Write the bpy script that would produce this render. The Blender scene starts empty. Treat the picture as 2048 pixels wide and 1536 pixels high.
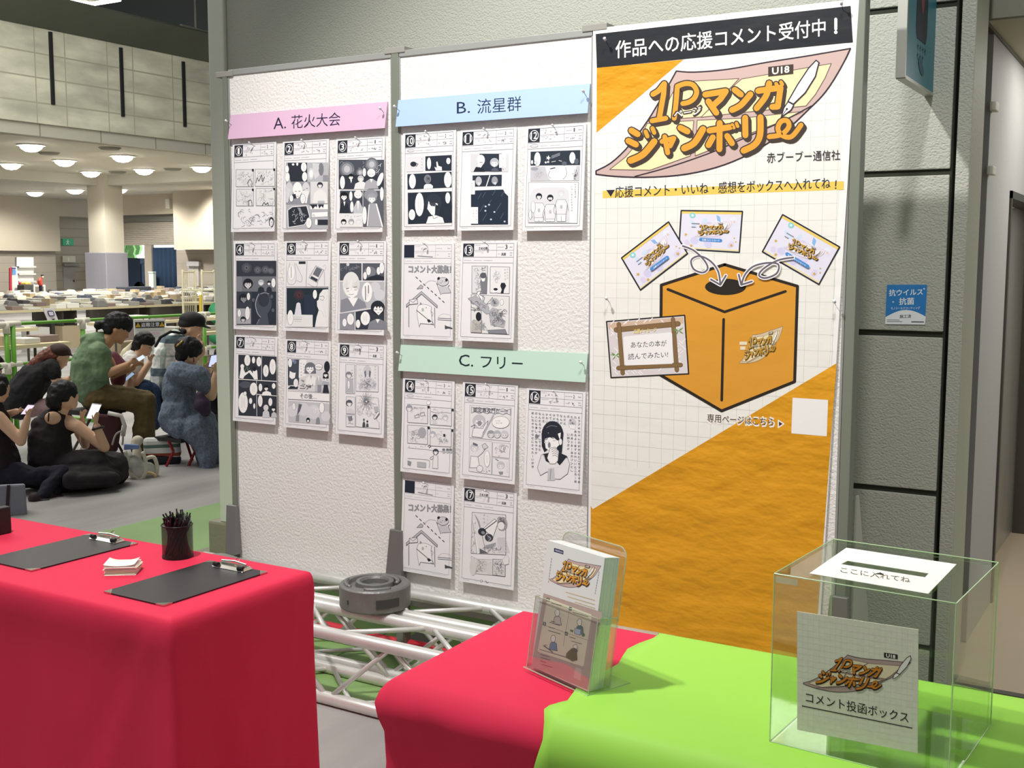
import bpy, bmesh, math, random
from mathutils import Vector, Matrix
random.seed(7)
SC = bpy.context.scene
COL = SC.collection
# ------------------------------------------------------------------ camera
FPX = 2284.0; PITCH = math.radians(6.126); YAW = math.radians(30.71); ROLL = math.radians(0.1365)
CAM = Vector((0, 0, 1.65))
FW = Vector((-math.sin(YAW)*math.cos(PITCH), math.cos(YAW)*math.cos(PITCH), -math.sin(PITCH)))
_rt = Vector((math.cos(YAW), math.sin(YAW), 0)); _up = _rt.cross(FW)
RT = _rt*math.cos(ROLL) + _up*math.sin(ROLL); UP = _up*math.cos(ROLL) - _rt*math.sin(ROLL)
cd = bpy.data.cameras.new('camera'); cd.sensor_width = 36; cd.lens = FPX/2048*36; cd.clip_end = 300; cd.clip_start = .05
cam = bpy.data.objects.new('camera', cd); COL.objects.link(cam)
cam.matrix_world = Matrix(((RT.x, UP.x, -FW.x, CAM.x), (RT.y, UP.y, -FW.y, CAM.y), (RT.z, UP.z, -FW.z, CAM.z), (0, 0, 0, 1)))
SC.camera = cam
def ray(x, y): return FW + RT*((x-1024)/FPX) - UP*((y-768)/FPX)
def onX(v, x, y): d = ray(x, y); return CAM + d*((v-CAM.x)/d.x)
def onY(v, x, y): d = ray(x, y); return CAM + d*((v-CAM.y)/d.y)
def onZ(v, x, y): d = ray(x, y); return CAM + d*((v-CAM.z)/d.z)
def onP(o, n, x, y): d = ray(x, y); return CAM + d*((o-CAM).dot(n)/d.dot(n))
# ------------------------------------------------------------------ world, exposure, lamps over the booth, hall fill
w = bpy.data.worlds.new('world'); SC.world = w; w.use_nodes = True
w.node_tree.nodes['Background'].inputs[0].default_value = (0.97, 1.0, 0.96, 1); w.node_tree.nodes['Background'].inputs[1].default_value = .27
SC.view_settings.view_transform = 'Standard'; SC.view_settings.look = 'None'; SC.view_settings.gamma = 1
SC.view_settings.use_curve_mapping = False; SC.view_settings.exposure = .34
try: SC.cycles.transparent_max_bounces = 40
except Exception: pass
def lamp(name, kind, loc, energy, color=(1, 1, 1), target=None, **kw):
    l = bpy.data.lights.new(name, kind); l.energy = energy; l.color = color
    for k, v in kw.items(): setattr(l, k, v)
    o = bpy.data.objects.new(name, l); COL.objects.link(o); o.location = loc
    if target: o.rotation_euler = (Vector(target)-Vector(loc)).to_track_quat('-Z', 'Y').to_euler()
    return o
lamp('booth_spot', 'SPOT', (-2.5, 1.3, 4.9), 540, (1, .97, .93), (-1.7, 3.4, 1.2), spot_size=1.5, spot_blend=.6, shadow_soft_size=.10)
lamp('booth_spot', 'SPOT', (-.5, 1.5, 5.0), 250, (1, .98, .95), (-1.15, 4.2, 1.7), spot_size=1.3, spot_blend=.8, shadow_soft_size=.14)
lamp('hall_fill', 'AREA', (-9.5, 5.5, 6.2), 330, (1, .98, .92), (-9.0, 6.5, 0), shape='RECTANGLE', size=5, size_y=5)  # unseen area light added to light the near hall
# ------------------------------------------------------------------ materials
MATS = {}
def s2l(c): return tuple((v/12.92 if v <= .04045 else ((v+.055)/1.055)**2.4) for v in c)
def hx(h): return s2l(tuple(int(h[i:i+2], 16)/255 for i in (0, 2, 4)))
def mat(name, color, rough=.6, metal=0, spec=.5, bump=None, noise=None, trans=0, alpha=1, emit=0, sheen=0, coat=0, ior=1.45, spectint=None):
    """bump = (scale, strength[, stretch]); noise = (scale, amount)"""
    if name in MATS: return MATS[name]
    m = bpy.data.materials.new(name); m.use_nodes = True; nt = m.node_tree; b = nt.nodes['Principled BSDF']
    c = hx(color) if isinstance(color, str) else color
    b.inputs['Base Color'].default_value = (*c, 1); b.inputs['Roughness'].default_value = rough; b.inputs['Metallic'].default_value = metal
    b.inputs['Specular IOR Level'].default_value = spec; b.inputs['Transmission Weight'].default_value = trans; b.inputs['Alpha'].default_value = alpha
    b.inputs['Sheen Weight'].default_value = sheen; b.inputs['Coat Weight'].default_value = coat; b.inputs['IOR'].default_value = ior
    if emit: b.inputs['Emission Color'].default_value = (*c, 1); b.inputs['Emission Strength'].default_value = emit
    m.diffuse_color = (*c, 1)
    if bump or noise:
        tc = nt.nodes.new('ShaderNodeTexCoord')
    if noise:
        n = nt.nodes.new('ShaderNodeTexNoise'); n.inputs['Scale'].default_value = noise[0]; n.inputs['Detail'].default_value = 5
        mp = nt.nodes.new('ShaderNodeMapping')
        if len(noise) > 2: mp.inputs['Scale'].default_value = noise[2]
        nt.links.new(tc.outputs['Object'], mp.inputs[0]); nt.links.new(mp.outputs[0], n.inputs['Vector'])
        r = nt.nodes.new('ShaderNodeMapRange'); r.inputs[1].default_value = .3; r.inputs[2].default_value = .7
        r.inputs[3].default_value = 1-noise[1]; r.inputs[4].default_value = 1+noise[1]*.6
        nt.links.new(n.outputs[0], r.inputs[0])
        h = nt.nodes.new('ShaderNodeMix'); h.data_type = 'RGBA'; h.blend_type = 'MULTIPLY'; h.inputs[0].default_value = 1
        h.inputs[6].default_value = (*c, 1); nt.links.new(r.outputs[0], h.inputs[7]); nt.links.new(h.outputs[2], b.inputs['Base Color'])
    if bump:
        n2 = nt.nodes.new('ShaderNodeTexNoise'); n2.inputs['Scale'].default_value = bump[0]; n2.inputs['Detail'].default_value = 4
        mp2 = nt.nodes.new('ShaderNodeMapping')
        if len(bump) > 2: mp2.inputs['Scale'].default_value = bump[2]
        nt.links.new(tc.outputs['Object'], mp2.inputs[0]); nt.links.new(mp2.outputs[0], n2.inputs['Vector'])
        bp = nt.nodes.new('ShaderNodeBump'); bp.inputs['Strength'].default_value = bump[1]; bp.inputs['Distance'].default_value = bump[3] if len(bump) > 3 else .01
        nt.links.new(n2.outputs[0], bp.inputs['Height']); nt.links.new(bp.outputs[0], b.inputs['Normal'])
    MATS[name] = m; return m
def ink(h, rough=.55):
    return mat('ink_'+h, h, rough, spec=.3)
def acrylic(name, tint, dens):
    """thin clear sheet: mostly see-through, with sharp reflections at grazing angles"""
    if name in MATS: return MATS[name]
    m = bpy.data.materials.new(name); m.use_nodes = True; nt = m.node_tree; nt.nodes.clear()
    out = nt.nodes.new('ShaderNodeOutputMaterial'); t = nt.nodes.new('ShaderNodeBsdfTransparent'); t.inputs[0].default_value = (*tint, 1)
    g = nt.nodes.new('ShaderNodeBsdfGlossy'); g.inputs['Roughness'].default_value = .03
    f = nt.nodes.new('ShaderNodeFresnel'); f.inputs[0].default_value = 1.49
    ml = nt.nodes.new('ShaderNodeMath'); ml.operation = 'MULTIPLY_ADD'; ml.inputs[1].default_value = .35; ml.inputs[2].default_value = dens
    mx = nt.nodes.new('ShaderNodeMixShader'); nt.links.new(f.outputs[0], ml.inputs[0]); nt.links.new(ml.outputs[0], mx.inputs[0])
    nt.links.new(t.outputs[0], mx.inputs[1]); nt.links.new(g.outputs[0], mx.inputs[2]); nt.links.new(mx.outputs[0], out.inputs[0])
    MATS[name] = m; return m
# ------------------------------------------------------------------ objects
def link(o, parent=None):
    COL.objects.link(o)
    if parent: o.parent = parent
    return o
def tag(o, label=None, cat=None, group=None, kind=None):
    if label: o['label'] = label
    if cat: o['category'] = cat
    if group: o['group'] = group
    if kind: o['kind'] = kind
    return o
def thing(name, label, cat, loc=(0, 0, 0), rotz=0, group=None):
    o = bpy.data.objects.new(name, None); link(o); o.location = loc; o.rotation_euler = (0, 0, rotz); o.empty_display_size = .1
    bpy.context.view_layer.update() if False else None
    return tag(o, label, cat, group)
def rel(o, p):
    """world point -> local frame of thing o (location and z rotation only)"""
    v = Vector(p)-Vector(o.location); return Matrix.Rotation(-o.rotation_euler.z, 3, 'Z') @ v
class MB:
    def __init__(s): s.v = []; s.f = []; s.m = []
    def add(s, vs, fs, mi=0):
        k = len(s.v); s.v += [tuple(p) for p in vs]; s.f += [tuple(i+k for i in f) for f in fs]; s.m += [mi]*len(fs); return s
    def box(s, a, b, mi=0, M=None):
        x0, y0, z0 = a; x1, y1, z1 = b
        vs = [(x0, y0, z0), (x1, y0, z0), (x1, y1, z0), (x0, y1, z0), (x0, y0, z1), (x1, y0, z1), (x1, y1, z1), (x0, y1, z1)]
        if M: vs = [M @ Vector(p) for p in vs]
        return s.add(vs, [(3, 2, 1, 0), (4, 5, 6, 7), (0, 1, 5, 4), (1, 2, 6, 5), (2, 3, 7, 6), (3, 0, 4, 7)], mi)
    def cbox(s, c, d, mi=0, M=None): return s.box([c[i]-d[i]/2 for i in range(3)], [c[i]+d[i]/2 for i in range(3)], mi, M)
    def hexa(s, lo, hi, mi=0):
        """lo, hi: four points each, same winding (counter-clockwise seen from hi side)"""
        return s.add(list(lo)+list(hi), [(3, 2, 1, 0), (4, 5, 6, 7), (0, 1, 5, 4), (1, 2, 6, 5), (2, 3, 7, 6), (3, 0, 4, 7)], mi)
    def tube(s, pts, r, n=10, mi=0, cap=True, closed=False):
        pts = [Vector(p) for p in pts]; rr = r if isinstance(r, (list, tuple)) else [r]*len(pts); rings = []; L = len(pts); k = len(s.v); prev = None
        for i, p in enumerate(pts):
            a = pts[(i-1) % L] if (closed or i) else p; b = pts[(i+1) % L] if (closed or i < L-1) else p
            t = (b-a).normalized()
            if prev is None: u = t.orthogonal().normalized()
            else: u = (prev-t*prev.dot(t)); u = u.normalized() if u.length > 1e-6 else t.orthogonal().normalized()
            prev = u; q = t.cross(u)
            for j in range(n):
                an = 2*math.pi*j/n; s.v.append(tuple(p+(u*math.cos(an)+q*math.sin(an))*rr[i]))
        for i in range(L if closed else L-1):
            for j in range(n):
                i2 = (i+1) % L
                s.f.append((k+i*n+j, k+i*n+(j+1) % n, k+i2*n+(j+1) % n, k+i2*n+j)); s.m.append(mi)
        if cap and not closed:
            s.f.append(tuple(k+j for j in reversed(range(n)))); s.m.append(mi)
            s.f.append(tuple(k+(L-1)*n+j for j in range(n))); s.m.append(mi)
        return s
    def ball(s, c, r, nu=12, nv=8, mi=0, M=None):
        r = r if isinstance(r, (list, tuple)) else (r, r, r); k = len(s.v); c = Vector(c)
        R = M or Matrix.Identity(3)
        def P(x, y, z): return tuple(c + R @ Vector((x*r[0], y*r[1], z*r[2])))
        s.v.append(P(0, 0, -1))
        for i in range(1, nv):
            a = -math.pi/2+math.pi*i/nv
            for j in range(nu):
                b = 2*math.pi*j/nu; s.v.append(P(math.cos(a)*math.cos(b), math.cos(a)*math.sin(b), math.sin(a)))
        s.v.append(P(0, 0, 1)); e = len(s.v)-1
        for j in range(nu):
            s.f.append((k, k+1+(j+1) % nu, k+1+j)); s.m.append(mi); s.f.append((e, e-nu+j, e-nu+(j+1) % nu)); s.m.append(mi)
        for i in range(nv-2):
            for j in range(nu):
                a = k+1+i*nu; s.f.append((a+j, a+(j+1) % nu, a+nu+(j+1) % nu, a+nu+j)); s.m.append(mi)
        return s
    def cone(s, a, b, ra, rb, n=10, mi=0):
        """capsule limb: two balls and the frustum between them"""
        s.ball(a, ra, n, 6, mi); s.ball(b, rb, n, 6, mi); return s.tube([a, b], [ra, rb], n, mi)
    def lathe(s, prof, n=24, mi=0, c=(0, 0, 0), closed=False):
        k = len(s.v); L = len(prof)
        for r, z in prof:
            for j in range(n):
                a = 2*math.pi*j/n; s.v.append((c[0]+r*math.cos(a), c[1]+r*math.sin(a), c[2]+z))
        for i in range(L if closed else L-1):
            i2 = (i+1) % L
            for j in range(n): s.f.append((k+i*n+j, k+i*n+(j+1) % n, k+i2*n+(j+1) % n, k+i2*n+j)); s.m.append(mi)
        return s
    def prism(s, poly, d, mi=0):
        """poly: 3-D points of a flat outline, extruded by vector d"""
        d = Vector(d); n = len(poly); k = len(s.v)
        s.v += [tuple(p) for p in poly] + [tuple(Vector(p)+d) for p in poly]
        s.f.append(tuple(k+i for i in reversed(range(n)))); s.f.append(tuple(k+n+i for i in range(n))); s.m += [mi, mi]
        for i in range(n): s.f.append((k+i, k+(i+1) % n, k+n+(i+1) % n, k+n+i)); s.m.append(mi)
        return s
    def grid(s, fn, nu, nv, mi=0):
        k = len(s.v)
        for i in range(nu+1):
            for j in range(nv+1): s.v.append(tuple(fn(i/nu, j/nv)))
        for i in range(nu):
            for j in range(nv):
                a = k+i*(nv+1)+j; s.f.append((a, a+nv+1, a+nv+2, a+1)); s.m.append(mi)
        return s
    def build(s, name, mats, parent=None, smooth=False, bevel=0, sub=0, remesh=0, solid=0, smoothmod=0, local=True, fix=True):
        me = bpy.data.meshes.new(name); vs = s.v
        if parent is not None and local: vs = [rel(parent, p) for p in vs]
        me.from_pydata([tuple(p) for p in vs], [], s.f)
        if not isinstance(mats, (list, tuple)): mats = [mats]
        for m in mats: me.materials.append(m)
        me.polygons.foreach_set('material_index', s.m)
        if fix and not remesh:
            bm = bmesh.new(); bm.from_mesh(me); bmesh.ops.recalc_face_normals(bm, faces=bm.faces); bm.to_mesh(me); bm.free()
        if smooth: me.polygons.foreach_set('use_smooth', [True]*len(me.polygons))
        me.update()
        o = bpy.data.objects.new(name, me); link(o, parent)
        if remesh:
            r = o.modifiers.new('remesh', 'REMESH'); r.mode = 'VOXEL'; r.voxel_size = remesh; r.use_smooth_shade = True
            if smoothmod:
                q = o.modifiers.new('smooth', 'SMOOTH'); q.iterations = smoothmod; q.factor = .5
        if solid:
            q = o.modifiers.new('solid', 'SOLIDIFY'); q.thickness = solid; q.offset = 0
        if bevel:
            q = o.modifiers.new('bevel', 'BEVEL'); q.width = bevel; q.segments = 2; q.limit_method = 'ANGLE'; q.angle_limit = .6
        if sub:
            q = o.modifiers.new('sub', 'SUBSURF'); q.levels = sub; q.render_levels = sub
        return o
def copy_tree(o, parent=None):
    c = o.copy(); link(c, parent)
    for ch in list(o.children): copy_tree(ch, c)
    return c
# ------------------------------------------------------------------ printed matter
_tx = {}
def text_mesh(body, bold=0.0):
    k = (body, bold)
    if k in _tx: return _tx[k]
    cu = bpy.data.curves.new('lettering', 'FONT'); cu.body = body; cu.resolution_u = 2; cu.offset = bold
    ob = bpy.data.objects.new('lettering', cu); COL.objects.link(ob)
    dg = bpy.context.evaluated_depsgraph_get(); me = bpy.data.meshes.new_from_object(ob.evaluated_get(dg))
    r = ([v.co.copy() for v in me.vertices], [tuple(p.vertices) for p in me.polygons])
    bpy.data.objects.remove(ob); bpy.data.curves.remove(cu); bpy.data.meshes.remove(me)
    _tx[k] = r; return r
class Art:
    """flat print: shapes in source coordinates, mapped by fn onto a surface; each colour layer lies a hair above the one it covers"""
    def __init__(s, fn, n, step=.00014): s.fn = fn; s.n = Vector(n); s.step = step; s.ops = []; s.tf = lambda p: p; s.base = 1
    def _put(s, vs, fs, col, dz=None):
        vs = [s.tf(p) for p in vs]
        x0 = min(p[0] for p in vs); x1 = max(p[0] for p in vs); y0 = min(p[1] for p in vs); y1 = max(p[1] for p in vs); L = s.base
        for o in s.ops:
            if o[3] >= L-.9 and o[4] < x1 and o[5] > x0 and o[6] < y1 and o[7] > y0: L = max(L, o[3]+(.2 if o[2] == col else 1))
        s.ops.append((vs, fs, col, L, x0, x1, y0, y1, dz)); return s
    def poly(s, pts, col): return s._put(pts, [tuple(range(len(pts)))], col)
    def rect(s, x0, y0, x1, y1, col): return s.poly([(x0, y0), (x1, y0), (x1, y1), (x0, y1)], col)
    def ell(s, cx, cy, rx, ry, col, n=20, rot=0):
        c, q = math.cos(rot), math.sin(rot)
        return s.poly([(cx+rx*math.cos(a)*c-ry*math.sin(a)*q, cy+rx*math.cos(a)*q+ry*math.sin(a)*c) for a in (2*math.pi*i/n for i in range(n))], col)
    def line(s, pts, w, col, closed=False):
        vs = []; fs = []; dz = []; pts = list(pts)
        if closed: pts.append(pts[0])
        for i in range(len(pts)-1):
            (x0, y0), (x1, y1) = pts[i], pts[i+1]; d = math.hypot(x1-x0, y1-y0) or 1; nx, ny = -(y1-y0)/d*w/2, (x1-x0)/d*w/2; k = len(vs)
            vs += [(x0+nx, y0+ny), (x1+nx, y1+ny), (x1-nx, y1-ny), (x0-nx, y0-ny)]; fs.append((k, k+1, k+2, k+3)); dz += [.05*(i % 3)]*4
        if w > 3:
            for i, (x, y) in enumerate(pts):
                k = len(vs); vs += [(x+w/2*math.cos(a*math.pi/4), y+w/2*math.sin(a*math.pi/4)) for a in range(8)]; fs.append(tuple(k+j for j in range(8))); dz += [.15+.05*(i % 6)]*8
        return s._put(vs, fs, col, dz)
    def box(s, x0, y0, x1, y1, w, col): return s.line([(x0, y0), (x1, y0), (x1, y1), (x0, y1)], w, col, True)
    def oell(s, cx, cy, rx, ry, fill, edge, w=2, n=20, rot=0):
        s.ell(cx, cy, rx+w/2, ry+w/2, edge, n, rot); return s.ell(cx, cy, rx-w/2, ry-w/2, fill, n, rot)
    def opoly(s, pts, fill, edge, w=2):
        s.poly(pts, fill); return s.line(pts, w, edge, True)
    def curve(s, pts, w, col, closed=False, n=6): return s.line(smooth(pts, n, closed), w, col, closed)
    def text(s, body, a, b, h, col, bold=0.0):
        """lettering whose baseline runs from a to b; h = height of its tallest stroke"""
        vs, fs = text_mesh(body)
        if not vs: return s
        x0 = min(v.x for v in vs); x1 = max(v.x for v in vs); y1 = max(v.y for v in vs); y0 = min(v.y for v in vs)
        ax, ay = a; bx, by = b; out = []
        for v in vs:
            u = (v.x-x0)/(x1-x0); t = (v.y-y0)/(y1-y0); out.append((ax+(bx-ax)*u, ay+(by-ay)*u-t*h))
        if bold <= 0: return s._put(out, fs, col)
        q = bold*h*.9; m = 4 if bold < .05 else 10
        for k in range(m):
            a = 2*math.pi*(k+.5)/m; s._put([(x+q*math.cos(a), y+q*math.sin(a)) for x, y in out], fs, col)
        return s
    def vtext(s, body, x, y, pitch, size, col, dx=0, bold=0.0):
        for i, ch in enumerate(body):
            if ch != ' ':
                if ch in 'ー—-': s.line([(x+dx*i, y+pitch*i-size*.8), (x+dx*i, y+pitch*i)], size*.12, col)
                else: s.text(ch, (x-size*.45+dx*i, y+pitch*i), (x+size*.45+dx*i, y+pitch*i), size*.9, col, bold)
        return s
    def build(s, name, parent, mats=None):
        me = bpy.data.meshes.new(name); V = []; F = []; MI = []; cols = []
        for vs, fs, col, L, _a, _b, _c, _d, dz in s.ops:
            if col not in cols: cols.append(col)
            k = len(V)
            for pi, p in enumerate(vs):
                q = s.fn(p[0], p[1])+s.n*(s.step*(L+(dz[pi] if dz else 0))); V.append(tuple(rel(parent, q) if parent is not None else q))
            for f in fs: F.append(tuple(i+k for i in f)); MI.append(cols.index(col))
        me.from_pydata(V, [], F)
        for c in cols: me.materials.append(MATS.get(c) or ink(c))
        me.polygons.foreach_set('material_index', MI); me.update()
        return link(bpy.data.objects.new(name, me), parent)
def smooth(pts, n=6, closed=False):
    out = []; L = len(pts)
    for i in range(L if closed else L-1):
        p0 = pts[(i-1) % L] if (closed or i) else pts[0]; p1 = pts[i]; p2 = pts[(i+1) % L]; p3 = pts[(i+2) % L] if (closed or i+2 < L) else pts[-1]
        for k in range(n):
            t = k/n; out.append(tuple(.5*((2*p1[a])+(-p0[a]+p2[a])*t+(2*p0[a]-5*p1[a]+4*p2[a]-p3[a])*t*t+(-p0[a]+3*p1[a]-3*p2[a]+p3[a])*t**3) for a in range(len(p1))))
    if not closed: out.append(tuple(pts[-1]))
    return out
def crop(ox, oy, k, D):
    """shapes given in a picture k times as large as the photograph's pixels, laid on the wall plane y = D"""
    return lambda x, y: onY(D, ox+x/k, oy+y/k)
# ================================================================== THE SETTING
def struct(o, cat=None): o['kind'] = 'structure'; return o
M_conc = mat('floor_concrete', '9c9997', .5, bump=(30, .08), noise=(2.6, .3, (1, .18, 1)))
M_green = mat('floor_green', '86a868', .4, noise=(2.0, .12))
M_beige = mat('floor_beige', 'b9aa92', .5, noise=(.8, .08))
M_wall = mat('wall_block', 'b4b6ab', .8, bump=(105, .7, (1, 1, 1.3)))
M_wallflat = mat('wall_flat', 'a7a9a6', .7, noise=(1, .04))
M_dark = mat('dark_joint', '2f3228', .9)
M_post = mat('post_paint', 'd3d7c9', .5)
M_steel = mat('steel', 'b8b4ab', .35, .55, noise=(1.2, .3, (1, 1, .25)))
M_frame = mat('frame_dark', '55524c', .4, .6)
M_hallwall = mat('hall_wall', 'b5ab98', .8, noise=(.35, .07))
M_hallwall2 = mat('hall_wall_low', '9b9285', .8, noise=(.35, .07))
M_beam = mat('concrete_beam', 'cccbb8', .85, noise=(1.8, .32, (1, .5, 1.6)))
M_soffit = mat('soffit', 'b9b6aa', .8)
M_roof = mat('roof_dark', '3c4138', .9)
M_clad = mat('column_cladding', '8e8c94', .6, noise=(.9, .08, (3, 3, .2)))
M_lampglow = mat('lamp_glow', 'fffaf0', .5, emit=14)
M_sky = mat('sky_glow', 'f4fbff', .5, emit=3.2)
struct(MB().box((-60, -4, -.1), (8, 60, 0)).build('floor', M_conc))
g = MB().box((-5.65, 3.19, 0), (-.9, 9, .004))
for x in (-4.75, -3.0): g.box((x, 3.12, .004), (x+.006, 9, .0046), 1)
for y in (4.35,): g.box((-5.65, y, .004), (-.9, y+.006, .0046), 1)
struct(g.build('floor_green', [M_green, mat('seam', '4b7a3c', .8)]))
g = MB().box((-.9, 4.62, 0), (6, 14, .004)).box((-.9, 4.58, 0), (6, 4.62, .012), 1).box((-.9, 4.52, 0), (6, 4.58, .006), 2)
struct(g.build('floor_right', [M_beige, mat('strip_steel', 'c8c8c0', .3, 1), M_dark]))
# back wall of large rough blocks
YW = 4.45
g = MB().box((-4.36, YW+.012, 0), (-.78, YW+.24, 3.6), 1)
zs = [0, .183, .783, 1.383, 1.980, 2.578, 3.178, 3.6]
for a, b in zip(zs, zs[1:]): g.box((-4.36, YW, a+.011), (-.787, YW+.02, b-.011))
g.box((-.768, YW, 0), (-.72, YW+.26, 3.6))
struct(g.build('wall_back', [M_wall, M_dark], bevel=.004))
struct(MB().box((-.742, YW+.002, 0), (-.718, YW+.27, 3.6)).build('trim_1', mat('pillar_edge', 'a9ab98', .6, bump=(60, .2)), bevel=.004))
struct(MB().box((-4.475, YW-.02, .24), (-4.365, YW+.2, 4.2)).build('trim_2', M_post, bevel=.006))
struct(MB().box((-4.56, YW-.03, 0), (-4.372, YW+.2, .24)).box((-4.66, YW-.05, 0), (-4.45, YW+.2, .06)).build('trim_3', mat('post_base', '8a8674', .7, bump=(40, .3)), bevel=.015))
# corridor on the right with the lift door
g = MB().box((-.95, 5.16, 0), (-.762, 5.84, 3.4)).box((-.95, 5.84, 1.985), (-.762, 7.5, 3.4)).box((-.95, 7.5, 0), (-.762, 9, 3.4))
struct(g.build('wall_right', mat('corridor_wall', 'a9a8a6', .7, bump=(120, .12))))
struct(MB().box((-1.0, 4.66, 0), (-.93, 5.2, 3.4)).build('wall_recess', mat('recess_dark', '6c6a5e', .7)))  # darker tone than the corridor wall
struct(MB().box((-.93, 5.0, 0), (-.80, 5.16, .62), 0).build('trim_4', mat('recess_low', '7d8071', .7)))
lamp('corridor_fill', 'AREA', (.25, 6.0, 2.55), 30, (1, .97, .92), (.1, 6.0, 0), shape='RECTANGLE', size=.6, size_y=2.4)  # added fill light without a fixture, brightens the lift wall
d = MB().box((-.95, 5.88, 0), (-.875, 7.46, 1.95)).box((-.874, 6.66, 0), (-.870, 6.67, 1.95), 1)
dr = struct(d.build('door_1', [M_steel, M_frame]))
struct(MB().box((-.87, 5.84, 0), (-.752, 5.875, 1.985)).box((-.87, 5.84, 1.95), (-.752, 7.5, 1.985)).box((-.87, 7.465, 0), (-.752, 7.5, 1.985)).box((-.88, 5.875, 0), (-.757, 5.887, 1.95), 1)
       .build('door_frame', [M_frame, mat('frame_light', 'd8d6ce', .3, .5)], dr))
struct(MB().box((-.76, 4.9, 2.6), (3, 14, 2.7)).build('ceiling_corridor', mat('corridor_ceiling', 'bdbba6', .8)))
struct(MB().box((-.78, 4.86, 2.59), (3, 4.9, 3.6)).box((-.775, 4.9, 2.585), (-.755, 14, 2.6), 1).build('trim_5', [mat('fascia', '77776a', .7), M_frame]))
for z, n in ((2.29, 6), (2.03, 7)):
    struct(MB().box((-.762, 4.93+.19, z-.018), (-.735, 5.2, z+.018)).build('trim_%d' % n, mat('clip_white', 'cfcdbd', .5), bevel=.004))
# ------------------------------------------------------------------ the exhibition hall beyond
XB = -20.7
g = MB().box((XB-.6, 6, 4.47), (XB, 31, 6.42))
for q in ((0, 92.5), (0, 142.6), (0, 194.3)):
    z = onX(XB, *q).z; g.box((XB, 6, z-.018), (XB+.004, 31, z+.012), 1)
for px in (71, 131, 215, 266, 345):
    y = onX(XB, px, 150).y; g.box((XB, y-.012, 4.47), (XB+.003, y+.012, 6.42), 1)
struct(g.build('beam_concrete', [M_beam, mat('beam_line', 'aaa794', .9)]))
for i, (q, r) in enumerate((((99, 64), (105.6, 209.6)), ((240, 95.5), (245.5, 233.6)), ((365, 123.5), (370, 254)))):
    p = onX(XB, *q); s_ = onX(XB, *r)
    struct(MB().box((XB, p.y-.035, s_.z), (XB+.05, p.y+.035, p.z)).build('trim_%d' % (8+i), mat('black_strip', '1d1f24', .5)))
g = MB().box((XB-.35, 6, 4.22), (XB-.1, 31, 4.47))
for k in range(14): g.box((XB-.1, 8+k*1.55, 4.22), (XB-.097, 8.03+k*1.55, 4.47), 1)
struct(g.build('trim_11', [M_soffit, mat('joint_grey', '8f8d84', .9)]))
struct(MB().box((-60, 2, 4.22), (XB-.3, 24.25, 4.4)).box((-60, 24.25, 4.22), (-8, 34, 4.4)).build('ceiling_low', M_soffit))
g = MB().box((-60, 2, 8.2), (2, 60, 8.3))
struct(g.build('ceiling_high', M_roof))
g = MB().hexa([(XB, 4, 6.42), (XB+.02, 4, 6.4), (XB+.02, 33, 6.4), (XB, 33, 6.42)], [(XB+1.0, 4, 6.85), (XB+1.05, 4, 6.8), (XB+1.05, 33, 6.8), (XB+1.0, 33, 6.85)])
struct(g.build('trim_12', mat('slope_grey', '5d6156', .9, noise=(.4, .2))))
for k in range(7):
    struct(MB().box((-17.5+k*1.9, 4, 7.25), (-17.38+k*1.9, 33, 7.4)).build('beam_roof', mat('roof_steel', 'b9bba2', .7)))
for k in range(9):
    struct(MB().box((-18, 8+k*2.2, 7.28), (-5, 8.1+k*2.2, 7.4)).build('beam_roof', MATS['roof_steel']))
struct(MB().box((-29.36, 23.85, 1.89), (-28.6, 24.55, 4.3)).build('column', mat('column_paint', 'c6bfae', .8)))
struct(MB().box((-29.5, 23.78, 0), (-28.53, 24.62, 1.89)).build('column_cladding', M_clad, bevel=.02))
struct(MB().box((-28.6, 24.0, 3.93), (-8, 24.5, 4.23)).build('beam_cross', M_soffit))
struct(MB().box((-29.3, 4, 3.93), (-28.9, 23.9, 4.23)).build('beam_long', M_soffit))
g = MB().box((-42, 10, 2.03), (-41, 31.85, 4.3)).box((-42, 10, 0), (-41.35, 31.85, 2.03), 1)
for k in range(1, 6): g.box((-41.35, 10, k*.38), (-41.345, 31.85, k*.38+.02), 2)
struct(g.build('wall_left', [M_hallwall, M_hallwall2, mat('joint_wall', '8d8578', .9)]))
g = MB().box((-44, 31.85, 0), (-43, 35.6, 4.3)).box((-43, 31.85, 3.5), (-41.2, 35.6, 4.3)).box((-44, 31.5, 0), (-41.36, 31.85, 3.5))
for k in range(1, 9): g.box((-43, 31.85, k*.38), (-42.995, 35.6, k*.38+.02), 1)
struct(g.build('wall_far', [M_hallwall, MATS['joint_wall']]))
dd = struct(MB().box((-43, 33.47, 0), (-42.95, 34.13, 1.40)).box((-42.95, 33.42, 1.4), (-42.8, 34.2, 1.5), 1).box((-42.95, 33.95, .7), (-42.9, 34.0, .78), 2).build('door_2', [mat('door_grey', 'a9a49e', .6), mat('door_hood', '908b84', .6), M_frame]))
YF = 31.5
XW = onY(YF-.9, 347, 450).x; XW2 = onY(YF-.35, 354, 550).x; XO0 = onY(YF+.5, 236, 520).x; XO1 = onY(YF+.5, 291, 520).x; XO2 = onY(YF+.5, 305, 520).x
g = MB().box((-38.4, YF, 3.45), (XW, YF+.6, 4.4)).box((XW, YF-.9, 2.06), (-28, YF+.6, 4.4)).box((XW2, YF-.35, 0), (-28, YF+.6, 2.06), 1)
g.box((-38.4, YF, 0), (XO0, YF+.6, 3.45)).box((XO1, YF+.45, 0), (XO2, YF+.6, 2.26), 1)
for k in range(1, 6): g.box((XW2, YF-.354, k*.38), (-28, YF-.35, k*.38+.02), 2)
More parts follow.
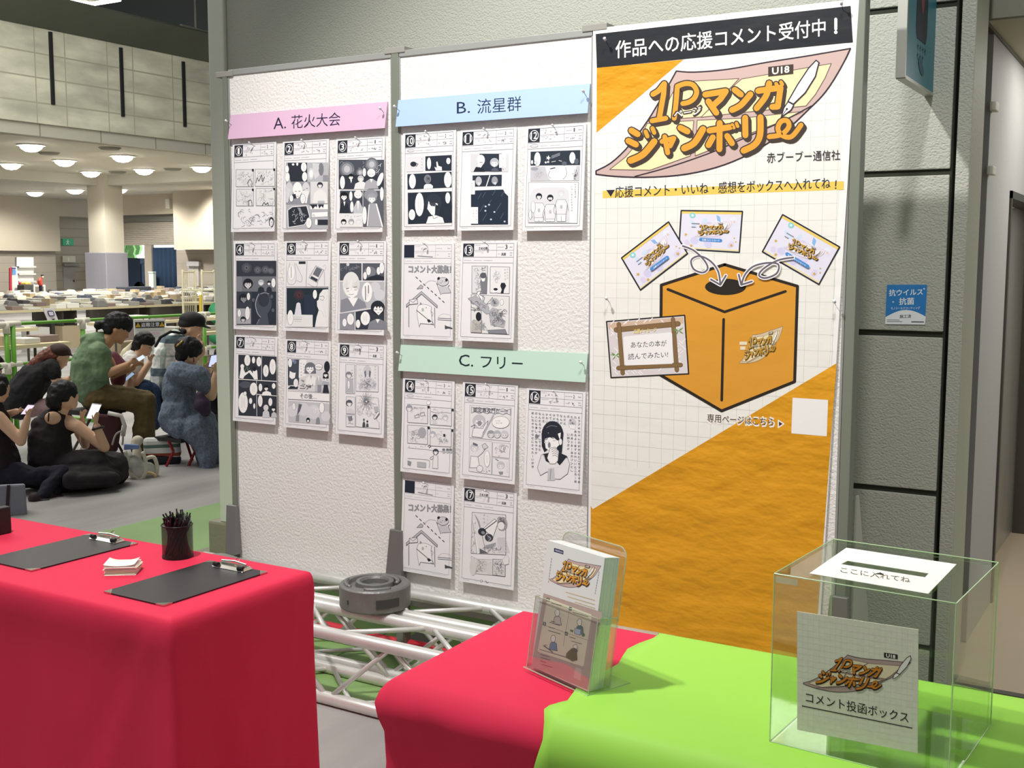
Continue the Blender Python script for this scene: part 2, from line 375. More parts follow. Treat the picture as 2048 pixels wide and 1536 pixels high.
struct(g.build('wall_end', [M_hallwall, M_hallwall2, MATS['joint_wall']]))
g = MB().box((XO0, YF+.5, 2.26), (XW, YF+.56, 3.45))
for k in range(12): g.box((XO0, YF+.48, 2.28+k*.075), (XW, YF+.5, 2.325+k*.075))
struct(g.build('door_3', mat('shutter_grey', 'a8a194', .6)))
struct(MB().box((XO0, YF+.40, 3.18), (XW, YF+.6, 3.45)).build('trim_13', mat('shutter_shade', '6d6d66', .7)))  # dark strip painted in for the shade under the wall header
struct(MB().box((onY(YF-.4, 376, 550).x, YF-.40, 0), (onY(YF-.4, 397, 550).x, YF-.35, 1.45)).box((onY(YF-.5, 373, 530).x, YF-.5, 1.45), (onY(YF-.5, 397.5, 530).x, YF-.35, 1.62), 1).build('door_4', [mat('door_grey', 'a9a49e', .6), mat('door_hood2', 'a5a3a3', .6)]))
struct(MB().box((-80, 50, -.1), (-25, 50.2, 12)).build('sky', M_sky))
rs = random.Random(3)
g = MB(); tc_ = onY(46, 235, 499)
for k in range(60): g.ball((tc_.x+rs.uniform(-1.2, .5), 46+rs.random(), tc_.z+rs.uniform(-.5, .7)), .3+.2*rs.random(), 6, 4)
t = thing('leafy_tree', 'green tree seen through the open shutter', 'tree', (tc_.x, 46, 0))
g.build('crown', mat('leaf_far', '7fae6a', .8), t); MB().tube([(tc_.x-.3, 46.5, 0), (tc_.x-.3, 46.5, tc_.z)], .2, 8).build('trunk', mat('bark', '5a4a3a', .9), t)
TA, TB, TC_ = onY(36, 242, 516), onY(36, 279, 516), onY(36, 293, 527)
t = thing('delivery_truck', 'blue truck parked outside the open shutter door', 'truck', (TB.x, 36.5, 0))
MB().box((TA.x-1, 36, .35), (TB.x, 38.5, TA.z)).build('cargo_box', mat('truck_blue', '4f6484', .5), t, bevel=.04)
MB().box((TB.x, 36.05, .35), (TC_.x, 38.3, TC_.z)).build('cab', mat('truck_cab', '8fa6d8', .5), t, bevel=.08)
for x in (TA.x-.4, TB.x-.1): MB().tube([(x, 36.0, .35), (x, 36.3, .35)], .35, 14).build('wheel', M_dark, t)
CA, CB = onY(YF+.3, 305, 495), onY(YF+.3, 352, 495)
g = MB(); g.grid(lambda u, v: (CA.x+(CB.x-CA.x)*u, YF+.3+.05*math.sin(u*34), CA.z*v), 48, 2)
tag(g.build('blue_curtain', mat('curtain_blue', '1b3048', .9), solid=.02, smooth=True), 'dark blue curtain sheet hanging beside the open shutter', 'curtain')
LA, LB = onY(YF-.1, 297, 543), onY(YF-.1, 306, 543)
tag(MB().box((LA.x, YF-.1, 0), (LB.x, YF+.05, LA.z-.06)).box((LA.x-.01, YF-.12, LA.z-.06), (LB.x+.01, YF+.05, LA.z)).build('white_locker', mat('locker_pale', 'c4cfc6', .5), bevel=.01), 'narrow pale locker at the foot of the dark blue curtain', 'locker')
SA, SB = onY(YF, 335, 398), onY(YF, 344, 417)
tag(MB().box((SA.x, YF-.12, SB.z), (SB.x, YF, SA.z)).box((SA.x+.02, YF-.13, SB.z+.02), (SB.x-.02, YF-.12, SA.z-.02)).build('wall_speaker', mat('speaker_white', 'd6d3c8', .5), bevel=.01), 'small white box mounted high on the hall wall above the shutter', 'wall box')
# exit sign and notice on the far wall
s_ = thing('exit_sign', 'green exit sign on the far wall beside the column', 'sign', (-42.99, 33.8, 2.3))
a, b = onX(-42.95, 125, 477), onX(-42.95, 147, 491)
MB().box((-42.99, a.y, b.z), (-42.93, b.y, a.z)).build('panel', mat('exit_green', '1f8a5c', .5, emit=.25), s_)
A = Art(lambda x, y: onX(-42.925, x, y), (1, 0, 0), .004)
A.ell(135.3, 480, 1.1, 1.1, 'e8f5ee').poly([(134, 481.5), (137, 481.5), (136.6, 485.5), (138.5, 489), (136.6, 489), (135, 486), (133.6, 489.5), (132.2, 489), (134, 485)], 'e8f5ee').line([(133.5, 482.5), (131.5, 484.5)], .8, 'e8f5ee').line([(137, 482.5), (139.5, 484)], .8, 'e8f5ee')
A.build('running_figure', s_)
a, b = onX(-42.95, 125, 512), onX(-42.95, 151, 525)
s_ = thing('door_notice', 'cream notice board above the grey door on the far wall', 'sign', (-42.99, 33.8, 1.6))
MB().box((-42.99, a.y, b.z), (-42.94, b.y, a.z)).build('board', mat('notice_cream', 'd9d6c0', .5), s_)
A = Art(lambda x, y: onX(-42.935, x, y), (1, 0, 0), .004); A.poly([(135, 515), (138, 516), (139, 522), (136, 522.5)], 'f7f5ea'); A.build('emblem', s_)
# lamps of the low ceiling and the wide hall fill
ZC = 4.22
LPX = [(62, 289), (22, 327), (129, 320), (182, 343), (245, 311), (288, 338), (403, 333), (70, 384), (150, 379), (237, 378)]
LWHERE = ['first in the row nearest the concrete beam from the left', 'leftmost under the middle of the low ceiling', 'second under the middle of the low ceiling', 'just in front of the round beam joint at the column top',
          'second in the row nearest the concrete beam from the left', 'third under the middle of the low ceiling', 'closest to the tall pale post', 'leftmost over the far left wall', 'just left of the column over the far wall', 'just right of the column near the shutter']
for i, q in enumerate(LPX):
    p = onZ(ZC, *q); r = .26 if i < 7 else .30
    t = thing('ceiling_light', 'bright round ceiling light, '+LWHERE[i], 'ceiling light', (p.x, p.y, ZC), 0, 'round lights in the low hall ceiling')
    MB().lathe([(r+.05, -.03), (r+.05, 0), (r, 0), (r, -.03)], 20, closed=True, c=p).build('rim', mat('rim_white', 'e4e2da', .5), t)
    MB().lathe([(0.001, -.17), (r*.5, -.15), (r*.85, -.09), (r, -.002), (.001, -.002)], 20, c=p).build('lens', M_lampglow, t)
    lamp('hall_lamp', 'SPOT', (p.x, p.y, ZC-.2), 480 if i < 7 else 800, (1, .98, .92), (p.x+(-1.2 if i in (7, 8) else 0), p.y+(1.2 if i == 9 else 0), 0), spot_size=2.5, spot_blend=.5, shadow_soft_size=.25)
p = onY(29.3, 395, 360); lamp('hall_lamp', 'SPOT', (p.x, 29.2, 4.15), 700, (1, .98, .92), (p.x, 30.6, 2.0), spot_size=2.0, spot_blend=.6, shadow_soft_size=.2)
lamp('hall_wide_fill', 'AREA', (-14, 13, 7.1), 1150, (1, .98, .9), (-16, 15, 0), shape='RECTANGLE', size=9, size_y=12)  # added area light with no fixture, brightens the whole hall
for i, q in enumerate(((98, 305), (220, 295), (345, 337), (235, 343))):
    p = onZ(ZC, *q)
    tag(MB().lathe([(.001, -.05), (.2, -.05), (.26, 0), (.001, 0)], 16, c=p).build('ceiling_vent', mat('vent_grey', '77756b', .7)), 'dark round ceiling vent '+('left of the second front light', 'between the two front lights', 'left of the light by the post', 'above the column top')[i], 'vent', 'round vents in the low hall ceiling')
for i, (a, b) in enumerate((((128, 0), (178, 10)), ((178, 10), (240, 0)), ((362, 60), (420, 75)))):
    p, q = onZ(7.2, *a), onZ(7.2, *b); d_ = (q-p).normalized()
    t = thing('tube_light', ('bright tube light on the dark roof grid, left arm of the V', 'bright tube light on the dark roof grid, right arm of the V', 'single tube light on the dark roof grid beside the pale post')[i], 'tube light', tuple((p+q)/2), 0, 'tube lights on the roof grid')
    MB().tube([p, q], .032, 8).build('tube', M_lampglow, t); MB().tube([p+Vector((0, 0, .09)), q+Vector((0, 0, .09))], .06, 6).build('housing', mat('housing_grey', '8c8c80', .6), t); MB().tube([(p+q)/2+Vector((0, 0, .1)), ((p.x+q.x)/2, (p.y+q.y)/2, 8.2)], .03, 6).build('hanger_rod', MATS['housing_grey'], t)
# ================================================================== DISPLAY PANELS
D = 3.7975
M_board = mat('panel_white', 'e9e7e4', .75, bump=(85, .5))
M_alu = mat('rail_alu', 'a3a5a2', .45, .3)
M_pole = mat('pole_grey', '7e8478', .5, .15)
EDGE = [(-3.715, -2.822), (-2.782, -1.918), (-1.898, -.985)]
PL = ['left white display board under the pink heading strip', 'middle white display board under the blue and green heading strips', 'right display board hidden behind the orange printed banner']
for (x0, x1), lb in zip(EDGE, PL):
    t = thing('display_board', lb, 'display board', ((x0+x1)/2, D, .2), 0, 'display boards in a row')
    MB().box((x0, D, .243), (x1, D+.02, 2.462)).build('board', M_board, t)
    MB().box((x0, D-.006, 2.462), (x1, D+.03, 2.487)).build('top_rail', M_alu, t, bevel=.002)
    MB().box((x0, D-.006, .213), (x1, D+.03, .243)).build('bottom_rail', M_alu, t, bevel=.002)
    for x in (x0, x1): MB().box((x-.004, D-.004, .243), (x+.004, D+.026, 2.462)).build('side_rail', M_alu, t)
for x, h, wd, lb in ((-3.735, 2.47, .028, 'grey panel post at the left edge of the left panel'), (-2.802, 2.49, .036, 'grey panel post between the left and middle panels'), (-1.908, 2.49, .012, 'thin grey panel post between the middle panel and banner'), (-.962, 2.52, .034, 'grey green panel post along the right edge of the banner')):
    t = thing('panel_post', lb, 'post', (x, D+.03, 0), 0, 'posts holding the display panels')
    MB().box((x-wd/2, D-.008, 0), (x+wd/2, D+.05, h)).build('pole', M_pole, t, bevel=.003)
    MB().box((x-.05, D-.010, h-.012), (x+.05, D+.052, h+.012)).build('joint_cap', mat('cap_grey', '97958f', .5), t, bevel=.002)
    if wd > .02:
        MB().hexa([(x-.04+(.02 if x<-3 else 0), D-.055, .31), (x+.042, D-.055, .31), (x+.042, D-.012, .31), (x-.042, D-.012, .31)],
                  [(x-.031, D-.03, .535), (x+.031, D-.03, .535), (x+.031, D-.012, .535), (x-.031, D-.012, .535)]).build('foot_bracket', mat('bracket_grey', '7d7b7a', .45, .4), t, bevel=.004)
        MB().box((x-.06, D-.012, 0), (x+.06, D+.4, .02)).build('foot_plate', MATS['bracket_grey'], t, bevel=.004)
# fin of the last post, turned towards the wall
t = thing('metal_plate', 'pale thin metal plate standing behind the post at the right edge of the banner', 'plate', (-.945, 3.95, 0))
MB().prism([(-.944, 3.86, 0), (-.944, 4.25, 0), (-.944, 3.90, .86), (-.944, 3.875, .86)], (.006, 0, 0)).build('plate', mat('plate_pale', 'bfc3b8', .4, .3), t)
tag(MB().lathe([(.001, 0), (.11, 0), (.105, .035), (.05, .06), (.001, .06)], 24, c=(-3.62, 3.56, .30)).build('round_weight', mat('base_grey', '8b8b87', .5, .35), smooth=True), 'grey round panel base half hidden behind the left red table', 'base', 'round panel bases')

# ------------------------------------------------------------------ pins
M_pin = mat('pin_steel', '6f6f72', .3, .9); M_pinhead = mat('pin_head', 'e8e8ee', .15, coat=.5)
def pin(p, lb, grp, lean=.25, s=1.0):
    t = thing('map_pin', lb, 'pin', tuple(p), 0, grp); p = Vector(p)
    d = Vector((lean*.35, -.86, .42)).normalized(); L = .03*s
    MB().tube([p, p+d*L], .0011, 6).build('shank', M_pin, t)
    MB().lathe([(.0001, 0), (.0042*s, .001), (.0028*s, .006), (.0046*s, .011), (.0001, .0125)], 10).build('head', M_pinhead, t, smooth=True, local=False).matrix_local = Matrix.Translation(d*L*.75) @ d.to_track_quat('Z', 'Y').to_matrix().to_4x4()
    return t
# ------------------------------------------------------------------ heading strips
def slab(name, lb, cat, grp, x0, x1, z1, z0, out, th, m, gap=.002):
    """thin board hung on the panel: top edge close to it, lower edge standing out by `out`"""
    t = thing(name, lb, cat, ((x0+x1)/2, D, z0), 0, grp)
    a, b = D-gap, D-gap-out
    MB().hexa([(x0, b-th, z0), (x1, b-th, z0), (x1, b, z0), (x0, b, z0)], [(x0, a-th, z1), (x1, a-th, z1), (x1, a, z1), (x0, a, z1)]).build('board', m, t)
    o = Vector((x0, a-th, z1))
    hang = Vector((0, b-a, z0-z1)).normalized(); nrm = Vector((1, 0, 0)).cross(hang)
    if nrm.y > 0: nrm = -nrm
    return t, o, nrm
STR = [('heading_strip', 'pink heading strip lettered A at the top of the left panel', -3.703, -2.84, 2.291, 2.184, 'd9b4cf'),
       ('heading_strip', 'blue heading strip lettered B at the top of the middle panel', -2.786, -1.924, 2.293, 2.186, 'a9c3ee'),
       ('heading_strip', 'green heading strip lettered C halfway down the middle panel', -2.783, -1.923, 1.309, 1.203, 'bcd8c8')]
for i, (nm, lb, x0, x1, z1, z0, c) in enumerate(STR):
    t, o, n = slab(nm, lb, 'sign', 'heading strips', x0, x1, z1, z0, .02, .005, mat('strip_'+c, c, .5))
    k = [(420, 60, 5.12), (780, 60, 4.6545), (790, 680, 5.12)][i]
    A = Art(lambda x, y, k=k, o=o, n=n: onP(o, n, k[0]+x/k[2], k[1]+y/k[2]), n)
    if i == 0: A.text('A.', (650, 1018), (778, 1008), 118, '2b2142').text('花火大会', (833, 1012), (1335, 978), 138, '2b2142')
    if i == 1: A.text('B.', (622, 780), (745, 772), 108, '1d2a48').text('流星群', (812, 783), (1222, 752), 138, '1d2a48')
    if i == 2: A.text('C.', (655, 268), (800, 273), 120, '12242a', .01).text('フリ', (880, 284), (1130, 298), 122, '12242a', .01).line([(1203, 238), (1302, 243)], 16, '12242a')
    A.build('heading_text', t)
    for xx, sd in ((x0+.012, 'left'), (x1-.012, 'right')):
        pin((xx, D-.014, z1-.045), 'pin through the %s end of the %s heading strip' % (sd, ('pink', 'blue', 'green')[i]), 'pins in the heading strips', .2 if sd == 'right' else -.2, 1.25)
# ------------------------------------------------------------------ the nineteen comic sheets
K_, G_, M_, L_, W_, N_ = '2c313b', '90929a', 'b7b8be', 'd3d3d7', 'f3f2f1', '5b5d66'
class Sheet(Art):
    def local(s): s.tf = lambda p: p; return s
    def incrop(s, ox, oy, k):
        def f(p):
            q = onP(s.o, s.n, ox+p[0]/k, oy+p[1]/k); return ((q.x-s.o.x)*1000, (q-s.o).dot(s.hang)*1000)
        s.tf = f; return s
    def bub(s, x, y, rx, ry, seed=1, edge=N_, rot=0, tx=True):
        s.oell(x, y, rx, ry, W_, edge, 3, 18, rot)
        if tx:
            n = max(1, int(rx/14)); r = random.Random(seed+int(x))
            for i in range(n):
                cx = x+(i-(n-1)/2)*min(13, rx*.7); h = ry*.55*(.7+.4*r.random()); yy = y-h
                while yy < y+h*.9: e = 3+r.random()*6; s.line([(cx+r.uniform(-2, 2), yy), (cx+r.uniform(-2, 2), yy+e)], 2.6, G_); yy += e+5
        return s
    def scrib(s, x0, y0, x1, y1, n, seed, col=G_, w=2.2, sz=40):
        r = random.Random(seed)
        V = []; F = []; Z = []
        for i in range(n):
            q = min(sz, (x1-x0)/2, (y1-y0)/2); cx, cy = r.uniform(x0+q*.5, x1-q*.5), r.uniform(y0+q*.5, y1-q*.5)
            a = r.random()*6.3; k = r.uniform(.25, .5)*q; m = r.randint(3, 5)
            P = [(cx+k*math.cos(a+j*.7)*r.uniform(.7, 1.1), cy+k*math.sin(a+j*.7)*r.uniform(.7, 1.1)) for j in range(m)]
            for j in range(m-1):
                (xa, ya), (xb, yb) = P[j], P[j+1]; d = math.hypot(xb-xa, yb-ya) or 1; nx, ny = -(yb-ya)/d*w/2, (xb-xa)/d*w/2; b = len(V)
                V += [(xa+nx, ya+ny), (xb+nx, yb+ny), (xb-nx, yb-ny), (xa-nx, ya-ny)]; F.append((b, b+1, b+2, b+3)); Z += [.06*((i*2+j) % 6)]*4
        return s._put(V, F, col, Z)
    def head(s, x, y, r, hair, face=W_, turn=0, eyes=True, long=0):
        s.ell(x, y-.12*r, r*1.08, r*1.1, hair)
        if long: s.poly([(x-r*1.05, y-.2*r), (x+r*1.05, y-.2*r), (x+r*1.15, y+long*r), (x-r*1.15, y+long*r)], hair)
        s.poly([(x-r*.72+turn*r*.2, y-.3*r), (x+r*.72+turn*r*.2, y-.3*r), (x+r*.7+turn*r*.25, y+.35*r), (x+turn*r*.35, y+1.05*r), (x-r*.7+turn*r*.25, y+.35*r)], face)
        q = turn*r*.25
        for k in (-.75, -.3, .15, .55): s.poly([(x+(k-.05)*r, y-.55*r), (x+(k+.42)*r, y-.5*r), (x+(k+.1)*r+q*.3, y+.02*r)], hair)
        if eyes:
            for k in (-.36, .36): s.line([(x+q+(k-.16)*r, y+.2*r), (x+q+(k+.16)*r, y+.18*r)], max(2, r*.1), N_)
            s.line([(x+q-.12*r, y+.66*r), (x+q+.14*r, y+.64*r)], max(1.8, r*.06), N_)
        return s
    def body(s, x, y, w, h, col, collar=None):
        s.poly([(x-w*.22, y), (x+w*.22, y), (x+w*.8, y+h*.28), (x+w, y+h), (x-w, y+h), (x-w*.8, y+h*.28)], col)
        if collar: s.poly([(x-w*.2, y), (x+w*.2, y), (x, y+h*.4)], collar)
        return s
def a1(A):
    A.incrop(450, 270, 5.851)
    for i, (x0, y0, x1, y1) in enumerate(((130, 405, 335, 605), (355, 400, 585, 600), (135, 635, 335, 830), (365, 625, 585, 828))):
        A.rect(x0, y0, x1, y1, 'e1e1e0').box(x0, y0, x1, y1, 4, N_).rect(x1-18, y0-8, x1+4, y0+22, K_).scrib(x0, y0, x1, y1, 26, 11+i, M_, 3, 60).scrib(x0, y0, x1, y1, 9, 41+i, G_, 3, 45)
    A.curve([(280, 600), (270, 560), (295, 520), (320, 560), (315, 600)], 6, K_).curve([(365, 560), (380, 500), (400, 540), (430, 470), (440, 545), (465, 490)], 6, K_)
    A.curve([(280, 828), (275, 775), (310, 765), (320, 825)], 6, K_).curve([(440, 825), (460, 790), (480, 815), (505, 795), (510, 825)], 7, K_)
    A.scrib(135, 850, 590, 1090, 46, 71, G_, 3, 80).curve([(525, 1060), (520, 1000), (545, 965), (572, 1000), (560, 1065), (540, 1070)], 8, K_).ell(545, 985, 22, 24, K_).ell(545, 1000, 13, 16, W_)
def a2(A):
    A.incrop(450, 270, 5.851).rect(715, 322, 1208, 1100, 'b2b3b8')
    A.poly([(735, 325), (962, 325), (965, 545), (770, 548), (750, 470)], K_).rect(965, 322, 1208, 540, M_)
    A.bub(925, 375, 34, 56, 2).bub(935, 488, 31, 56, 3).bub(733, 492, 28, 55, 4, tx=False).bub(728, 400, 24, 44, 4, tx=False).bub(800, 345, 16, 14, tx=False).bub(848, 340, 13, 22, tx=False)
    A.ell(1010, 455, 32, 68, L_).ell(1012, 455, 20, 46, W_).poly([(1030, 330), (1105, 340), (1110, 470), (1060, 520), (1030, 430)], L_).ell(1128, 400, 30, 75, '7a7c84').ell(1070, 385, 34, 48, 'cfcfd3').rect(1150, 470, 1208, 540, G_)
    A.rect(715, 552, 998, 812, G_).ell(755, 640, 46, 88, 'c9cacd').poly([(720, 600), (775, 640), (740, 790), (718, 790)], L_).ell(950, 640, 46, 88, L_).poly([(900, 640), (985, 660), (960, 800), (910, 790)], 'e9e8e8')
    A.ell(852, 635, 54, 84, W_).poly([(812, 640), (895, 640), (880, 720), (852, 745), (825, 720)], 'f0eeee').line([(822, 660), (842, 662)], 6, N_).line([(865, 660), (885, 657)], 6, N_).line([(842, 718), (866, 716)], 4, N_).poly([(785, 700), (830, 690), (840, 740), (780, 745)], K_)
    A.line([(915, 650), (935, 642)], 6, N_).line([(955, 628), (972, 624)], 6, N_).bub(782, 742, 22, 42, 5).bub(915, 748, 29, 58, 6)
    A.rect(1005, 545, 1206, 800, 'd8d7d8').body(1118, 640, 88, 160, 'e6e5e4').head(1116, 590, 32, K_).rect(1090, 770, 1170, 800, M_)
    A.rect(1000, 812, 1206, 868, W_).poly([(985, 812), (1085, 812), (1075, 850), (1060, 830), (1030, 868), (1010, 830)], K_).poly([(1090, 812), (1160, 812), (1150, 855), (1130, 830), (1105, 862)], K_)
    A.opoly([(738, 880), (790, 842), (960, 828), (995, 955), (930, 1052), (745, 1082)], K_, W_, 8)
    A.scrib(750, 850, 980, 1050, 16, 5, L_, 4, 60).poly([(850, 850), (885, 850), (925, 955), (890, 930)], G_)
    A.opoly([(1016, 905), (1206, 895), (1206, 955), (1016, 965)], W_, N_, 3).line([(1035, 930), (1050, 935)], 4, K_).line([(1030, 945), (1055, 950)], 4, N_).rect(1088, 990, 1206, 1055, K_).bub(1070, 1020, 18, 40, tx=False).bub(985, 1030, 34, 62, 8)
def a3(A):
    A.incrop(450, 270, 5.851).rect(1332, 290, 1862, 632, '4a4e58')
    for x, y, r in ((1430, 400, 86), (1720, 345, 76), (1585, 440, 46)):
        A.ell(x, y, r, r*1.05, '6d7079').ell(x, y, r*.72, r*.78, '93959d').ell(x, y, r*.42, r*.48, 'c0c1c6')
    A.scrib(1340, 300, 1850, 470, 22, 9, M_, 3, 50).rect(1340, 470, 1860, 632, '31353f')
    A.body(1480, 520, 66, 112, '353a47', W_).head(1478, 495, 34, '14171d').body(1598, 545, 86, 90, 'e3e2e2').head(1592, 515, 34, 'c2c2c6').body(1716, 515, 84, 115, 'a9aab0', W_).head(1715, 450, 44, 'ebeaea')
    A.bub(1378, 556, 30, 78, 1).bub(1635, 438, 21, 50, 2).bub(1820, 520, 30, 85, 3, rot=.35)
    A.text('シ', (1770, 450), (1815, 430), 50, W_).text('ィ', (1800, 380), (1835, 370), 40, W_)
    A.rect(1348, 652, 1612, 915, '41454f').body(1400, 780, 60, 135, '2a2e38', W_).head(1395, 722, 46, '171a20').bub(1475, 715, 20, 58, 4).bub(1487, 842, 21, 66, 5)
    A.body(1560, 770, 66, 300, 'c1c1c6', W_).head(1560, 700, 44, 'e6e5e5').rect(1620, 650, 1860, 1075, '585b64').ell(1710, 700, 80, 66, G_)
    A.poly([(1690, 800), (1770, 800), (1810, 900), (1850, 1075), (1660, 1075), (1680, 900)], 'a6a7ad').line([(1775, 810), (1845, 1070)], 16, W_).head(1722, 745, 52, '9d9ea5').line([(1690, 820), (1668, 1060)], 10, W_).bub(1838, 690, 22, 82, 6).bub(1637, 940, 26, 105, 7)
    A.rect(1345, 918, 1612, 1078, 'e3e2e2').head(1393, 1020, 30, '15181e').head(1482, 1020, 32, 'a3a4aa').head(1567, 1015, 30, 'd8d7d9').scrib(1350, 925, 1610, 975, 9, 3, G_, 3, 30)
def a4(A):
    A.incrop(450, 470, 5.851).rect(135, 302, 603, 1052, '3b3f49').rect(135, 302, 603, 480, '363a44')
    for x, y, r in ((255, 385, 60), (385, 410, 44), (475, 405, 46), (540, 420, 38)):
        for k in range(18): a = k*.349; A.line([(x+r*.2*math.cos(a), y+r*.2*math.sin(a)), (x+r*math.cos(a), y+r*math.sin(a))], 3, '8b8d94')
    A.rect(135, 484, 603, 662, '70737b').rect(140, 484, 200, 662, '82848b').head(272, 575, 54, '1d2027', 'd7d6d7').head(425, 560, 32, 'b9bac0', 'e5e4e4', eyes=False).body(425, 605, 40, 58, K_).head(518, 565, 24, '20242c', eyes=False).body(520, 605, 34, 58, K_).bub(570, 560, 25, 56, 1)
    A.head(215, 745, 48, '22262e', '8e9097', .5).bub(278, 720, 20, 44, 2).rect(318, 668, 603, 1052, '2c3340')
    A.ell(455, 800, 96, 130, '434954').poly([(365, 800), (400, 700), (520, 690), (545, 830), (500, 930), (520, 1050), (370, 1050), (420, 960), (385, 900)], '4a505c').ell(455, 760, 66, 80, '343a45').curve([(400, 690), (370, 760), (362, 830), (385, 915), (420, 960)], 9, 'a5a7ad').curve([(420, 690), (470, 675), (520, 690)], 7, 'a5a7ad').curve([(405, 985), (375, 1045)], 7, '8b8d94')
    for x, y in ((335, 760), (550, 720), (565, 880)): A.ell(x, y, 16, 22, '5e626c')
    A.rect(140, 860, 305, 1040, 'a9aab0').head(215, 990, 30, '1d2027', L_).bub(170, 915, 20, 46, 3).bub(267, 915, 28, 78, 4)
def a5(A):
    A.incrop(450, 470, 5.851).rect(722, 306, 1212, 605, 'e5e4e5').line([(963, 306), (950, 605)], 4, N_).line([(720, 607), (1214, 610)], 4, N_)
    A.rect(865, 308, 945, 340, K_).curve([(760, 330), (735, 450), (740, 560), (790, 580), (830, 540), (830, 420), (815, 330)], 4, G_).curve([(830, 330), (870, 420), (905, 500), (890, 550), (840, 530)], 4, G_).oell(780, 440, 40, 90, W_, M_, 3).line([(778, 370), (778, 500)], 5, N_)
    A.opoly([(985, 500), (1065, 360), (1160, 410), (1080, 560)], 'd9d8da', N_, 4).poly([(1030, 460), (1075, 375), (1140, 405), (1095, 495)], '6a6d76').poly([(1000, 505), (1015, 480), (1090, 520), (1075, 550)], '3a3e48').poly([(1028, 482), (1034, 472), (1092, 502), (1086, 514)], W_).line([(1165, 430), (1168, 590)], 8, M_).curve([(970, 570), (1060, 610), (1090, 560)], 3, N_).curve([(1150, 370), (1170, 350), (1185, 380), (1165, 420)], 3, M_)
    A.rect(722, 620, 1212, 1078, '22303a').rect(930, 700, 1060, 930, '2c3646')
    for k in range(16): a = k*.393; A.line([(868+14*math.cos(a), 700+14*math.sin(a)), (868+62*math.cos(a+.1), 700+62*math.sin(a+.1))], 4, '743a42')
    A.poly([(726, 930), (1028, 935), (1028, 1076), (722, 1076)], 'e4e4e2').poly([(840, 800), (862, 788), (884, 800), (898, 935), (815, 935)], 'dcdbe2').line([(808, 960), (905, 962)], 3, G_).line([(812, 985), (900, 988)], 4, N_).line([(818, 1008), (895, 1012)], 3, G_)
    A.bub(768, 965, 34, 88, 2).bub(1055, 695, 25, 54, 1)
    A.poly([(1212, 635), (1150, 640), (1110, 690), (1098, 760), (1078, 770), (1080, 830), (1100, 880), (1075, 960), (1055, 1076), (1212, 1078)], 'e9e8e6').curve([(1115, 720), (1150, 715), (1165, 740)], 5, N_).curve([(1115, 750), (1140, 765), (1160, 755)], 4, N_).curve([(1100, 880), (1140, 900), (1160, 960)], 3, M_).curve([(1180, 660), (1150, 800), (1190, 960)], 3, L_).curve([(1200, 700), (1180, 900), (1195, 1060)], 3, L_)
def a6(A):
    A.incrop(450, 470, 5.851).rect(1345, 330, 1598, 530, '4b4f59').rect(1612, 330, 1865, 530, '565a64').rect(1345, 545, 1865, 900, M_)
    A.scrib(1350, 335, 1590, 430, 14, 3, G_, 4, 50).ell(1440, 345, 18, 18, L_).ell(1700, 430, 70, 60, '7a7d86').poly([(1640, 530), (1700, 485), (1790, 465), (1862, 490), (1862, 530)], '2a2e38')
    A.bub(1683, 420, 27, 52, 1).bub(1642, 476, 22, 46, 2).bub(1800, 420, 24, 46, 3, tx=False).bub(1838, 385, 28, 68, 4)
    for x, y, r in ((1760, 610, 60), (1810, 700, 66)): A.ell(x, y, r, r, 'cfcfd4')
    A.poly([(1352, 910), (1358, 760), (1440, 735), (1560, 735), (1640, 790), (1660, 850)], '8a8c95').poly([(1440, 735), (1560, 735), (1505, 840)], W_)
    A.ell(1478, 580, 100, 150, 'e3e2e1').poly([(1400, 620), (1560, 620), (1550, 700), (1490, 745), (1420, 690)], 'f4f2f1').poly([(1390, 600), (1430, 520), (1440, 640)], 'dddcdb').poly([(1440, 600), (1500, 500), (1490, 650)], 'e9e8e6').poly([(1490, 600), (1560, 510), (1570, 640)], 'd8d7d7')
    A.line([(1420, 630), (1450, 622)], 7, N_).line([(1512, 612), (1545, 605)], 7, N_).curve([(1450, 690), (1478, 698), (1510, 690)], 4, N_).ell(1440, 655, 18, 9, L_).ell(1530, 640, 18, 9, L_)
    A.bub(1665, 670, 62, 118, 5, M_).line([(1645, 600), (1648, 760)], 9, N_).line([(1682, 590), (1684, 680)], 9, N_)
    A.line([(1345, 915), (1720, 860)], 8, W_).poly([(1345, 925), (1518, 900), (1520, 1105), (1345, 1105)], G_).poly([(1530, 898), (1740, 862), (1865, 862), (1865, 1105), (1530, 1105)], '353944')
    A.bub(1472, 985, 42, 68, 6).bub(1402, 1025, 26, 48, 7).body(1790, 985, 120, 120, '82848d', W_).head(1790, 860, 76, '272b34', W_, .4).bub(1645, 975, 56, 82, 8).bub(1560, 1040, 27, 50, 9)
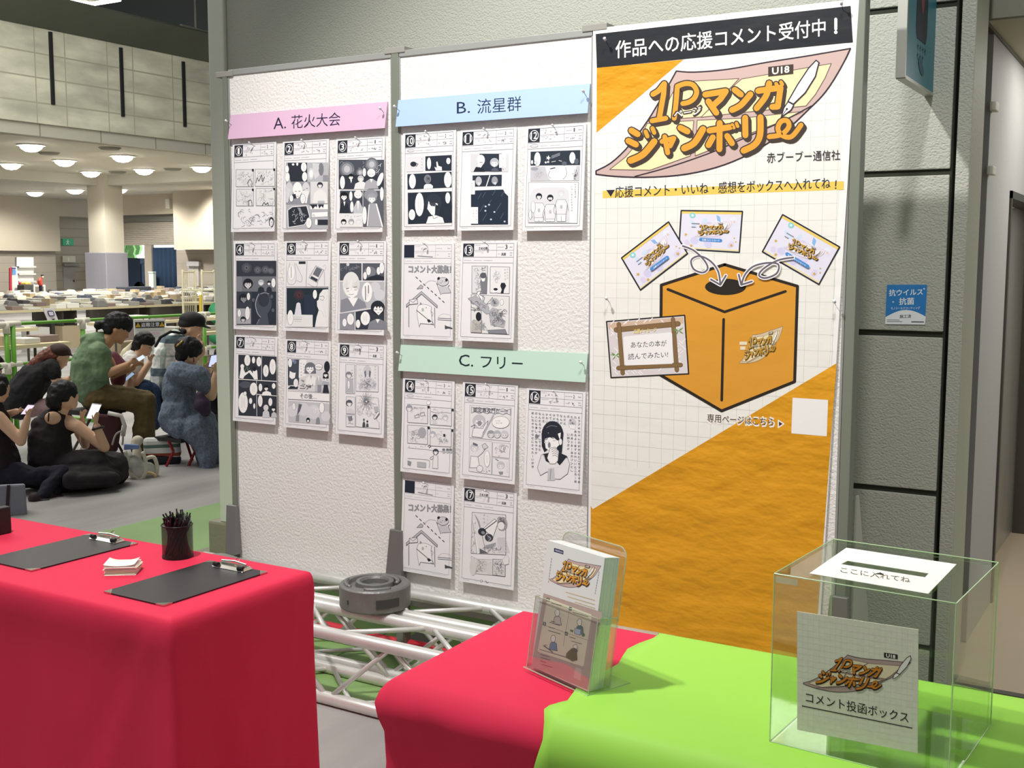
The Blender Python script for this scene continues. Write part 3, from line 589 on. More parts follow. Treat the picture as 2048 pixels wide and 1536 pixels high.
def a7(A):
    A.incrop(450, 660, 5.851).poly([(158, 288), (605, 312), (605, 1020), (160, 998)], '333740')
    A.line([(432, 305), (428, 590)], 6, L_).line([(160, 575), (606, 602)], 8, W_).line([(372, 592), (375, 1005)], 6, L_).line([(375, 752), (606, 772)], 7, W_)
    A.bub(264, 355, 36, 66, 1).bub(336, 352, 20, 40, 2, tx=False).bub(400, 370, 30, 58, 3).bub(560, 430, 38, 92, 4).bub(480, 478, 34, 72, 5)
    A.poly([(170, 560), (190, 440), (215, 410), (225, 470), (240, 500), (285, 480), (280, 500), (230, 540), (215, 570)], W_).poly([(270, 480), (300, 470), (330, 510), (325, 440), (350, 440), (380, 480), (385, 578), (345, 578), (320, 540)], W_).ell(205, 425, 22, 26, W_).ell(346, 455, 24, 28, '22262e').curve([(240, 470), (260, 430), (270, 470), (290, 440)], 4, '7c9a80')
    A.ell(240, 640, 70, 40, '515660').bub(338, 690, 46, 76, 6).bub(215, 850, 56, 122, 7).bub(238, 742, 18, 24, tx=False).bub(302, 830, 20, 36, tx=False).bub(345, 890, 13, 34, tx=False)
    A.bub(417, 672, 22, 46, 8).bub(572, 655, 22, 34, 9, tx=False).body(490, 715, 58, 52, W_).head(485, 682, 30, '171a21')
    A.bub(416, 830, 28, 70, 10).bub(533, 842, 24, 48, 11).body(482, 935, 44, 90, 'cfcfd4').ell(482, 910, 30, 36, 'd9d9dc').body(575, 960, 34, 64, 'c3c3c9').head(570, 925, 28, '171a21')
def a8(A):
    A.incrop(450, 660, 5.851).poly([(738, 335), (1225, 352), (1222, 738), (738, 690)], 'd9d8d9').poly([(738, 340), (885, 345), (865, 640), (738, 650)], '474c57')
    A.bub(764, 385, 24, 52, 1).ell(820, 375, 20, 24, '6c7a9c').ell(800, 360, 14, 16, '8e93a8').poly([(760, 480), (800, 500), (830, 500), (820, 560), (785, 575), (755, 550)], W_).poly([(735, 690), (770, 655), (860, 665), (850, 692)], K_).bub(832, 620, 28, 50, 2)
    A.poly([(870, 350), (955, 350), (945, 540), (865, 560)], W_).vtext('だいすきな', 895, 400, 34, 20, N_).vtext('みんなと', 925, 410, 34, 20, N_)
    A.body(1010, 530, 70, 120, 'ececea', M_).head(1000, 450, 60, '70747d', W_, -.2, long=1.0).bub(1100, 430, 44, 36, 3).line([(1062, 432), (1138, 434)], 4, N_).body(1100, 540, 46, 180, 'bfbfc4', W_).ell(1102, 505, 22, 30, L_).rect(1085, 640, 1130, 725, G_)
    A.ell(1195, 430, 34, 66, '23272f').body(1180, 570, 46, 80, 'aeb0b6', W_).head(1182, 525, 30, '23272f', long=1.4).poly([(1160, 640), (1205, 640), (1222, 735), (1145, 735)], '2c313b').line([(1150, 590), (1215, 600)], 8, W_)
    A.text('ニア', (880, 690), (1005, 700), 46, K_, .02).scrib(870, 570, 1060, 700, 16, 4, N_, 4, 50)
    A.poly([(738, 712), (1224, 745), (1224, 835), (740, 805)], 'efeeee').line([(738, 712), (1224, 745)], 4, N_).line([(740, 808), (1224, 838)], 4, N_).text('その後…', (880, 802), (1072, 812), 62, '30333c', .012)
    A.poly([(740, 825), (1224, 862), (1224, 1108), (745, 1075)], 'c4c4c9')
    for x, y, r in ((790, 950, 60), (920, 930, 70), (1040, 960, 76), (1180, 1010, 54)): A.ell(x, y, r, r*1.1, 'd6d6da')
    A.bub(808, 895, 20, 42, 5).bub(1135, 910, 30, 62, 6, tx=False).poly([(865, 865), (905, 870), (880, 950), (845, 1000)], '5d616b').poly([(835, 1000), (870, 990), (870, 1070), (830, 1070)], '8d9098').body(1090, 1020, 26, 80, '8d9098').ell(975, 1000, 18, 26, L_).ell(975, 1055, 22, 30, '22262e').ell(975, 1065, 12, 14, W_).scrib(1000, 880, 1130, 1010, 8, 5, W_, 5, 50)
def a9(A):
    A.incrop(450, 660, 5.851)
    for q in ((1415, 400, 1520, 740), (1535, 405, 1795, 715), (1420, 780, 1525, 980), (1418, 995, 1525, 1130)): A.opoly([(q[0], q[1]), (q[2], q[1]+(q[2]-q[0])*.05), (q[2], q[3]+(q[2]-q[0])*.04), (q[0], q[3])], 'e2e2e3', N_, 3)
    A.opoly([(1535, 770), (1795, 795), (1810, 985), (1770, 1040), (1805, 1085), (1808, 1155), (1535, 1130)], 'e6e5e6', N_, 3)
    A.poly([(1425, 560), (1500, 570), (1510, 735), (1418, 730)], M_).head(1450, 530, 36, '84868d', W_, .3).vtext('ドキドキ', 1492, 480, 34, 18, N_, 2).bub(1450, 640, 15, 52, 1)
    A.body(1668, 540, 100, 150, L_).ell(1668, 470, 44, 56, 'c9c9ce').poly([(1632, 490), (1650, 470), (1655, 540), (1640, 560)], '6f727a').poly([(1690, 470), (1712, 490), (1700, 560), (1685, 540)], '6f727a').scrib(1545, 560, 1790, 715, 40, 6, G_, 3, 70).scrib(1560, 420, 1620, 620, 10, 7, M_, 3, 40).vtext('きれいだね', 1760, 440, 32, 18, G_).scrib(1620, 560, 1720, 690, 22, 8, N_, 3, 40)
    A.head(1455, 860, 36, '565a63', W_, .3).body(1470, 920, 46, 58, L_).poly([(1440, 1010), (1490, 1005), (1490, 1060), (1450, 1070)], '84868d').scrib(1425, 1000, 1520, 1125, 10, 9, N_, 3, 30)
    for k in range(40): a = k*.157; r_ = 40+60*((k*37) % 11)/11; A.line([(1660+14*math.cos(a), 830+14*math.sin(a)), (1660+r_*math.cos(a)*1.1, 830+r_*math.sin(a)*1.4)], 2.5, N_ if k % 3 else G_)
    A.scrib(1540, 840, 1800, 1010, 36, 10, M_, 3, 60).poly([(1745, 900), (1795, 890), (1800, 970), (1760, 960)], M_).opoly([(1800, 950), (1815, 965), (1760, 1040), (1745, 1025)], 'efeeee', N_, 3).body(1628, 1070, 18, 66, '4a4e58').ell(1628, 1050, 12, 16, '6a6d76').body(1668, 1090, 16, 46, '4a4e58').ell(1668, 1070, 11, 14, '30343d')
def a10(A):
    A.incrop(790, 240, 5.12).opoly([(118, 385), (295, 375), (290, 525), (120, 530)], 'dfdee1', L_, 2).poly([(312, 372), (582, 358), (580, 518), (312, 520)], '2a323e').ell(190, 452, 32, 26, '2b2f38').line([(215, 440), (238, 452), (218, 475)], 6, N_).scrib(150, 470, 230, 500, 4, 4, M_, 3, 30).vtext('もしもし', 278, 405, 30, 16, G_)
    A.bub(350, 445, 22, 62, 1).bub(548, 420, 22, 34, 2).poly([(405, 480), (430, 490), (424, 430), (436, 425), (446, 470), (480, 480), (482, 518), (420, 518)], W_)
    A.poly([(128, 555), (580, 530), (582, 690), (130, 712)], '29313d').bub(180, 628, 36, 76, 3).bub(543, 612, 40, 82, 4).ell(335, 605, 36, 46, '7c7f88').scrib(300, 565, 372, 650, 10, 5, '3a3e48', 4, 40).poly([(300, 670), (320, 655), (365, 655), (390, 675), (388, 702), (295, 706)], W_)
    A.poly([(132, 745), (582, 730), (586, 1052), (135, 1066)], '262e3a').bub(252, 865, 46, 122, 5).bub(176, 970, 34, 56, 6).bub(542, 798, 26, 58, 7)
    A.ell(395, 850, 84, 96, '2f3743').poly([(345, 830), (372, 870), (425, 850), (440, 860), (425, 940), (400, 985), (370, 965), (332, 910)], 'efeeef').poly([(350, 850), (420, 845), (410, 885), (370, 880)], '434852').poly([(415, 860), (470, 900), (450, 1000), (410, 990)], '2b323d').poly([(320, 1062), (345, 990), (420, 975), (490, 1000), (508, 1055)], 'efeeef').curve([(390, 980), (400, 1010), (440, 990)], 4, N_)
def a11(A):
    A.incrop(790, 240, 5.12).rect(776, 345, 1160, 530, L_).poly([(868, 345), (1095, 345), (1095, 528), (868, 528)], '2b3543').poly([(805, 530), (830, 480), (900, 490), (925, 530)], '20262f').ell(882, 410, 40, 54, 'e9e8e9').poly([(850, 400), (905, 410), (900, 460), (880, 490), (855, 470)], W_).line([(868, 435), (898, 432)], 5, N_)
    A.head(1020, 440, 42, 'b4b5bc', W_).body(1025, 490, 40, 40, '545863').rect(1068, 350, 1138, 490, W_).vtext('ほしのよる', 1108, 400, 28, 15, N_)
    A.poly([(795, 568), (1095, 560), (1092, 675), (795, 682)], '2b3341').line([(975, 560), (935, 682)], 9, W_).ell(858, 625, 32, 46, 'b5b6bd').poly([(842, 640), (880, 640), (862, 678)], L_).ell(1022, 620, 32, 42, '9a9ca4').poly([(1005, 640), (1042, 636), (1030, 668)], L_).rect(776, 620, 820, 762, 'ecebec').vtext('ながれぼし', 790, 655, 24, 12, N_).vtext('しずか', 1118, 590, 28, 12, M_)
    A.poly([(780, 765), (820, 762), (822, 722), (1110, 712), (1125, 745), (1160, 780), (1158, 1068), (780, 1072)], '242f40')
    for x, y, l in ((850, 810, 60), (900, 790, 50), (1000, 770, 60), (1090, 780, 50), (870, 940, 70), (1040, 930, 80), (900, 1030, 70), (1080, 1010, 60), (970, 850, 30)): A.line([(x, y), (x+l*.6, y-l)], 4, '5d6675')
    for x, y in ((965, 868), (1020, 942), (985, 1018), (928, 930), (1125, 1040), (930, 886)): A.ell(x, y, 10, 9, 'c5c8d0')
    A.rect(780, 892, 852, 1062, 'efeeef').vtext('ねがいを', 836, 935, 30, 14, N_).vtext('こめて', 805, 935, 30, 14, N_)
def a12(A):
    A.incrop(790, 240, 5.12).poly([(1390, 325), (1898, 308), (1896, 460), (1388, 466)], '2d3541').bub(1460, 402, 34, 74, 1).bub(1405, 432, 12, 22, tx=False).bub(1440, 440, 14, 14, tx=False).bub(1818, 388, 32, 60, 2)
    A.poly([(1550, 375), (1565, 380), (1575, 360), (1580, 382), (1598, 388), (1580, 396), (1578, 415), (1566, 398), (1548, 402), (1560, 390)], W_)
    for k in range(3): A.line([(1605, 370+k*11), (1690, 338+k*11)], 5, '9a9da6')
    for x, y in ((1545, 435), (1570, 430)): A.ell(x, y, 11, 11, L_)
    A.line([(1605, 430), (1645, 422)], 6, L_).line([(1680, 415), (1708, 422)], 6, L_).ell(1735, 445, 26, 20, '5c6470').ell(1860, 425, 24, 30, '5c6470')
    A.poly([(1388, 478), (1892, 470), (1886, 620), (1386, 625)], 'c5c5cb').poly([(1540, 478), (1860, 472), (1830, 620), (1600, 622), (1570, 590)], W_).scrib(1395, 490, 1540, 615, 22, 5, M_, 4, 60).scrib(1800, 480, 1885, 615, 14, 6, N_, 4, 50).line([(1595, 500), (1640, 490)], 10, K_).curve([(1590, 520), (1570, 570), (1600, 600)], 4, N_).curve([(1750, 490), (1760, 560), (1720, 610)], 4, N_).ell(1772, 490, 18, 22, 'e9e8ea').ell(1430, 500, 40, 18, '9c9ea6')
    A.opoly([(1370, 640), (1880, 636), (1868, 1058), (1366, 1052)], 'f0efef', N_, 3).poly([(1380, 780), (1420, 710), (1520, 690), (1740, 690), (1780, 720), (1790, 1050), (1372, 1050)], 'd9d9dd')
    for x, y, h in ((1476, 785, '1e222a'), (1592, 800, '1e222a'), (1706, 750, 'd2d2d7')):
        A.opoly([(x-40, y+65), (x+40, y+65), (x+62, y+110), (x+48, y+215), (x-48, y+215), (x-60, y+110)], 'e2e2e5', N_, 3).opoly([(x-48, y+215), (x+48, y+215), (x+44, 1040), (x-44, 1040)], 'e9e9ea', N_, 3).line([(x, y+235), (x, 1040)], 3, N_).head(x, y, 30, h)
        A.curve([(x-60, y+110), (x-78, y+180), (x-60, y+220)], 3, N_).curve([(x+60, y+110), (x+72, y+180)], 3, N_).ell(x, y+140, 12, 20, M_)
    A.ell(1590, 824, 11, 9, K_).bub(1418, 890, 22, 62, 3).bub(1388, 970, 15, 48, 4).vtext('ずっと見てる', 1848, 670, 25, 18, N_).vtext('いっしょにかえろうよ', 1812, 690, 27, 18, N_)
def apig(A, ox, oy, k, dy):
    A.incrop(ox, oy, k); T = A.tf; A.tf = lambda p: T((p[0], p[1]+dy(p[0])))
    for r_, c in ((.055, '6a6b70'), (.012, 'a5a6ab')): A.text('コメント大募集！', (142, 388), (572, 392), 78, c, r_)
    for i in range(8): x, y = 214+i*39, 430+i*35; A.line([(x, y), (x+17, y+16)], 8, K_)
    A.opoly([(225, 553), (265, 510), (288, 528), (283, 547)], M_, N_, 4).curve([(290, 520), (350, 470), (425, 475)], 3, M_)
    A.poly([(440, 525), (545, 530), (575, 590), (480, 600), (470, 615)], 'c9c9cd').line([(470, 612), (425, 490)], 4, N_).line([(480, 600), (575, 592), (545, 530)], 4, N_).oell(493, 478, 58, 44, 'cfcfd3', N_, 4).ell(448, 445, 13, 16, K_, rot=.6).ell(529, 461, 13, 16, K_).line([(462, 490), (480, 492)], 4, N_).ell(487, 473, 4, 4, K_).ell(515, 478, 4, 4, K_).line([(425, 490), (440, 510)], 5, N_).line([(545, 525), (560, 515)], 5, N_)
    A.opoly([(118, 712), (272, 578), (435, 722), (432, 745), (272, 604), (118, 740)], 'c2c2c6', N_, 5).line([(143, 735), (143, 940)], 5, N_).line([(408, 745), (410, 948)], 5, N_)
    A.opoly([(225, 770), (240, 720), (285, 708), (330, 715), (375, 735), (370, 780), (378, 850), (395, 915), (262, 905), (250, 940), (235, 860)], 'efeeee', G_, 4).poly([(255, 710), (262, 685), (278, 708)], G_).line([(225, 772), (345, 870)], 7, N_).poly([(330, 870), (352, 862), (375, 885), (345, 898)], K_).line([(375, 880), (400, 918), (370, 908)], 4, N_).ell(287, 765, 12, 18, M_).ell(322, 745, 5, 5, N_).curve([(372, 780), (392, 800), (378, 830)], 4, M_)
    A.opoly([(148, 665), (228, 652), (236, 702), (152, 712)], 'e9e8e9', N_, 4).line([(150, 668), (188, 692), (230, 655)], 4, N_)
    A.line([(440, 850), (575, 858)], 6, N_).line([(440, 868), (580, 876)], 6, N_).curve([(440, 840), (490, 808), (560, 820), (575, 845)], 3, M_).poly([(510, 922), (535, 935), (560, 940), (590, 952), (588, 965), (545, 958), (512, 965)], '4b4e56')
def a13(A):
    A.incrop(790, 470, 5.12).opoly([(790, 318), (950, 318), (940, 602), (788, 596)], 'dcdcdd', N_, 4).opoly([(978, 325), (1176, 328), (1172, 600), (974, 592)], 'e6e5e5', N_, 4).opoly([(782, 610), (1172, 628), (1168, 1020), (778, 1000)], 'e0dfdf', N_, 4)
    A.scrib(795, 325, 945, 595, 44, 5, G_, 3, 60).poly([(875, 480), (890, 395), (930, 385), (945, 440), (938, 600), (885, 600)], '7b7d85').ell(905, 445, 20, 32, W_).ell(905, 415, 32, 30, '5a5d66').text('ピ', (890, 365), (935, 365), 40, N_)
    A.scrib(985, 335, 1100, 500, 22, 6, M_, 3, 70).vtext('おまえは', 1130, 365, 32, 18, G_).vtext('だれだ…', 1155, 360, 30, 18, G_).poly([(1080, 520), (1090, 490), (1125, 490), (1140, 520), (1118, 560), (1112, 598), (1082, 598), (1095, 560)], '262a33').ell(1032, 575, 26, 26, W_).ell(1032, 556, 22, 14, '262a33').line([(1020, 590), (1048, 590)], 5, K_)
    A.opoly([(850, 580), (880, 575), (868, 610), (920, 640), (905, 700), (850, 680), (826, 630)], W_, N_, 5).line([(850, 610), (900, 690), (905, 620)], 6, N_).opoly([(940, 710), (1000, 640), (1010, 680), (1060, 670)], W_, N_, 5).opoly([(750, 650), (830, 620), (960, 730), (970, 800), (940, 810)], 'b0b1b7', G_, 4).scrib(760, 650, 960, 800, 22, 7, N_, 3, 60)
    A.ell(1022, 690, 46, 44, 'b4b5ba').poly([(960, 790), (1000, 740), (1060, 760), (1130, 900), (1120, 950), (980, 920)], 'b0b1b6').scrib(960, 740, 1160, 950, 50, 8, N_, 3, 70).scrib(985, 650, 1060, 730, 18, 12, N_, 3, 40).bub(1095, 690, 18, 30, 2).ell(858, 835, 28, 46, '22262e').poly([(790, 880), (840, 870), (900, 920), (890, 1000), (785, 995)], 'b9b6b0').scrib(785, 860, 960, 1000, 34, 9, G_, 3, 60).line([(780, 765), (885, 770), (888, 1000)], 4, N_).opoly([(950, 975), (1130, 965), (1150, 1015), (960, 1005)], '85878f', N_, 4)
def a14(A):
    A.incrop(790, 740, 5.12)
    for i, q in enumerate(((130, 350, 335, 550, 14), (362, 378, 580, 575, 16), (130, 562, 335, 762, 14), (362, 592, 578, 788, 12))):
        x0, y0, x1, y1, sl = q; A.opoly([(x0, y0), (x1, y0+sl), (x1, y1), (x0, y1-sl)], 'e4e3e4', N_, 4).rect(x1, y0+sl+2, x1+22, y0+sl+28, K_)
        A.scrib(x0+6, y0+20, x1-6, y1-20, 14, 20+i, M_, 3, 60)
    A.text('ほんじつのよてい', (195, 395), (318, 402), 20, N_).head(148, 395, 32, '9c9ea5').line([(205, 470), (245, 450), (250, 485), (210, 492)], 4, N_, True).line([(262, 440), (300, 430), (308, 468), (265, 472)], 4, N_, True).text('よし…', (395, 410), (440, 412), 20, N_).curve([(370, 425), (440, 440), (520, 435), (575, 445)], 3, N_)
    A.head(410, 485, 26, '3a3e48').body(408, 510, 22, 40, L_).head(518, 490, 28, 'bfc0c5').body(515, 520, 26, 46, 'e5e4e5').scrib(140, 590, 330, 750, 30, 31, G_, 3, 60).ell(280, 640, 42, 54, 'a9aab0').poly([(495, 655), (515, 655), (518, 680), (498, 685)], '23272f').head(385, 660, 30, 'b5b6bc').scrib(420, 690, 570, 770, 16, 33, G_, 3, 50)
    A.line([(130, 795), (330, 815), (590, 850)], 3, G_).curve([(130, 905), (330, 920), (355, 950), (350, 1000)], 3, N_).head(418, 840, 28, '43464f').opoly([(395, 870), (440, 880), (440, 1010), (385, 1005)], 'e9e8e8', G_, 4).curve([(395, 880), (360, 900), (372, 915), (400, 900)], 4, G_).line([(340, 780), (352, 768), (368, 782), (350, 795)], 7, N_)
    for x in (500, 540, 572): A.ell(x, 830, 16, 24, M_).ell(x, 815, 16, 12, '73767e')
    A.opoly([(230, 940), (318, 950), (318, 1000), (230, 992)], M_, G_, 3).poly([(130, 925), (170, 940), (160, 985), (130, 970)], G_).scrib(140, 770, 320, 800, 6, 8, N_, 3, 24).oell(345, 335, 22, 20, W_, G_, 3)
def a15(A):
    A.incrop(790, 740, 5.12).opoly([(768, 360), (1190, 385), (1180, 732), (762, 690)], 'e5e4e6', G_, 3).opoly([(765, 705), (995, 735), (990, 1070), (758, 1035)], 'e4e3e5', G_, 3).opoly([(1003, 740), (1182, 755), (1172, 905), (1000, 885)], 'e8e4e5', G_, 3).opoly([(1000, 898), (1172, 918), (1170, 1095), (995, 1070)], 'e6e5e6', G_, 3)
    r_ = random.Random(4); top = [(785+i*40, 378+i*2.2+(i % 2)*14) for i in range(11)]; bot = [(1185-i*40, 462-i*2.2-(i % 2)*16) for i in range(11)]
    A.opoly(top+bot, 'dddce0', N_, 4).text('認定専攻門だー!!!', (805, 432), (1155, 452), 52, '4a4d57', .02)
    A.head(862, 530, 62, 'c4c4ca', 'ecebec', .1).ell(868, 545, 22, 26, G_).opoly([(805, 590), (900, 600), (930, 545), (955, 520), (945, 570), (905, 640), (890, 692), (790, 680)], 'ecebec', N_, 4).line([(1010, 460), (890, 690)], 14, 'b6b6bc').line([(780, 580), (820, 560), (815, 600)], 5, N_).bub(1085, 535, 90, 62, 1, N_, tx=False).text('しょうせつ', (1030, 525), (1085, 530), 14, N_).text('かくぞ', (1038, 550), (1100, 552), 14, N_)
    for x, h in ((985, '9c9ea6'), (1050, 'b7b8be'), (1125, 'cdcdd2')): A.head(x, 660, 36, h, 'e9e6e8')
    A.head(815, 800, 40, 'c9c9ce', 'efeeef', .2).poly([(800, 740), (850, 760), (845, 780), (800, 765)], '6d7078').opoly([(890, 770), (925, 750), (955, 790), (915, 820)], 'd5d4d8', N_, 4).opoly([(780, 880), (850, 890), (870, 1000), (765, 1000)], 'eeedee', N_, 4).curve([(850, 890), (905, 840), (925, 800)], 4, N_).oell(870, 1010, 32, 34, 'e9e8e9', N_, 4).bub(945, 910, 30, 84, 2, N_).scrib(900, 1000, 985, 1060, 8, 7, N_, 3, 24)
    A.head(1100, 800, 36, 'd0cdd0', 'ece6e8').scrib(1020, 760, 1170, 890, 14, 8, G_, 3, 50).head(1085, 980, 38, 'c6c6cb', 'ecebec').poly([(1060, 1040), (1110, 1040), (1105, 1070), (1075, 1075)], '8f9199').vtext('やればできる', 1150, 950, 20, 12, G_).line([(1030, 910), (1060, 930)], 6, N_)
def a16(A):
    A.incrop(790, 740, 5.12)
    txt = ['え？アキちゃんの好きなところ？そりゃあ', 'たくさんあるよーまずかわいいところー顔', 'ただ世界一の美少女ーあのツンとし', 'の彼は優しい目つきが', 'んだとっておきのところーかわいい', 'なんがたのしいどれもよくしどい', 'でもでしらもどやしかし', '分かてしょうつすがっし', 'くて白いいやすきるし', 'かわいいおしてもう難いよ', 'んだろうなとおもう気がし', 'なんだろうなーしてると思うともよ', 'の人にも優しくしちゃうから他', '拓しちゃうからとにかくたーい好き']
    for i, t_ in enumerate(txt):
        x = 1885-i*36.5; y0 = 500-i*3.6
        for j, ch in enumerate(t_[:19]):
            y = y0+j*36.5
            if 1495 < x < 1740 and 560 < y < 1090: continue
            if 1440 < x < 1800 and 860 < y < 1110: continue
            if 1745 < x < 1870 and 520 < y < 640: continue
            A.vtext(ch, x, y, 36, 26, '4c4f59', bold=.008)
    A.ell(1815, 545, 42, 50, 'c9c9ce').scrib(1775, 500, 1860, 570, 12, 4, '6b6e77', 4, 40).poly([(1780, 560), (1850, 565), (1845, 605), (1800, 600)], 'efeeee')
    A.poly([(1440, 660), (1452, 655), (1460, 668), (1470, 660), (1478, 672), (1452, 708), (1435, 680)], '7b7e87')
    A.opoly([(1500, 870), (1460, 1000), (1490, 1080), (1560, 1040), (1600, 1110), (1690, 1120), (1770, 1060), (1790, 960), (1760, 880), (1640, 830)], 'e3e2e3', N_, 4)
    A.ell(1614, 660, 112, 138, '282d38').poly([(1502, 650), (1505, 780), (1530, 840), (1560, 820), (1560, 700), (1660, 690), (1660, 840), (1710, 850), (1728, 640)], '282d38')
    A.poly([(1530, 690), (1570, 640), (1650, 660), (1700, 640), (1690, 760), (1650, 800), (1590, 830), (1545, 800)], 'f3f1f1').poly([(1525, 710), (1560, 600), (1580, 690)], '282d38').poly([(1560, 690), (1590, 590), (1650, 690)], '282d38').poly([(1620, 680), (1650, 590), (1690, 720), (1660, 720)], '282d38').curve([(1555, 590), (1600, 570), (1660, 580)], 8, '6c717d')
    A.curve([(1525, 705), (1545, 715), (1565, 702)], 6, K_).curve([(1600, 690), (1622, 698), (1645, 684)], 6, K_).ell(1582, 768, 14, 30, '7b7e87').line([(1575, 725), (1572, 738)], 3, N_).ell(1545, 740, 16, 7, L_).ell(1632, 722, 16, 7, L_).oell(1697, 735, 18, 34, 'efeeee', N_, 4)
    A.poly([(1515, 860), (1570, 850), (1600, 960), (1540, 930)], '282d38').poly([(1640, 840), (1700, 850), (1770, 890), (1690, 980), (1640, 920)], '282d38').curve([(1525, 870), (1555, 960), (1600, 990), (1680, 985), (1755, 900)], 5, W_)
    A.opoly([(1590, 800), (1640, 790), (1680, 830), (1670, 930), (1640, 960), (1590, 960), (1560, 900)], 'f1efef', N_, 4)
    for k in range(4): A.curve([(1605+k*4, 815+k*22), (1635, 805+k*22), (1672, 835+k*18)], 4, N_)
    A.poly([(1570, 1010), (1630, 1005), (1640, 1130), (1560, 1130)], 'c5c5ca').line([(1600, 1010), (1590, 1120)], 4, N_)
def a17(A):
    A.incrop(790, 950, 5.12).opoly([(792, 380), (1135, 408), (1135, 818), (780, 800)], 'e0dfe0', N_, 4).opoly([(840, 860), (1130, 872), (1130, 1040), (785, 1005), (782, 830)], 'dddcdc', G_, 3)
    for k in range(16): A.line([(815+k*3, 400+k*6), (870+k*4, 480+k*20)], 2.5, G_)
    for k in range(14): A.line([(1050+k*6, 640), (1060+k*9, 800)], 2.5, M_)
    A.line([(805, 470), (850, 800)], 14, W_).line([(800, 470), (842, 800)], 3, N_).scrib(782, 440, 835, 800, 16, 3, G_, 3, 40)
    A.opoly([(905, 550), (1020, 450), (1060, 480), (1005, 640), (960, 600)], 'efeeee', N_, 4).ell(1100, 500, 52, 70, 'a5a3a8').scrib(1040, 420, 1150, 570, 40, 5, '5a555c', 4, 60).ell(1090, 520, 34, 40, 'e9e8e8').line([(1040, 470), (920, 560)], 8, '3b3f48')
    A.ell(895, 580, 42, 38, '33373f', rot=.3).ell(965, 640, 42, 38, '3a3e47', rot=.3).ell(905, 590, 20, 16, '8a8c93', rot=.4).ell(970, 645, 22, 22, '5f626a').curve([(950, 620), (985, 650), (960, 675)], 4, L_).poly([(868, 750), (960, 800), (870, 800)], '62656d').poly([(930, 720), (1040, 690), (1000, 740), (940, 760)], '9c9ea5').scrib(870, 690, 1120, 800, 22, 6, G_, 3, 70).vtext('あれは', 915, 420, 36, 20, G_).vtext('みえた', 950, 430, 36, 18, M_)
    A.ell(900, 930, 62, 64, 'd2d1cf').scrib(770, 840, 1000, 1020, 40, 7, G_, 3, 60).ell(800, 940, 34, 88, 'd6d5d3').ell(970, 960, 34, 62, 'd6d5d3').opoly([(1005, 860), (1130, 868), (1130, 1038), (1003, 1022)], 'd5d4d5', N_, 4).scrib(1008, 865, 1128, 1035, 36, 8, N_, 3, 40).opoly([(1100, 870), (1150, 810), (1170, 850), (1165, 910), (1120, 920)], 'e6e5e4', M_, 3).ell(885, 1085, 13, 13, N_).ell(885, 1085, 9, 9, W_).line([(930, 1080), (938, 1105), (955, 1102)], 4, N_)
SH = [(1, -3.695, 2.163, a1), (2, -3.402, 2.159, a2), (3, -3.110, 2.154, a3), (4, -3.703, 1.731, a4), (5, -3.400, 1.734, a5), (6, -3.108, 1.732, a6), (7, -3.711, 1.315, a7), (8, -3.408, 1.309, a8), (9, -3.114, 1.304, a9),
      (10, -2.764, 2.160, a10), (11, -2.489, 2.155, a11), (12, -2.194, 2.151, a12), (0, -2.774, 1.721, lambda A: apig(A, 790, 470, 5.12, lambda x: 0)), (13, -2.487, 1.725, a13),
      (14, -2.774, 1.172, a14), (15, -2.480, 1.173, a15), (16, -2.186, 1.164, a16), (-1, -2.779, .752, lambda A: apig(A, 790, 950, 5.12, lambda x: -18+(x-118)*.03)), (17, -2.484, .750, a17)]
LAB = {1: 'comic sheet number 1, pale pencil panels under the pink strip', 2: 'comic sheet number 2, grey faces beside dark night panel', 3: 'comic sheet number 3, festival crowd under fireworks', 4: 'comic sheet number 4, dark page with a large shadowed profile', 5: 'comic sheet number 5, phone above and white profile on black below',
       6: 'comic sheet number 6, smiling fair haired figure and dark haired figure below', 7: 'comic sheet number 7, night page with many white bubbles', 8: 'comic sheet number 8, girls above a white caption band', 9: 'comic sheet number 9, sketchy fireworks in small panels', 10: 'comic sheet number 10, three dark navy panels with long bubbles',
       11: 'comic sheet number 11, large navy starry panel at the bottom', 12: 'comic sheet number 12, three boys standing below a close-up face', 0: 'unnumbered comment sheet with a pig drawing above the green strip', 13: 'comic sheet number 13, swooping sketchy figure above the green strip', 14: 'comic sheet number 14, four small panels and classroom below',
       15: 'comic sheet number 15, spiky caption and shouting figure', 16: 'comic sheet number 16, praying dark haired girl over vertical writing', -1: 'unnumbered comment sheet with a pig drawing, lowest left on the middle panel', 17: 'comic sheet number 17, kicking boots in one large panel at the bottom'}
M_paper = mat('sheet_board', 'e9e8ea', .6)
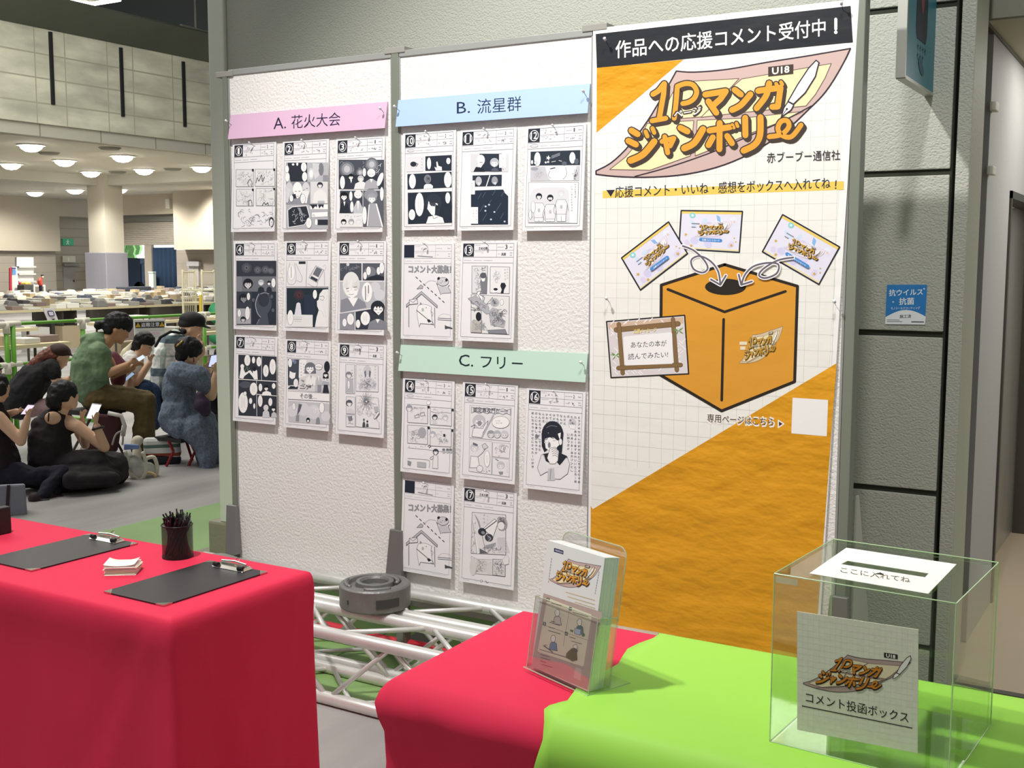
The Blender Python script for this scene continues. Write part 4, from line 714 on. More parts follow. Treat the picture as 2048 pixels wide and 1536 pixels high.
for num, x0, z1, fn in SH:
    tilt = .024 if num not in (0, 10, 4) else .014
    t, o, n = slab('comic_sheet', LAB[num], 'comic page', 'comic sheets pinned on the panels', x0, x0+.255, z1, z1-.386, tilt, .004, M_paper)
    A = Sheet(None, n); A.o = o; A.hang = Vector((0, -tilt, -.386)).normalized(); A.fn = lambda u, v, o=o, h=A.hang: o+Vector((u/1000, 0, 0))+h*(v/1000)
    A.local()
    if num > 0: A.rect(12, 6, 62, 57, '2a2f3a').ell(37, 31.5, 19.5, 20.5, W_).ell(37, 31.5, 17, 18, '2a2f3a'); s_ = str(num); hw = 5 if num < 2 else 8 if num < 10 else 13; A.text(s_, (37-hw, 44), (37+hw, 44), 25, W_, .05 if num < 10 else .03)
    else: A.rect(12, 6, 62, 57, '232b38')
    A.box(12, 6, 243, 371, .9, N_).line([(62, 6), (243, 6)], .8, N_).line([(62, 32), (243, 32)], .7, N_).line([(12, 59), (243, 59)], .9, N_).line([(166, 6), (166, 59)], .7, N_).line([(12, 81), (243, 81)], .9, N_)
    r = random.Random(num+50)
    for (u, v, L, c, wd) in ((67, 12, 24, M_, 1.6), (67, 37, 28, M_, 1.6), (170, 20, 26, M_, 2.4), (172, 46, 10, M_, 2.4), (224, 20, 12, G_, 2.8), (226, 42, 10, G_, 2.4), (226, 51, 10, G_, 2.4), (18, 71, 34, M_, 1.8), (64, 71, 32, M_, 1.8), (108, 71, 40, M_, 2), (18, 377, 30, G_, 1.4), (76, 377, 8, M_, 1.4), (160, 377, 72, M_, 1.6)):
        x = u
        while x < u+L: e = r.uniform(1.2, 3.6); A.line([(x, v+r.uniform(-.5, .5)), (x+e, v+r.uniform(-.5, .5))], wd, c); x += e+1.3
    if num in (9, 13, 17): A.text('3', (205, 27), (214, 27), 16, K_, .02).text('兵庫', (188, 53), (208, 53), 11, K_, .02).text('さめの群', (84, 30), (124, 30), 11, '4a4d57', .02)
    elif num > 0:
        A.scrib(78, 10, 140, 31, 7 if num % 3 else 4, num, N_ if num in (2, 6, 12, 16) else G_, 1.5, 14).scrib(74, 36, 150, 56, 5, num+9, G_, 1.4, 12).text(str(1+num % 3), (204, 26), (209, 26), 13, N_, .01).scrib(184, 37, 216, 56, 6, num+3, N_, 1.5, 12)
        if num in (10, 12, 14, 15): A.line([(40+17*math.cos(a_*.5), 70+6*math.sin(a_*.5)) for a_ in range(13)], 1, G_)
    else: A.scrib(92, 12, 124, 31, 8, 3, N_, 1.6, 16).line([(80, 50), (152, 54)], 4, G_)
    fn(A)
    A.build('printed_page', t)
    nm = {0: 'the upper pig sheet', -1: 'the lower pig sheet'}.get(num, 'comic sheet %d' % num)
    pin((x0+.128, D-.007, z1-.014), 'clear headed pin holding '+nm, 'pins in the comic sheets', -.3 if num % 2 else .1)
# ================================================================== THE BANNER AND ITS PRINT
def logo(A, f=None, outline='463b35', orange='e3a03a', page='cbb0aa', cream='f3e4b2', rim='3a2f38', pen=True, tag18=True):
    """the event's lettering over a curled sheet, in the units of the banner close-up; f maps them elsewhere"""
    T0 = A.tf
    if f: A.tf = lambda p: T0(f(p))
    sc = 1.0
    outer = smooth([(632, 520), (760, 528), (1000, 508), (1300, 455), (1600, 408), (1905, 355)], 4)+smooth([(1905, 355), (1860, 450), (1780, 590), (1700, 700), (1600, 800), (1450, 940), (1250, 1080), (1050, 1180), (850, 1245), (640, 1283), (400, 1297), (180, 1290), (45, 1275)], 3)+smooth([(45, 1250), (150, 1195), (260, 1095), (360, 970), (450, 840), (560, 650), (632, 520)], 3)
    A.poly(outer, page).line(outer, 11, rim, True)
    for p in ([(650, 600), (1090, 575), (1035, 635), (815, 855), (500, 880), (600, 690)], [(1110, 578), (1765, 465), (1720, 570), (1650, 690), (1580, 775), (1050, 830), (812, 858), (1020, 655)],
              [(420, 903), (760, 882), (735, 1140), (440, 1245), (145, 1240), (260, 1150), (345, 1050)], [(785, 880), (1110, 865), (1560, 815), (1400, 890), (1200, 965), (1000, 1050), (770, 1140)]):
        A.opoly(p, cream, '7a6460', 6)
    A.curve([(330, 1290), (600, 1215), (900, 1110), (1150, 1000), (1400, 890), (1620, 775)], 8, rim)
    W1 = 44
    ST = [([(462, 690), (500, 668), (545, 612), (540, 690), (508, 868)], W1-6, 0), ([(455, 884), (556, 866)], W1-8, 0), ([(640, 640), (632, 740), (618, 866)], W1-8, 0), ([(640, 632), (700, 612), (755, 622), (782, 670), (765, 718), (725, 748), (680, 758)], W1-8, 1),
          ([(845, 692), (995, 668), (955, 725), (905, 770)], W1, 0), ([(868, 742), (925, 825)], W1, 0), ([(1060, 658), (1105, 692)], W1, 0), ([(1040, 805), (1105, 770), (1175, 690)], W1, 1),
          ([(1232, 665), (1395, 642), (1375, 780), (1335, 782)], W1, 0), ([(1312, 610), (1290, 700), (1220, 792)], W1, 1), ([(1362, 612), (1372, 630)], 26, 0), ([(1398, 600), (1408, 618)], 26, 0),
          ([(305, 955), (350, 982)], W1, 0), ([(282, 1030), (338, 1058)], W1, 0), ([(298, 1175), (390, 1130), (472, 1035)], W1+4, 1), ([(408, 962), (422, 998)], 30, 0), ([(458, 938), (472, 972)], 30, 0),
          ([(528, 1035), (615, 1012), (588, 1068)], 36, 0), ([(548, 1000), (570, 1118)], 36, 0), ([(662, 935), (715, 962)], W1, 0), ([(690, 1085), (765, 1045), (828, 945)], W1+4, 1),
          ([(875, 955), (1025, 930)], W1, 0), ([(950, 900), (948, 1092)], W1, 0), ([(900, 1005), (868, 1062)], W1, 0), ([(1005, 995), (1040, 1048)], W1, 0), ([(1042, 912), (1054, 935)], 24, 0), ([(1072, 902), (1082, 925)], 24, 0),
          ([(1136, 862), (1138, 990)], W1, 0), ([(1248, 858), (1245, 990), (1205, 1060), (1125, 1102)], W1+2, 1), ([(1312, 1000), (1400, 985), (1455, 930), (1445, 885), (1400, 888), (1375, 940), (1405, 990), (1475, 1000), (1545, 915)], 36, 1)]
    ST = [(smooth(p, 4) if c else p, w_) for p, w_, c in ST]
    for dx, dy, e in ((16, 20, 18), (8, 10, 18), (0, 0, 18)):
        for p, w_ in ST: A.line([(x+dx, y+dy) for x, y in p], w_+e, outline)
    b0 = A.base; A.base = max((o[3] for o in A.ops), default=0)+1
    for p, w_ in ST: A.line(p, w_, orange)
    A.base += 1
    A.text('ページ', (612, 872), (818, 838), 66, outline, .13).text('ページ', (618, 864), (812, 832), 52, 'f7f4ee', .03)
    if tag18: A.poly([(1305, 490), (1488, 470), (1488, 540), (1305, 560)], outline).text('U18', (1335, 545), (1458, 530), 48, 'f7f4ee', .05)
    if pen:
        A.opoly([(1450, 742), (1520, 620), (1600, 500), (1655, 442), (1676, 458), (1650, 560), (1575, 680), (1490, 762)], 'f2f0f4', rim, 9)
        A.opoly([(1450, 745), (1492, 768), (1472, 805), (1400, 858), (1420, 790)], 'f7f5f7', rim, 8).line([(1405, 850), (1440, 800)], 5, rim).ell(1442, 798, 8, 8, rim)
    A.base = b0; A.tf = T0
def affine(a, b, c, A_, B_, C_):
    """the affine map that takes a,b,c to A_,B_,C_"""
    (x1, y1), (x2, y2), (x3, y3) = a, b, c; d = (x2-x1)*(y3-y1)-(x3-x1)*(y2-y1)
    def f(p):
        u = ((p[0]-x1)*(y3-y1)-(x3-x1)*(p[1]-y1))/d; v = ((x2-x1)*(p[1]-y1)-(p[0]-x1)*(y2-y1))/d
        return (A_[0]+u*(B_[0]-A_[0])+v*(C_[0]-A_[0]), A_[1]+u*(B_[1]-A_[1])+v*(C_[1]-A_[1]))
    return f
LG = ((45, 1275), (1905, 355), (632, 520))
YB = D-.0085
CR = dict(bump=(3.2, .5, (1, 1, 2.2)))
mat('bn_white', 'efeee7', .42, spec=.35, **CR); mat('bn_black', '26282d', .35, spec=.5, **CR); mat('bn_yellow', 'dd9c24', .42, spec=.35, bump=(3.6, 1.0, (1, 1, 1.9), .028))
mat('bn_box', 'dd9c38', .42, spec=.35, **CR); mat('bn_margin', 'f4f3f1', .4, **CR)
t = thing('banner', 'tall printed banner with orange lettering and a yellow box drawing, pinned over the right panel', 'banner', (-1.44, YB, .25))
cr = crop(0, 0, 1, YB)
def edge(x): return cr(*x)
def bfn(u, v):
    z = 2.486-v*2.236; xr = -.967+(-1.033+.967)*v; x = -1.914+(xr+1.914)*u
    return (x, YB+.0004, z)
MB().grid(bfn, 40, 40).build('sheet', [MATS['bn_margin']], t, smooth=True)
K1 = crop(1180, 0, 3.65714, YB)
A = Art(K1, (0, -1, 0), .0001)
k2 = lambda p: (p[0], p[1]+340*3.65714); k3 = lambda p: (p[0], p[1]+600*3.65714)
bl, br_ = (20, 1530+2194), (1805, 462+2194)
def inv(X, Z):
    v = Vector((X, YB, Z))-CAM; zc = v.dot(FW); return ((1024+FPX*v.dot(RT)/zc-1180)*3.65714, (768-FPX*v.dot(UP)/zc)*3.65714)
A.poly([inv(-1.902, 2.465), inv(-.998, 2.465), inv(-1.046, .30), inv(-1.902, .27)], 'bn_white')
X = -1.90; gl = []
while X < -1.0:
    A.line([inv(X, 2.3), inv(X+(0 if X < -1.04 else 0), .9 if X < -1.1 else 1.3)], 1.9, 'c3c8c0'); X += .0465
Z = .6
while Z < 2.33: A.line([inv(-1.9, Z), inv(-1.012, Z)], 1.9, 'c3c8c0'); Z += .0540
A.poly([inv(-1.903, 2.466), inv(-.993, 2.466), (1923, 310), (50, 497)], 'bn_black')
A.poly([(50, 497), (685, 436), (48, 970)], 'bn_yellow')
A.poly([inv(-1.904, .735), (20, 3724), br_, inv(-1.044, .285), inv(-1.903, .262)], 'bn_yellow')
A.text('作品への応援コメント受付中', (188, 428), (1722, 262), 128, 'f4f3f0', .014).line([(1798, 140), (1798, 212)], 22, 'f4f3f0').ell(1798, 236, 13, 13, 'f4f3f0')
logo(A)
A.text('赤ブーブー通信社', (1295, 1192), (1830, 1170), 76, '39333f', .004)
A.poly([(93, 1396), (1857, 1325), (1857, 1388), (93, 1450)], 'e9cb62').poly([(120, 1390), (182, 1388), (152, 1440)], '2f2b3a').text('応援コメント・いいね・感想をボックスへ入れてね', (184, 1448), (1758, 1380), 84, '2f2b3a', .008).line([(1800, 1322), (1797, 1360)], 9, '2f2b3a').ell(1797, 1377, 6, 6, '2f2b3a')
A.tf = k2
# the drawn box
hexa = [(985, 692), (1518, 850), (1497, 1548), (963, 1762), (516, 1500), (522, 842)]
A.poly(hexa, 'bn_box').line(hexa, 22, '2e2722', True).line([(570, 873), (985, 1038), (1430, 888)], 20, '2e2722').line([(978, 1092), (964, 1684)], 20, '2e2722').ell(992, 855, 150, 60, '2b2620', 32)
logo(A, affine(*LG, (1095, 1412), (1412, 1143), (1190, 1205)), outline='6d5324', orange='c79a42', page='d6c3a4', cream='ecdcae', rim='8a7452')
A.rect(1095, 1255, 1150, 1280, 'e9dcc0').rect(1100, 1290, 1138, 1315, 'e9dcc0')
# comment cards
def card(q, lg, pill, txt):
    (a, b, c, d_) = q
    def m(u, v): return (a[0]+(b[0]-a[0])*u+(d_[0]-a[0])*v+(a[0]-b[0]+c[0]-d_[0])*u*v, a[1]+(b[1]-a[1])*u+(d_[1]-a[1])*v+(a[1]-b[1]+c[1]-d_[1])*u*v)
    A.poly(q, 'e3e1f1').line(q, 11, '2b2a30', True)
    r = random.Random(5)
    for i in range(16):
        u, v = r.uniform(.1, .9), r.uniform(.14, .86); x, y = m(u, v); A.ell(x, y, r.uniform(22, 42), r.uniform(14, 30), r.choice(['d3d0ee', 'e9dff0', 'cfe0f2', 'e6e9f6', 'dcd3ec']), 12, r.random()*3)
    A.poly([m(.01, .02), m(.99, .02), m(.99, .075), m(.01, .075)], 'efcf6a').poly([m(.01, .94), m(.99, .94), m(.99, .97), m(.01, .97)], 'efe0a0')
    x, y = m(.19, .12); A.ell(x, y, 22, 20, '8fd3d3').ell(x, y, 9, 9, 'e8faf6'); p_ = [m(.58, .1), m(.64, .14), m(.66, .28), m(.6, .24)]; A.poly(p_, '8db9ea')
    for u, v in ((.1, .62), (.86, .84), (.9, .66), (.88, .26), (.2, .9), (.93, .75)):
        x, y = m(u, v); s_ = 15 if u < .89 else 9; A.poly([(x+s_*(1 if k % 2 == 0 else .42)*math.sin(k*.628+.3), y-s_*(1 if k % 2 == 0 else .42)*math.cos(k*.628+.3)) for k in range(10)], 'd2ab52' if v > .5 else 'e3c7c0')
    logo(A, affine(*LG, m(*lg[0]), m(*lg[1]), m(*lg[2])), outline='5a4c30', orange='d3a54a', page='e9e0ea', cream='f4f0f0', rim='c9c0d2')
    P0, P1 = m(*pill[0]), m(*pill[1]); A.line([P0, P1], 25, '4f8fd2'); nx, ny = P1[0]-P0[0], P1[1]-P0[1]
    A.text('応援コメントカード', (P0[0]+nx*.08-ny*.06, P0[1]+ny*.08+8), (P0[0]+nx*.94-ny*.06, P0[1]+ny*.94+8), 15, 'f2f6fb', .02)
    for v in (.33, .42): A.line([m(.19, v), m(.31 if v < .4 else .25, v)], 6, '7d7688')
LGC = ((.255, .66), (.84, .24), (.36, .32))
card([(668, 297), (1115, 303), (1092, 603), (650, 577)], LGC, ((.35, .73), (.68, .735)), 0)
card([(232, 643), (575, 380), (714, 612), (370, 878)], LGC, ((.35, .74), (.68, .75)), 0)
card([(1410, 327), (1826, 563), (1675, 837), (1262, 598)], LGC, ((.35, .75), (.72, .76)), 0)
for pts, hd in (([(680, 556), (762, 590), (838, 662), (862, 720), (825, 750), (760, 725), (742, 660), (800, 630), (880, 665), (938, 740), (955, 838)], [(885, 800), (955, 840), (995, 772)]), ([(1490, 640), (1380, 660), (1275, 720), (1240, 770), (1290, 790), (1370, 755), (1380, 690), (1300, 680), (1200, 705), (1138, 765), (1112, 838)], [(1092, 765), (1110, 840), (1188, 815)])):
    for w_, c in ((28, 'f5f3f5'), (13, '6a6470')): A.curve(pts, w_, c).line(hd, w_, c)
A.tf = k3
q = [(122, 158), (693, 112), (722, 540), (155, 568)]
A.poly(q, 'dcd5d6').line(q, 10, '2a2724', True)
r = random.Random(8)
def mm(u, v): return (q[0][0]+(q[1][0]-q[0][0])*u+(q[3][0]-q[0][0])*v, q[0][1]+(q[1][1]-q[0][1])*u+(q[3][1]-q[0][1])*v)
A.poly([mm(.02, .03), mm(.98, .03), mm(.98, .14), mm(.02, .14)], 'd3b8a0')
for i in range(52):
    u, v = (r.uniform(.03, .12) if i % 2 else r.uniform(.84, .95), r.uniform(.06, .9)) if i < 30 else (r.uniform(.04, .9), r.uniform(.89, .95) if i % 2 else r.uniform(.04, .08))
    s_ = 1 if (i//3) % 2 else -1; x, y = mm(u, v); A.line([(x, y), (x+22, y+s_*22)], 7, 'f2eeef')
for a, b, w_ in (((192, 218), (645, 174), 34), ((212, 176), (240, 535), 27), ((608, 140), (636, 512), 27), ((208, 497), (665, 474), 27)): A.line([a, b], w_+5, '5f4a30').line([a, b], w_, '866b48')
A.poly([(245, 275), (258, 266), (590, 236), (602, 245), (612, 455), (602, 466), (265, 479), (253, 470)], 'f2f0f1')
A.text('応援メッセージ', (322, 246), (486, 232), 32, 'f0dc8e', .02).text('あなたの本が', (300, 352), (562, 338), 46, '34323a', -.004).text('読んでみたい!', (280, 438), (572, 420), 46, '34323a', -.004)
for x, y in ((648, 225), (190, 405)):
    for a in (-2.6, -.6, .5, 2.2, 3.3): A.poly([(x, y), (x+20*math.cos(a-.25), y+20*math.sin(a-.25)), (x+44*math.cos(a), y+44*math.sin(a)), (x+20*math.cos(a+.25), y+20*math.sin(a+.25))], '6f9a58')
A.text('専用ページはこちら', (852, 902), (1348, 934), 78, 'f6f2ea', .075).text('専用ページはこちら', (858, 892), (1342, 924), 60, '4a2f2c', .01)
A.opoly([(1378, 880), (1378, 932), (1418, 906)], '4a2f2c', 'f6f2ea', 9)
A.poly([(1482, 714), (1742, 731), (1732, 997), (1473, 975)], 'f3f2f0')
A.build('print', t)
for q in ((1216, 90), (1686, 20), (1219, 605), (1672, 612)):
    p = onY(YB-.002, *q); pin(p, 'pin in the banner, ' + {1216: 'at the left of its black title bar', 1686: 'at the right of its black title bar', 1219: 'halfway down its left edge', 1672: 'halfway down its right edge'}[q[0]], 'pins in the banner', .2, 1.3)
# ------------------------------------------------------------------ sticker and projecting sign on the block wall
t = thing('wall_sticker', 'square blue and white sticker on the grey block wall right of the banner', 'sticker', (-.924, YW, 1.42))
q = [onY(YW-.004, *p) for p in ((1774.1, 569.5), (1854.1, 569.5), (1849.6, 648.7), (1770.2, 647.7))]
MB().prism(q, (0, .005, 0)).build('label', mat('sticker_blue', '2c7fc6', .35, coat=.3), t)
A = Art(crop(1640, 300, 3.84, YW-.004), (0, -1, 0), .0002)
A.poly([(503, 1283)]+[(510+i*30.2, 1283-55*math.sin(math.pi*(i+.2)/10.4)) for i in range(11)]+[(813, 1283), (806, 1341), (500, 1337)], 'eef2f6')
A.text('抗ウイルス', (530, 1122), (790, 1114), 50, 'f4f8fb', .02).text('抗菌', (608, 1190), (722, 1187), 54, 'f4f8fb', .02).text('モノシールドコーティング', (545, 1226), (768, 1222), 20, 'e4eef8', .015).text('施工済', (612, 1292), (700, 1290), 26, '23262c', .02)
for x, y, s_ in ((800, 1066, 10), (562, 1167, 10)): A.poly([(x, y-s_), (x+2.5, y-2.5), (x+s_, y), (x+2.5, y+2.5), (x, y+s_), (x-2.5, y+2.5), (x-s_, y), (x-2.5, y-2.5)], 'eef6fc')
for a, b, y in ((515, 610, 1305), (515, 630, 1318), (705, 795, 1320)): A.line([(a, y), (b, y+1)], 4 if y < 1320 else 9, '5a6470')
A.build('printed_face', t)
t = thing('projecting_sign', 'teal sign projecting edge-on from the grey block wall, top right', 'sign', (-.86, 4.2, 2.27))
MB().box((-.885, 3.985, 2.265), (-.857, 4.45, 2.80)).build('panel', mat('sign_teal', '2f7c8c', .45, emit=0), t)
MB().box((-.887, 3.975, 2.258), (-.856, 3.987, 2.80)).box((-.887, 3.985, 2.255), (-.856, 4.45, 2.266)).build('edge_trim', mat('sign_edge', 'b6b7b0', .4, .4), t)
A = Art(lambda y, z: Vector((-.8565, y, z)), (1, 0, 0), .0006)
A.poly([(4.12, 2.84), (4.30, 2.84), (4.30, 2.44), (4.28, 2.41), (4.14, 2.41), (4.12, 2.44)], '1d2433').ell(4.21, 2.62, .035, .12, '7a3a44').ell(4.21, 2.70, .05, .05, '5a3440')
r = random.Random(2)
for i in range(7):
    y, z = 4.15+.04*(i % 4), 2.385-.03*(i//4); A.line([(y, z), (y+.022, z+.006)], .006, '1f3a48').line([(y+.01, z+.012), (y+.012, z-.012)], .005, '1f3a48')
A.ell(4.22, 2.325, .05, .02, '2a5664', rot=-.4); A.build('printed_panel', t)
# ================================================================== TABLES AND CLOTHS
M_red = mat('cloth_red', (.70, .036, .085), .6, spec=.08, bump=(5, .35, (1, 1, .45))); M_lime = mat('cloth_lime', (.34, .68, .085), .55, spec=.25, bump=(5, .3, (1, 1, .6)))
def cloth(name, lb, x0, y0, x1, y1, zt, m, seed, off=.004, hang=.74, bulge=.006, skip=(), amp=.007, parts=96):
    """cloth laid over a table: flat top with a rolled edge and sides that fall in shallow folds"""
    r = random.Random(seed); R = .018
    per = []                                  # outline points with outward normals, corners rounded
    nx = max(6, int((x1-x0)/.011)); ny = max(6, int((y1-y0)/.011))
    def corner(cx, cy, a0):
        for k in range(5): a = a0+math.pi/2*k/4; per.append((cx, cy, math.cos(a), math.sin(a)))
    for i in range(1, nx): per.append((x0+(x1-x0)*i/nx, y0, 0, -1))
    corner(x1, y0, -math.pi/2)
    for i in range(1, ny): per.append((x1, y0+(y1-y0)*i/ny, 1, 0))
    corner(x1, y1, 0)
    for i in range(1, nx): per.append((x1-(x1-x0)*i/nx, y1, 0, 1))
    corner(x0, y1, math.pi/2)
    for i in range(1, ny): per.append((x0, y1-(y1-y0)*i/ny, -1, 0))
    corner(x0, y0, math.pi)
    ph = [r.uniform(0, 6.3) for _ in range(6)]
    prof = [(-.05, 0), (-.02, 0), (-.004, -.0015), (.004, -.006), (.008+bulge*.3, -.016), (.009+bulge*.7, -.032), (.009+bulge, -.055), (.009+bulge*.75, -.085), (.009+bulge*.2, -.12)]+[(.008, -.12-(hang-.12)*k/9) for k in range(1, 10)]
    g = MB(); n = len(per)
    for o_, dz in prof:
        for (x, y, ax, ay) in per:
            d = max(0, -dz-.03)/hang; s = x*1.0+y*1.31
            wv = amp*d**.8*(math.sin(s*15+ph[0])*.5+math.sin(s*31+ph[1]+d*2)*.35+math.sin(s*7+ph[2])*.7)
            dc = min(math.hypot(x-cx, y-cy) for cx in (x0, x1) for cy in (y0, y1)); wv += .022*d**1.1*math.exp(-(dc/.05)**2) - .012*d*math.exp(-((dc-.13)/.05)**2) + .009*d**.5*math.exp(-((dc-.05-d*.33)/.022)**2) - .006*d**.5*math.exp(-((dc-.10-d*.42)/.03)**2)
            wv += .0022*min(1, d*20)*math.exp(-(((s*1.0+ph[4]) % .43-.2)/.007)**2)
            oo = off+o_+(wv if dz < -.03 else 0)
            if o_ < 0: q = (min(max(x+off*ax, x0-off-o_), x1+off+o_), min(max(y+off*ay, y0-off-o_), y1+off+o_), zt+off+(dz if o_ > -.01 else 0))
            else: q = (x+ax*oo, y+ay*oo, zt+off+dz+.0015*math.sin(s*23+ph[3])*(1 if dz < -.01 else 0))
            g.v.append(q)
    for k in range(len(prof)-1):
        for i in range(n): g.f.append((k*n+i, k*n+(i+1) % n, (k+1)*n+(i+1) % n, (k+1)*n+i)); g.m.append(0)
    g.f.append(tuple(range(n))); g.m.append(0)
    return tag(g.build(name, m, smooth=True), lb, 'tablecloth', 'cloths on the reception tables')
def table(lb, x0, y0, x1, y1, zt):
    t = thing('folding_table', lb, 'table', ((x0+x1)/2, (y0+y1)/2, 0), 0, 'reception tables under the cloths')
    MB().box((x0, y0, zt-.03), (x1, y1, zt)).build('tabletop', mat('table_wood', 'a58a66', .5), t)
    for x in (x0+.08, x1-.08):
        for y in (y0+.06, y1-.06): MB().tube([(x, y, 0), (x, y, zt-.03)], .013, 8).build('leg', mat('leg_steel', '8d8d8d', .4, .7), t)
ZT = .742
table('folding table under the red cloth on the left', -4.05, 1.995, -2.19, 2.498, ZT)
cloth('tablecloth', 'plain red cloth over the left table with clipboards on it', -4.06, 1.985, -2.186, 2.508, ZT, M_red, 3)
table('folding table under the red and lime cloths on the right', -1.445, 1.95, .35, 2.50, ZT)
cloth('tablecloth', 'red cloth showing at the left end of the right table', -1.452, 1.945, .36, 2.505, ZT, M_red, 5, bulge=.03, amp=.016)
# lime cloth laid across the red one: an open strip running front to back
def lime(u, v):
    xs = -1.062+.03*math.sin(u*5)*0; L = [(-.70, 0), (-.40, .012), (-.14, .026), (-.10, .036), (-.06, .037), (-.03, .026), (-.008, .012), (.0, .0)]
    return None
pr = [(1.945-.012, .02), (1.945-.018, .25), (1.945-.022, .45), (1.945-.030, .60), (1.945-.046, .64), (1.945-.054, .675), (1.945-.048, .71), (1.945-.028, .738), (1.945-.004, .7525), (1.96, .7545), (1.99, .755)]
pr += [(2.0+.05*k, .7552) for k in range(10)]+[(2.49, .755), (2.514, .748), (2.524, .72), (2.522, .6), (2.524, .3)]
g = MB(); rr = random.Random(4); NX = 44
for i in range(NX+1):
    x = -1.066+1.30*i/NX
    for k, (y, z) in enumerate(pr):
        d = max(0, .70-z) if k < 9 else 0
        wy = .014*d*(math.sin(x*24)+.6*math.sin(x*41+1)); xx = x
        if i == 0: xx += .012*math.sin(k*1.3)-(.010*d if k < 9 else 0)+(.03*(y-2.0) if k > 8 else 0)*-.4
        wz = 0
        if 9 <= k < 20: e = math.exp(-((x+.13)/.16)**2); wz = .004*abs(math.sin((y*1.0+x*.5)*26))*e
        g.v.append((xx, y+wy, z+wz))
n = len(pr)
for i in range(NX):
    for k in range(n-1): g.f.append((i*n+k, (i+1)*n+k, (i+1)*n+k+1, i*n+k+1)); g.m.append(0)
tag(g.build('tablecloth', M_lime, smooth=True, solid=.0012), 'lime green cloth laid over the red one on the right table', 'tablecloth', 'cloths on the reception tables')
# ------------------------------------------------------------------ clipboards
M_clip = mat('clip_chrome', 'c9c5bd', .2, 1); M_cb = mat('clipboard_black', '231f22', .42, spec=.6, bump=(600, .05)); M_cbe = mat('corner_metal', 'cfc9bd', .25, 1)
def clipboard(lb, x0, y0, x1, y1, z, skew=0):
    t = thing('clipboard', lb, 'clipboard', ((x0+x1)/2, (y0+y1)/2, z), skew, 'black clipboards on the left table')
    c = Vector(t.location); R_ = Matrix.Rotation(skew, 3, 'Z')
    def P(u, v, h): return c + R_ @ Vector((u, v, h))
    hw, hh = (x1-x0)/2, (y1-y0)/2; o = []
    for sx, sy in ((-1, -1), (1, -1), (1, 1), (-1, 1)):
        for a in range(4): an = math.atan2(sy, sx)-math.pi/4+math.pi/6*a; o.append(P(sx*(hw-.012)+.012*math.cos(an), sy*(hh-.012)+.012*math.sin(an), 0))
    MB().prism(o, (0, 0, .004)).build('board', M_cb, t)
    for sx, sy in ((-1, -1), (1, -1), (1, 1), (-1, 1)):
        MB().prism([P(sx*hw*1.004, sy*hh*1.003, .0005), P(sx*(hw-.03), sy*hh*1.003, .0005), P(sx*hw*1.004, sy*(hh-.03), .0005)], (0, 0, .0042)).build('metal_corner', M_cbe, t)
    b = MB(); yb = hh-.028
    for u in range(2): b.box((-.062, yb-.012+u*.022, .0045), (.062, yb-.004+u*.022, .012))
    b2 = MB().add([P(*p) for p in [(-.065, yb-.02, .0045), (.065, yb-.02, .0045), (.065, yb+.024, .0045), (-.065, yb+.024, .0045), (-.058, yb-.008, .012), (.058, yb-.008, .012), (.058, yb+.02, .014), (-.058, yb+.02, .014)]], [(3, 2, 1, 0), (4, 5, 6, 7), (0, 1, 5, 4), (1, 2, 6, 5), (2, 3, 7, 6), (3, 0, 4, 7)])
    b2.build('clip_plate', M_clip, t, bevel=.002)
    MB().tube([P(-.05, yb+.012, .018), P(0, yb+.016, .021), P(.05, yb+.012, .018)], .003, 8).build('lever', M_clip, t)
    MB().tube([P(-.006, yb+.02, .018), P(-.004, yb+.03, .028), P(.008, yb+.03, .028), P(.008, yb+.02, .018)], .0015, 6).build('hanging_loop', M_clip, t)
    for s in (-1, 1): MB().tube([P(s*.040, yb-.012, .012), P(s*.058, yb-.010, .012)], .007, 10).build('grip', mat('grip_black', '161417', .4), t)
TZ = ZT+.0045
clipboard('black clipboard on the left red table nearest its right end', -2.508, 2.045, -2.272, 2.430, TZ, -.02)
clipboard('black clipboard at the left end of the red table, partly cut off', -3.098, 2.085, -2.862, 2.47, TZ, -.02)
# ------------------------------------------------------------------ pen cup and pens
pc = Vector((-2.632, 2.425, TZ))
t = thing('pen_cup', 'round black mesh cup full of pens on the left red table', 'pen cup', pc)
m = bpy.data.materials.new('mesh_black'); m.use_nodes = True; nt = m.node_tree; b = nt.nodes['Principled BSDF']; b.inputs['Base Color'].default_value = (.012, .012, .012, 1); b.inputs['Roughness'].default_value = .4
b.inputs['Alpha'].default_value = .62; MATS['mesh_black'] = m
MB().lathe([(.046, .002), (.0462, .1)], 40, c=pc).build('mesh_wall', m, t, smooth=True, fix=False)
MB().lathe([(.0465, .098), (.0485, .1005), (.0465, .103), (.0445, .1005)], 32, c=pc, closed=True).build('rim', mat('cup_rim', '101011', .35), t, smooth=True)
MB().lathe([(.001, 0), (.047, 0), (.047, .004), (.001, .004)], 32, c=pc).build('bottom', MATS['cup_rim'], t)
M_pen = mat('pen_black', '141214', .3, spec=.6, coat=.3); M_pclip = mat('pen_clip', '9a9a9e', .25, .9)
rr = random.Random(12); NP = 24
WH = ['front', 'left', 'right', 'back']
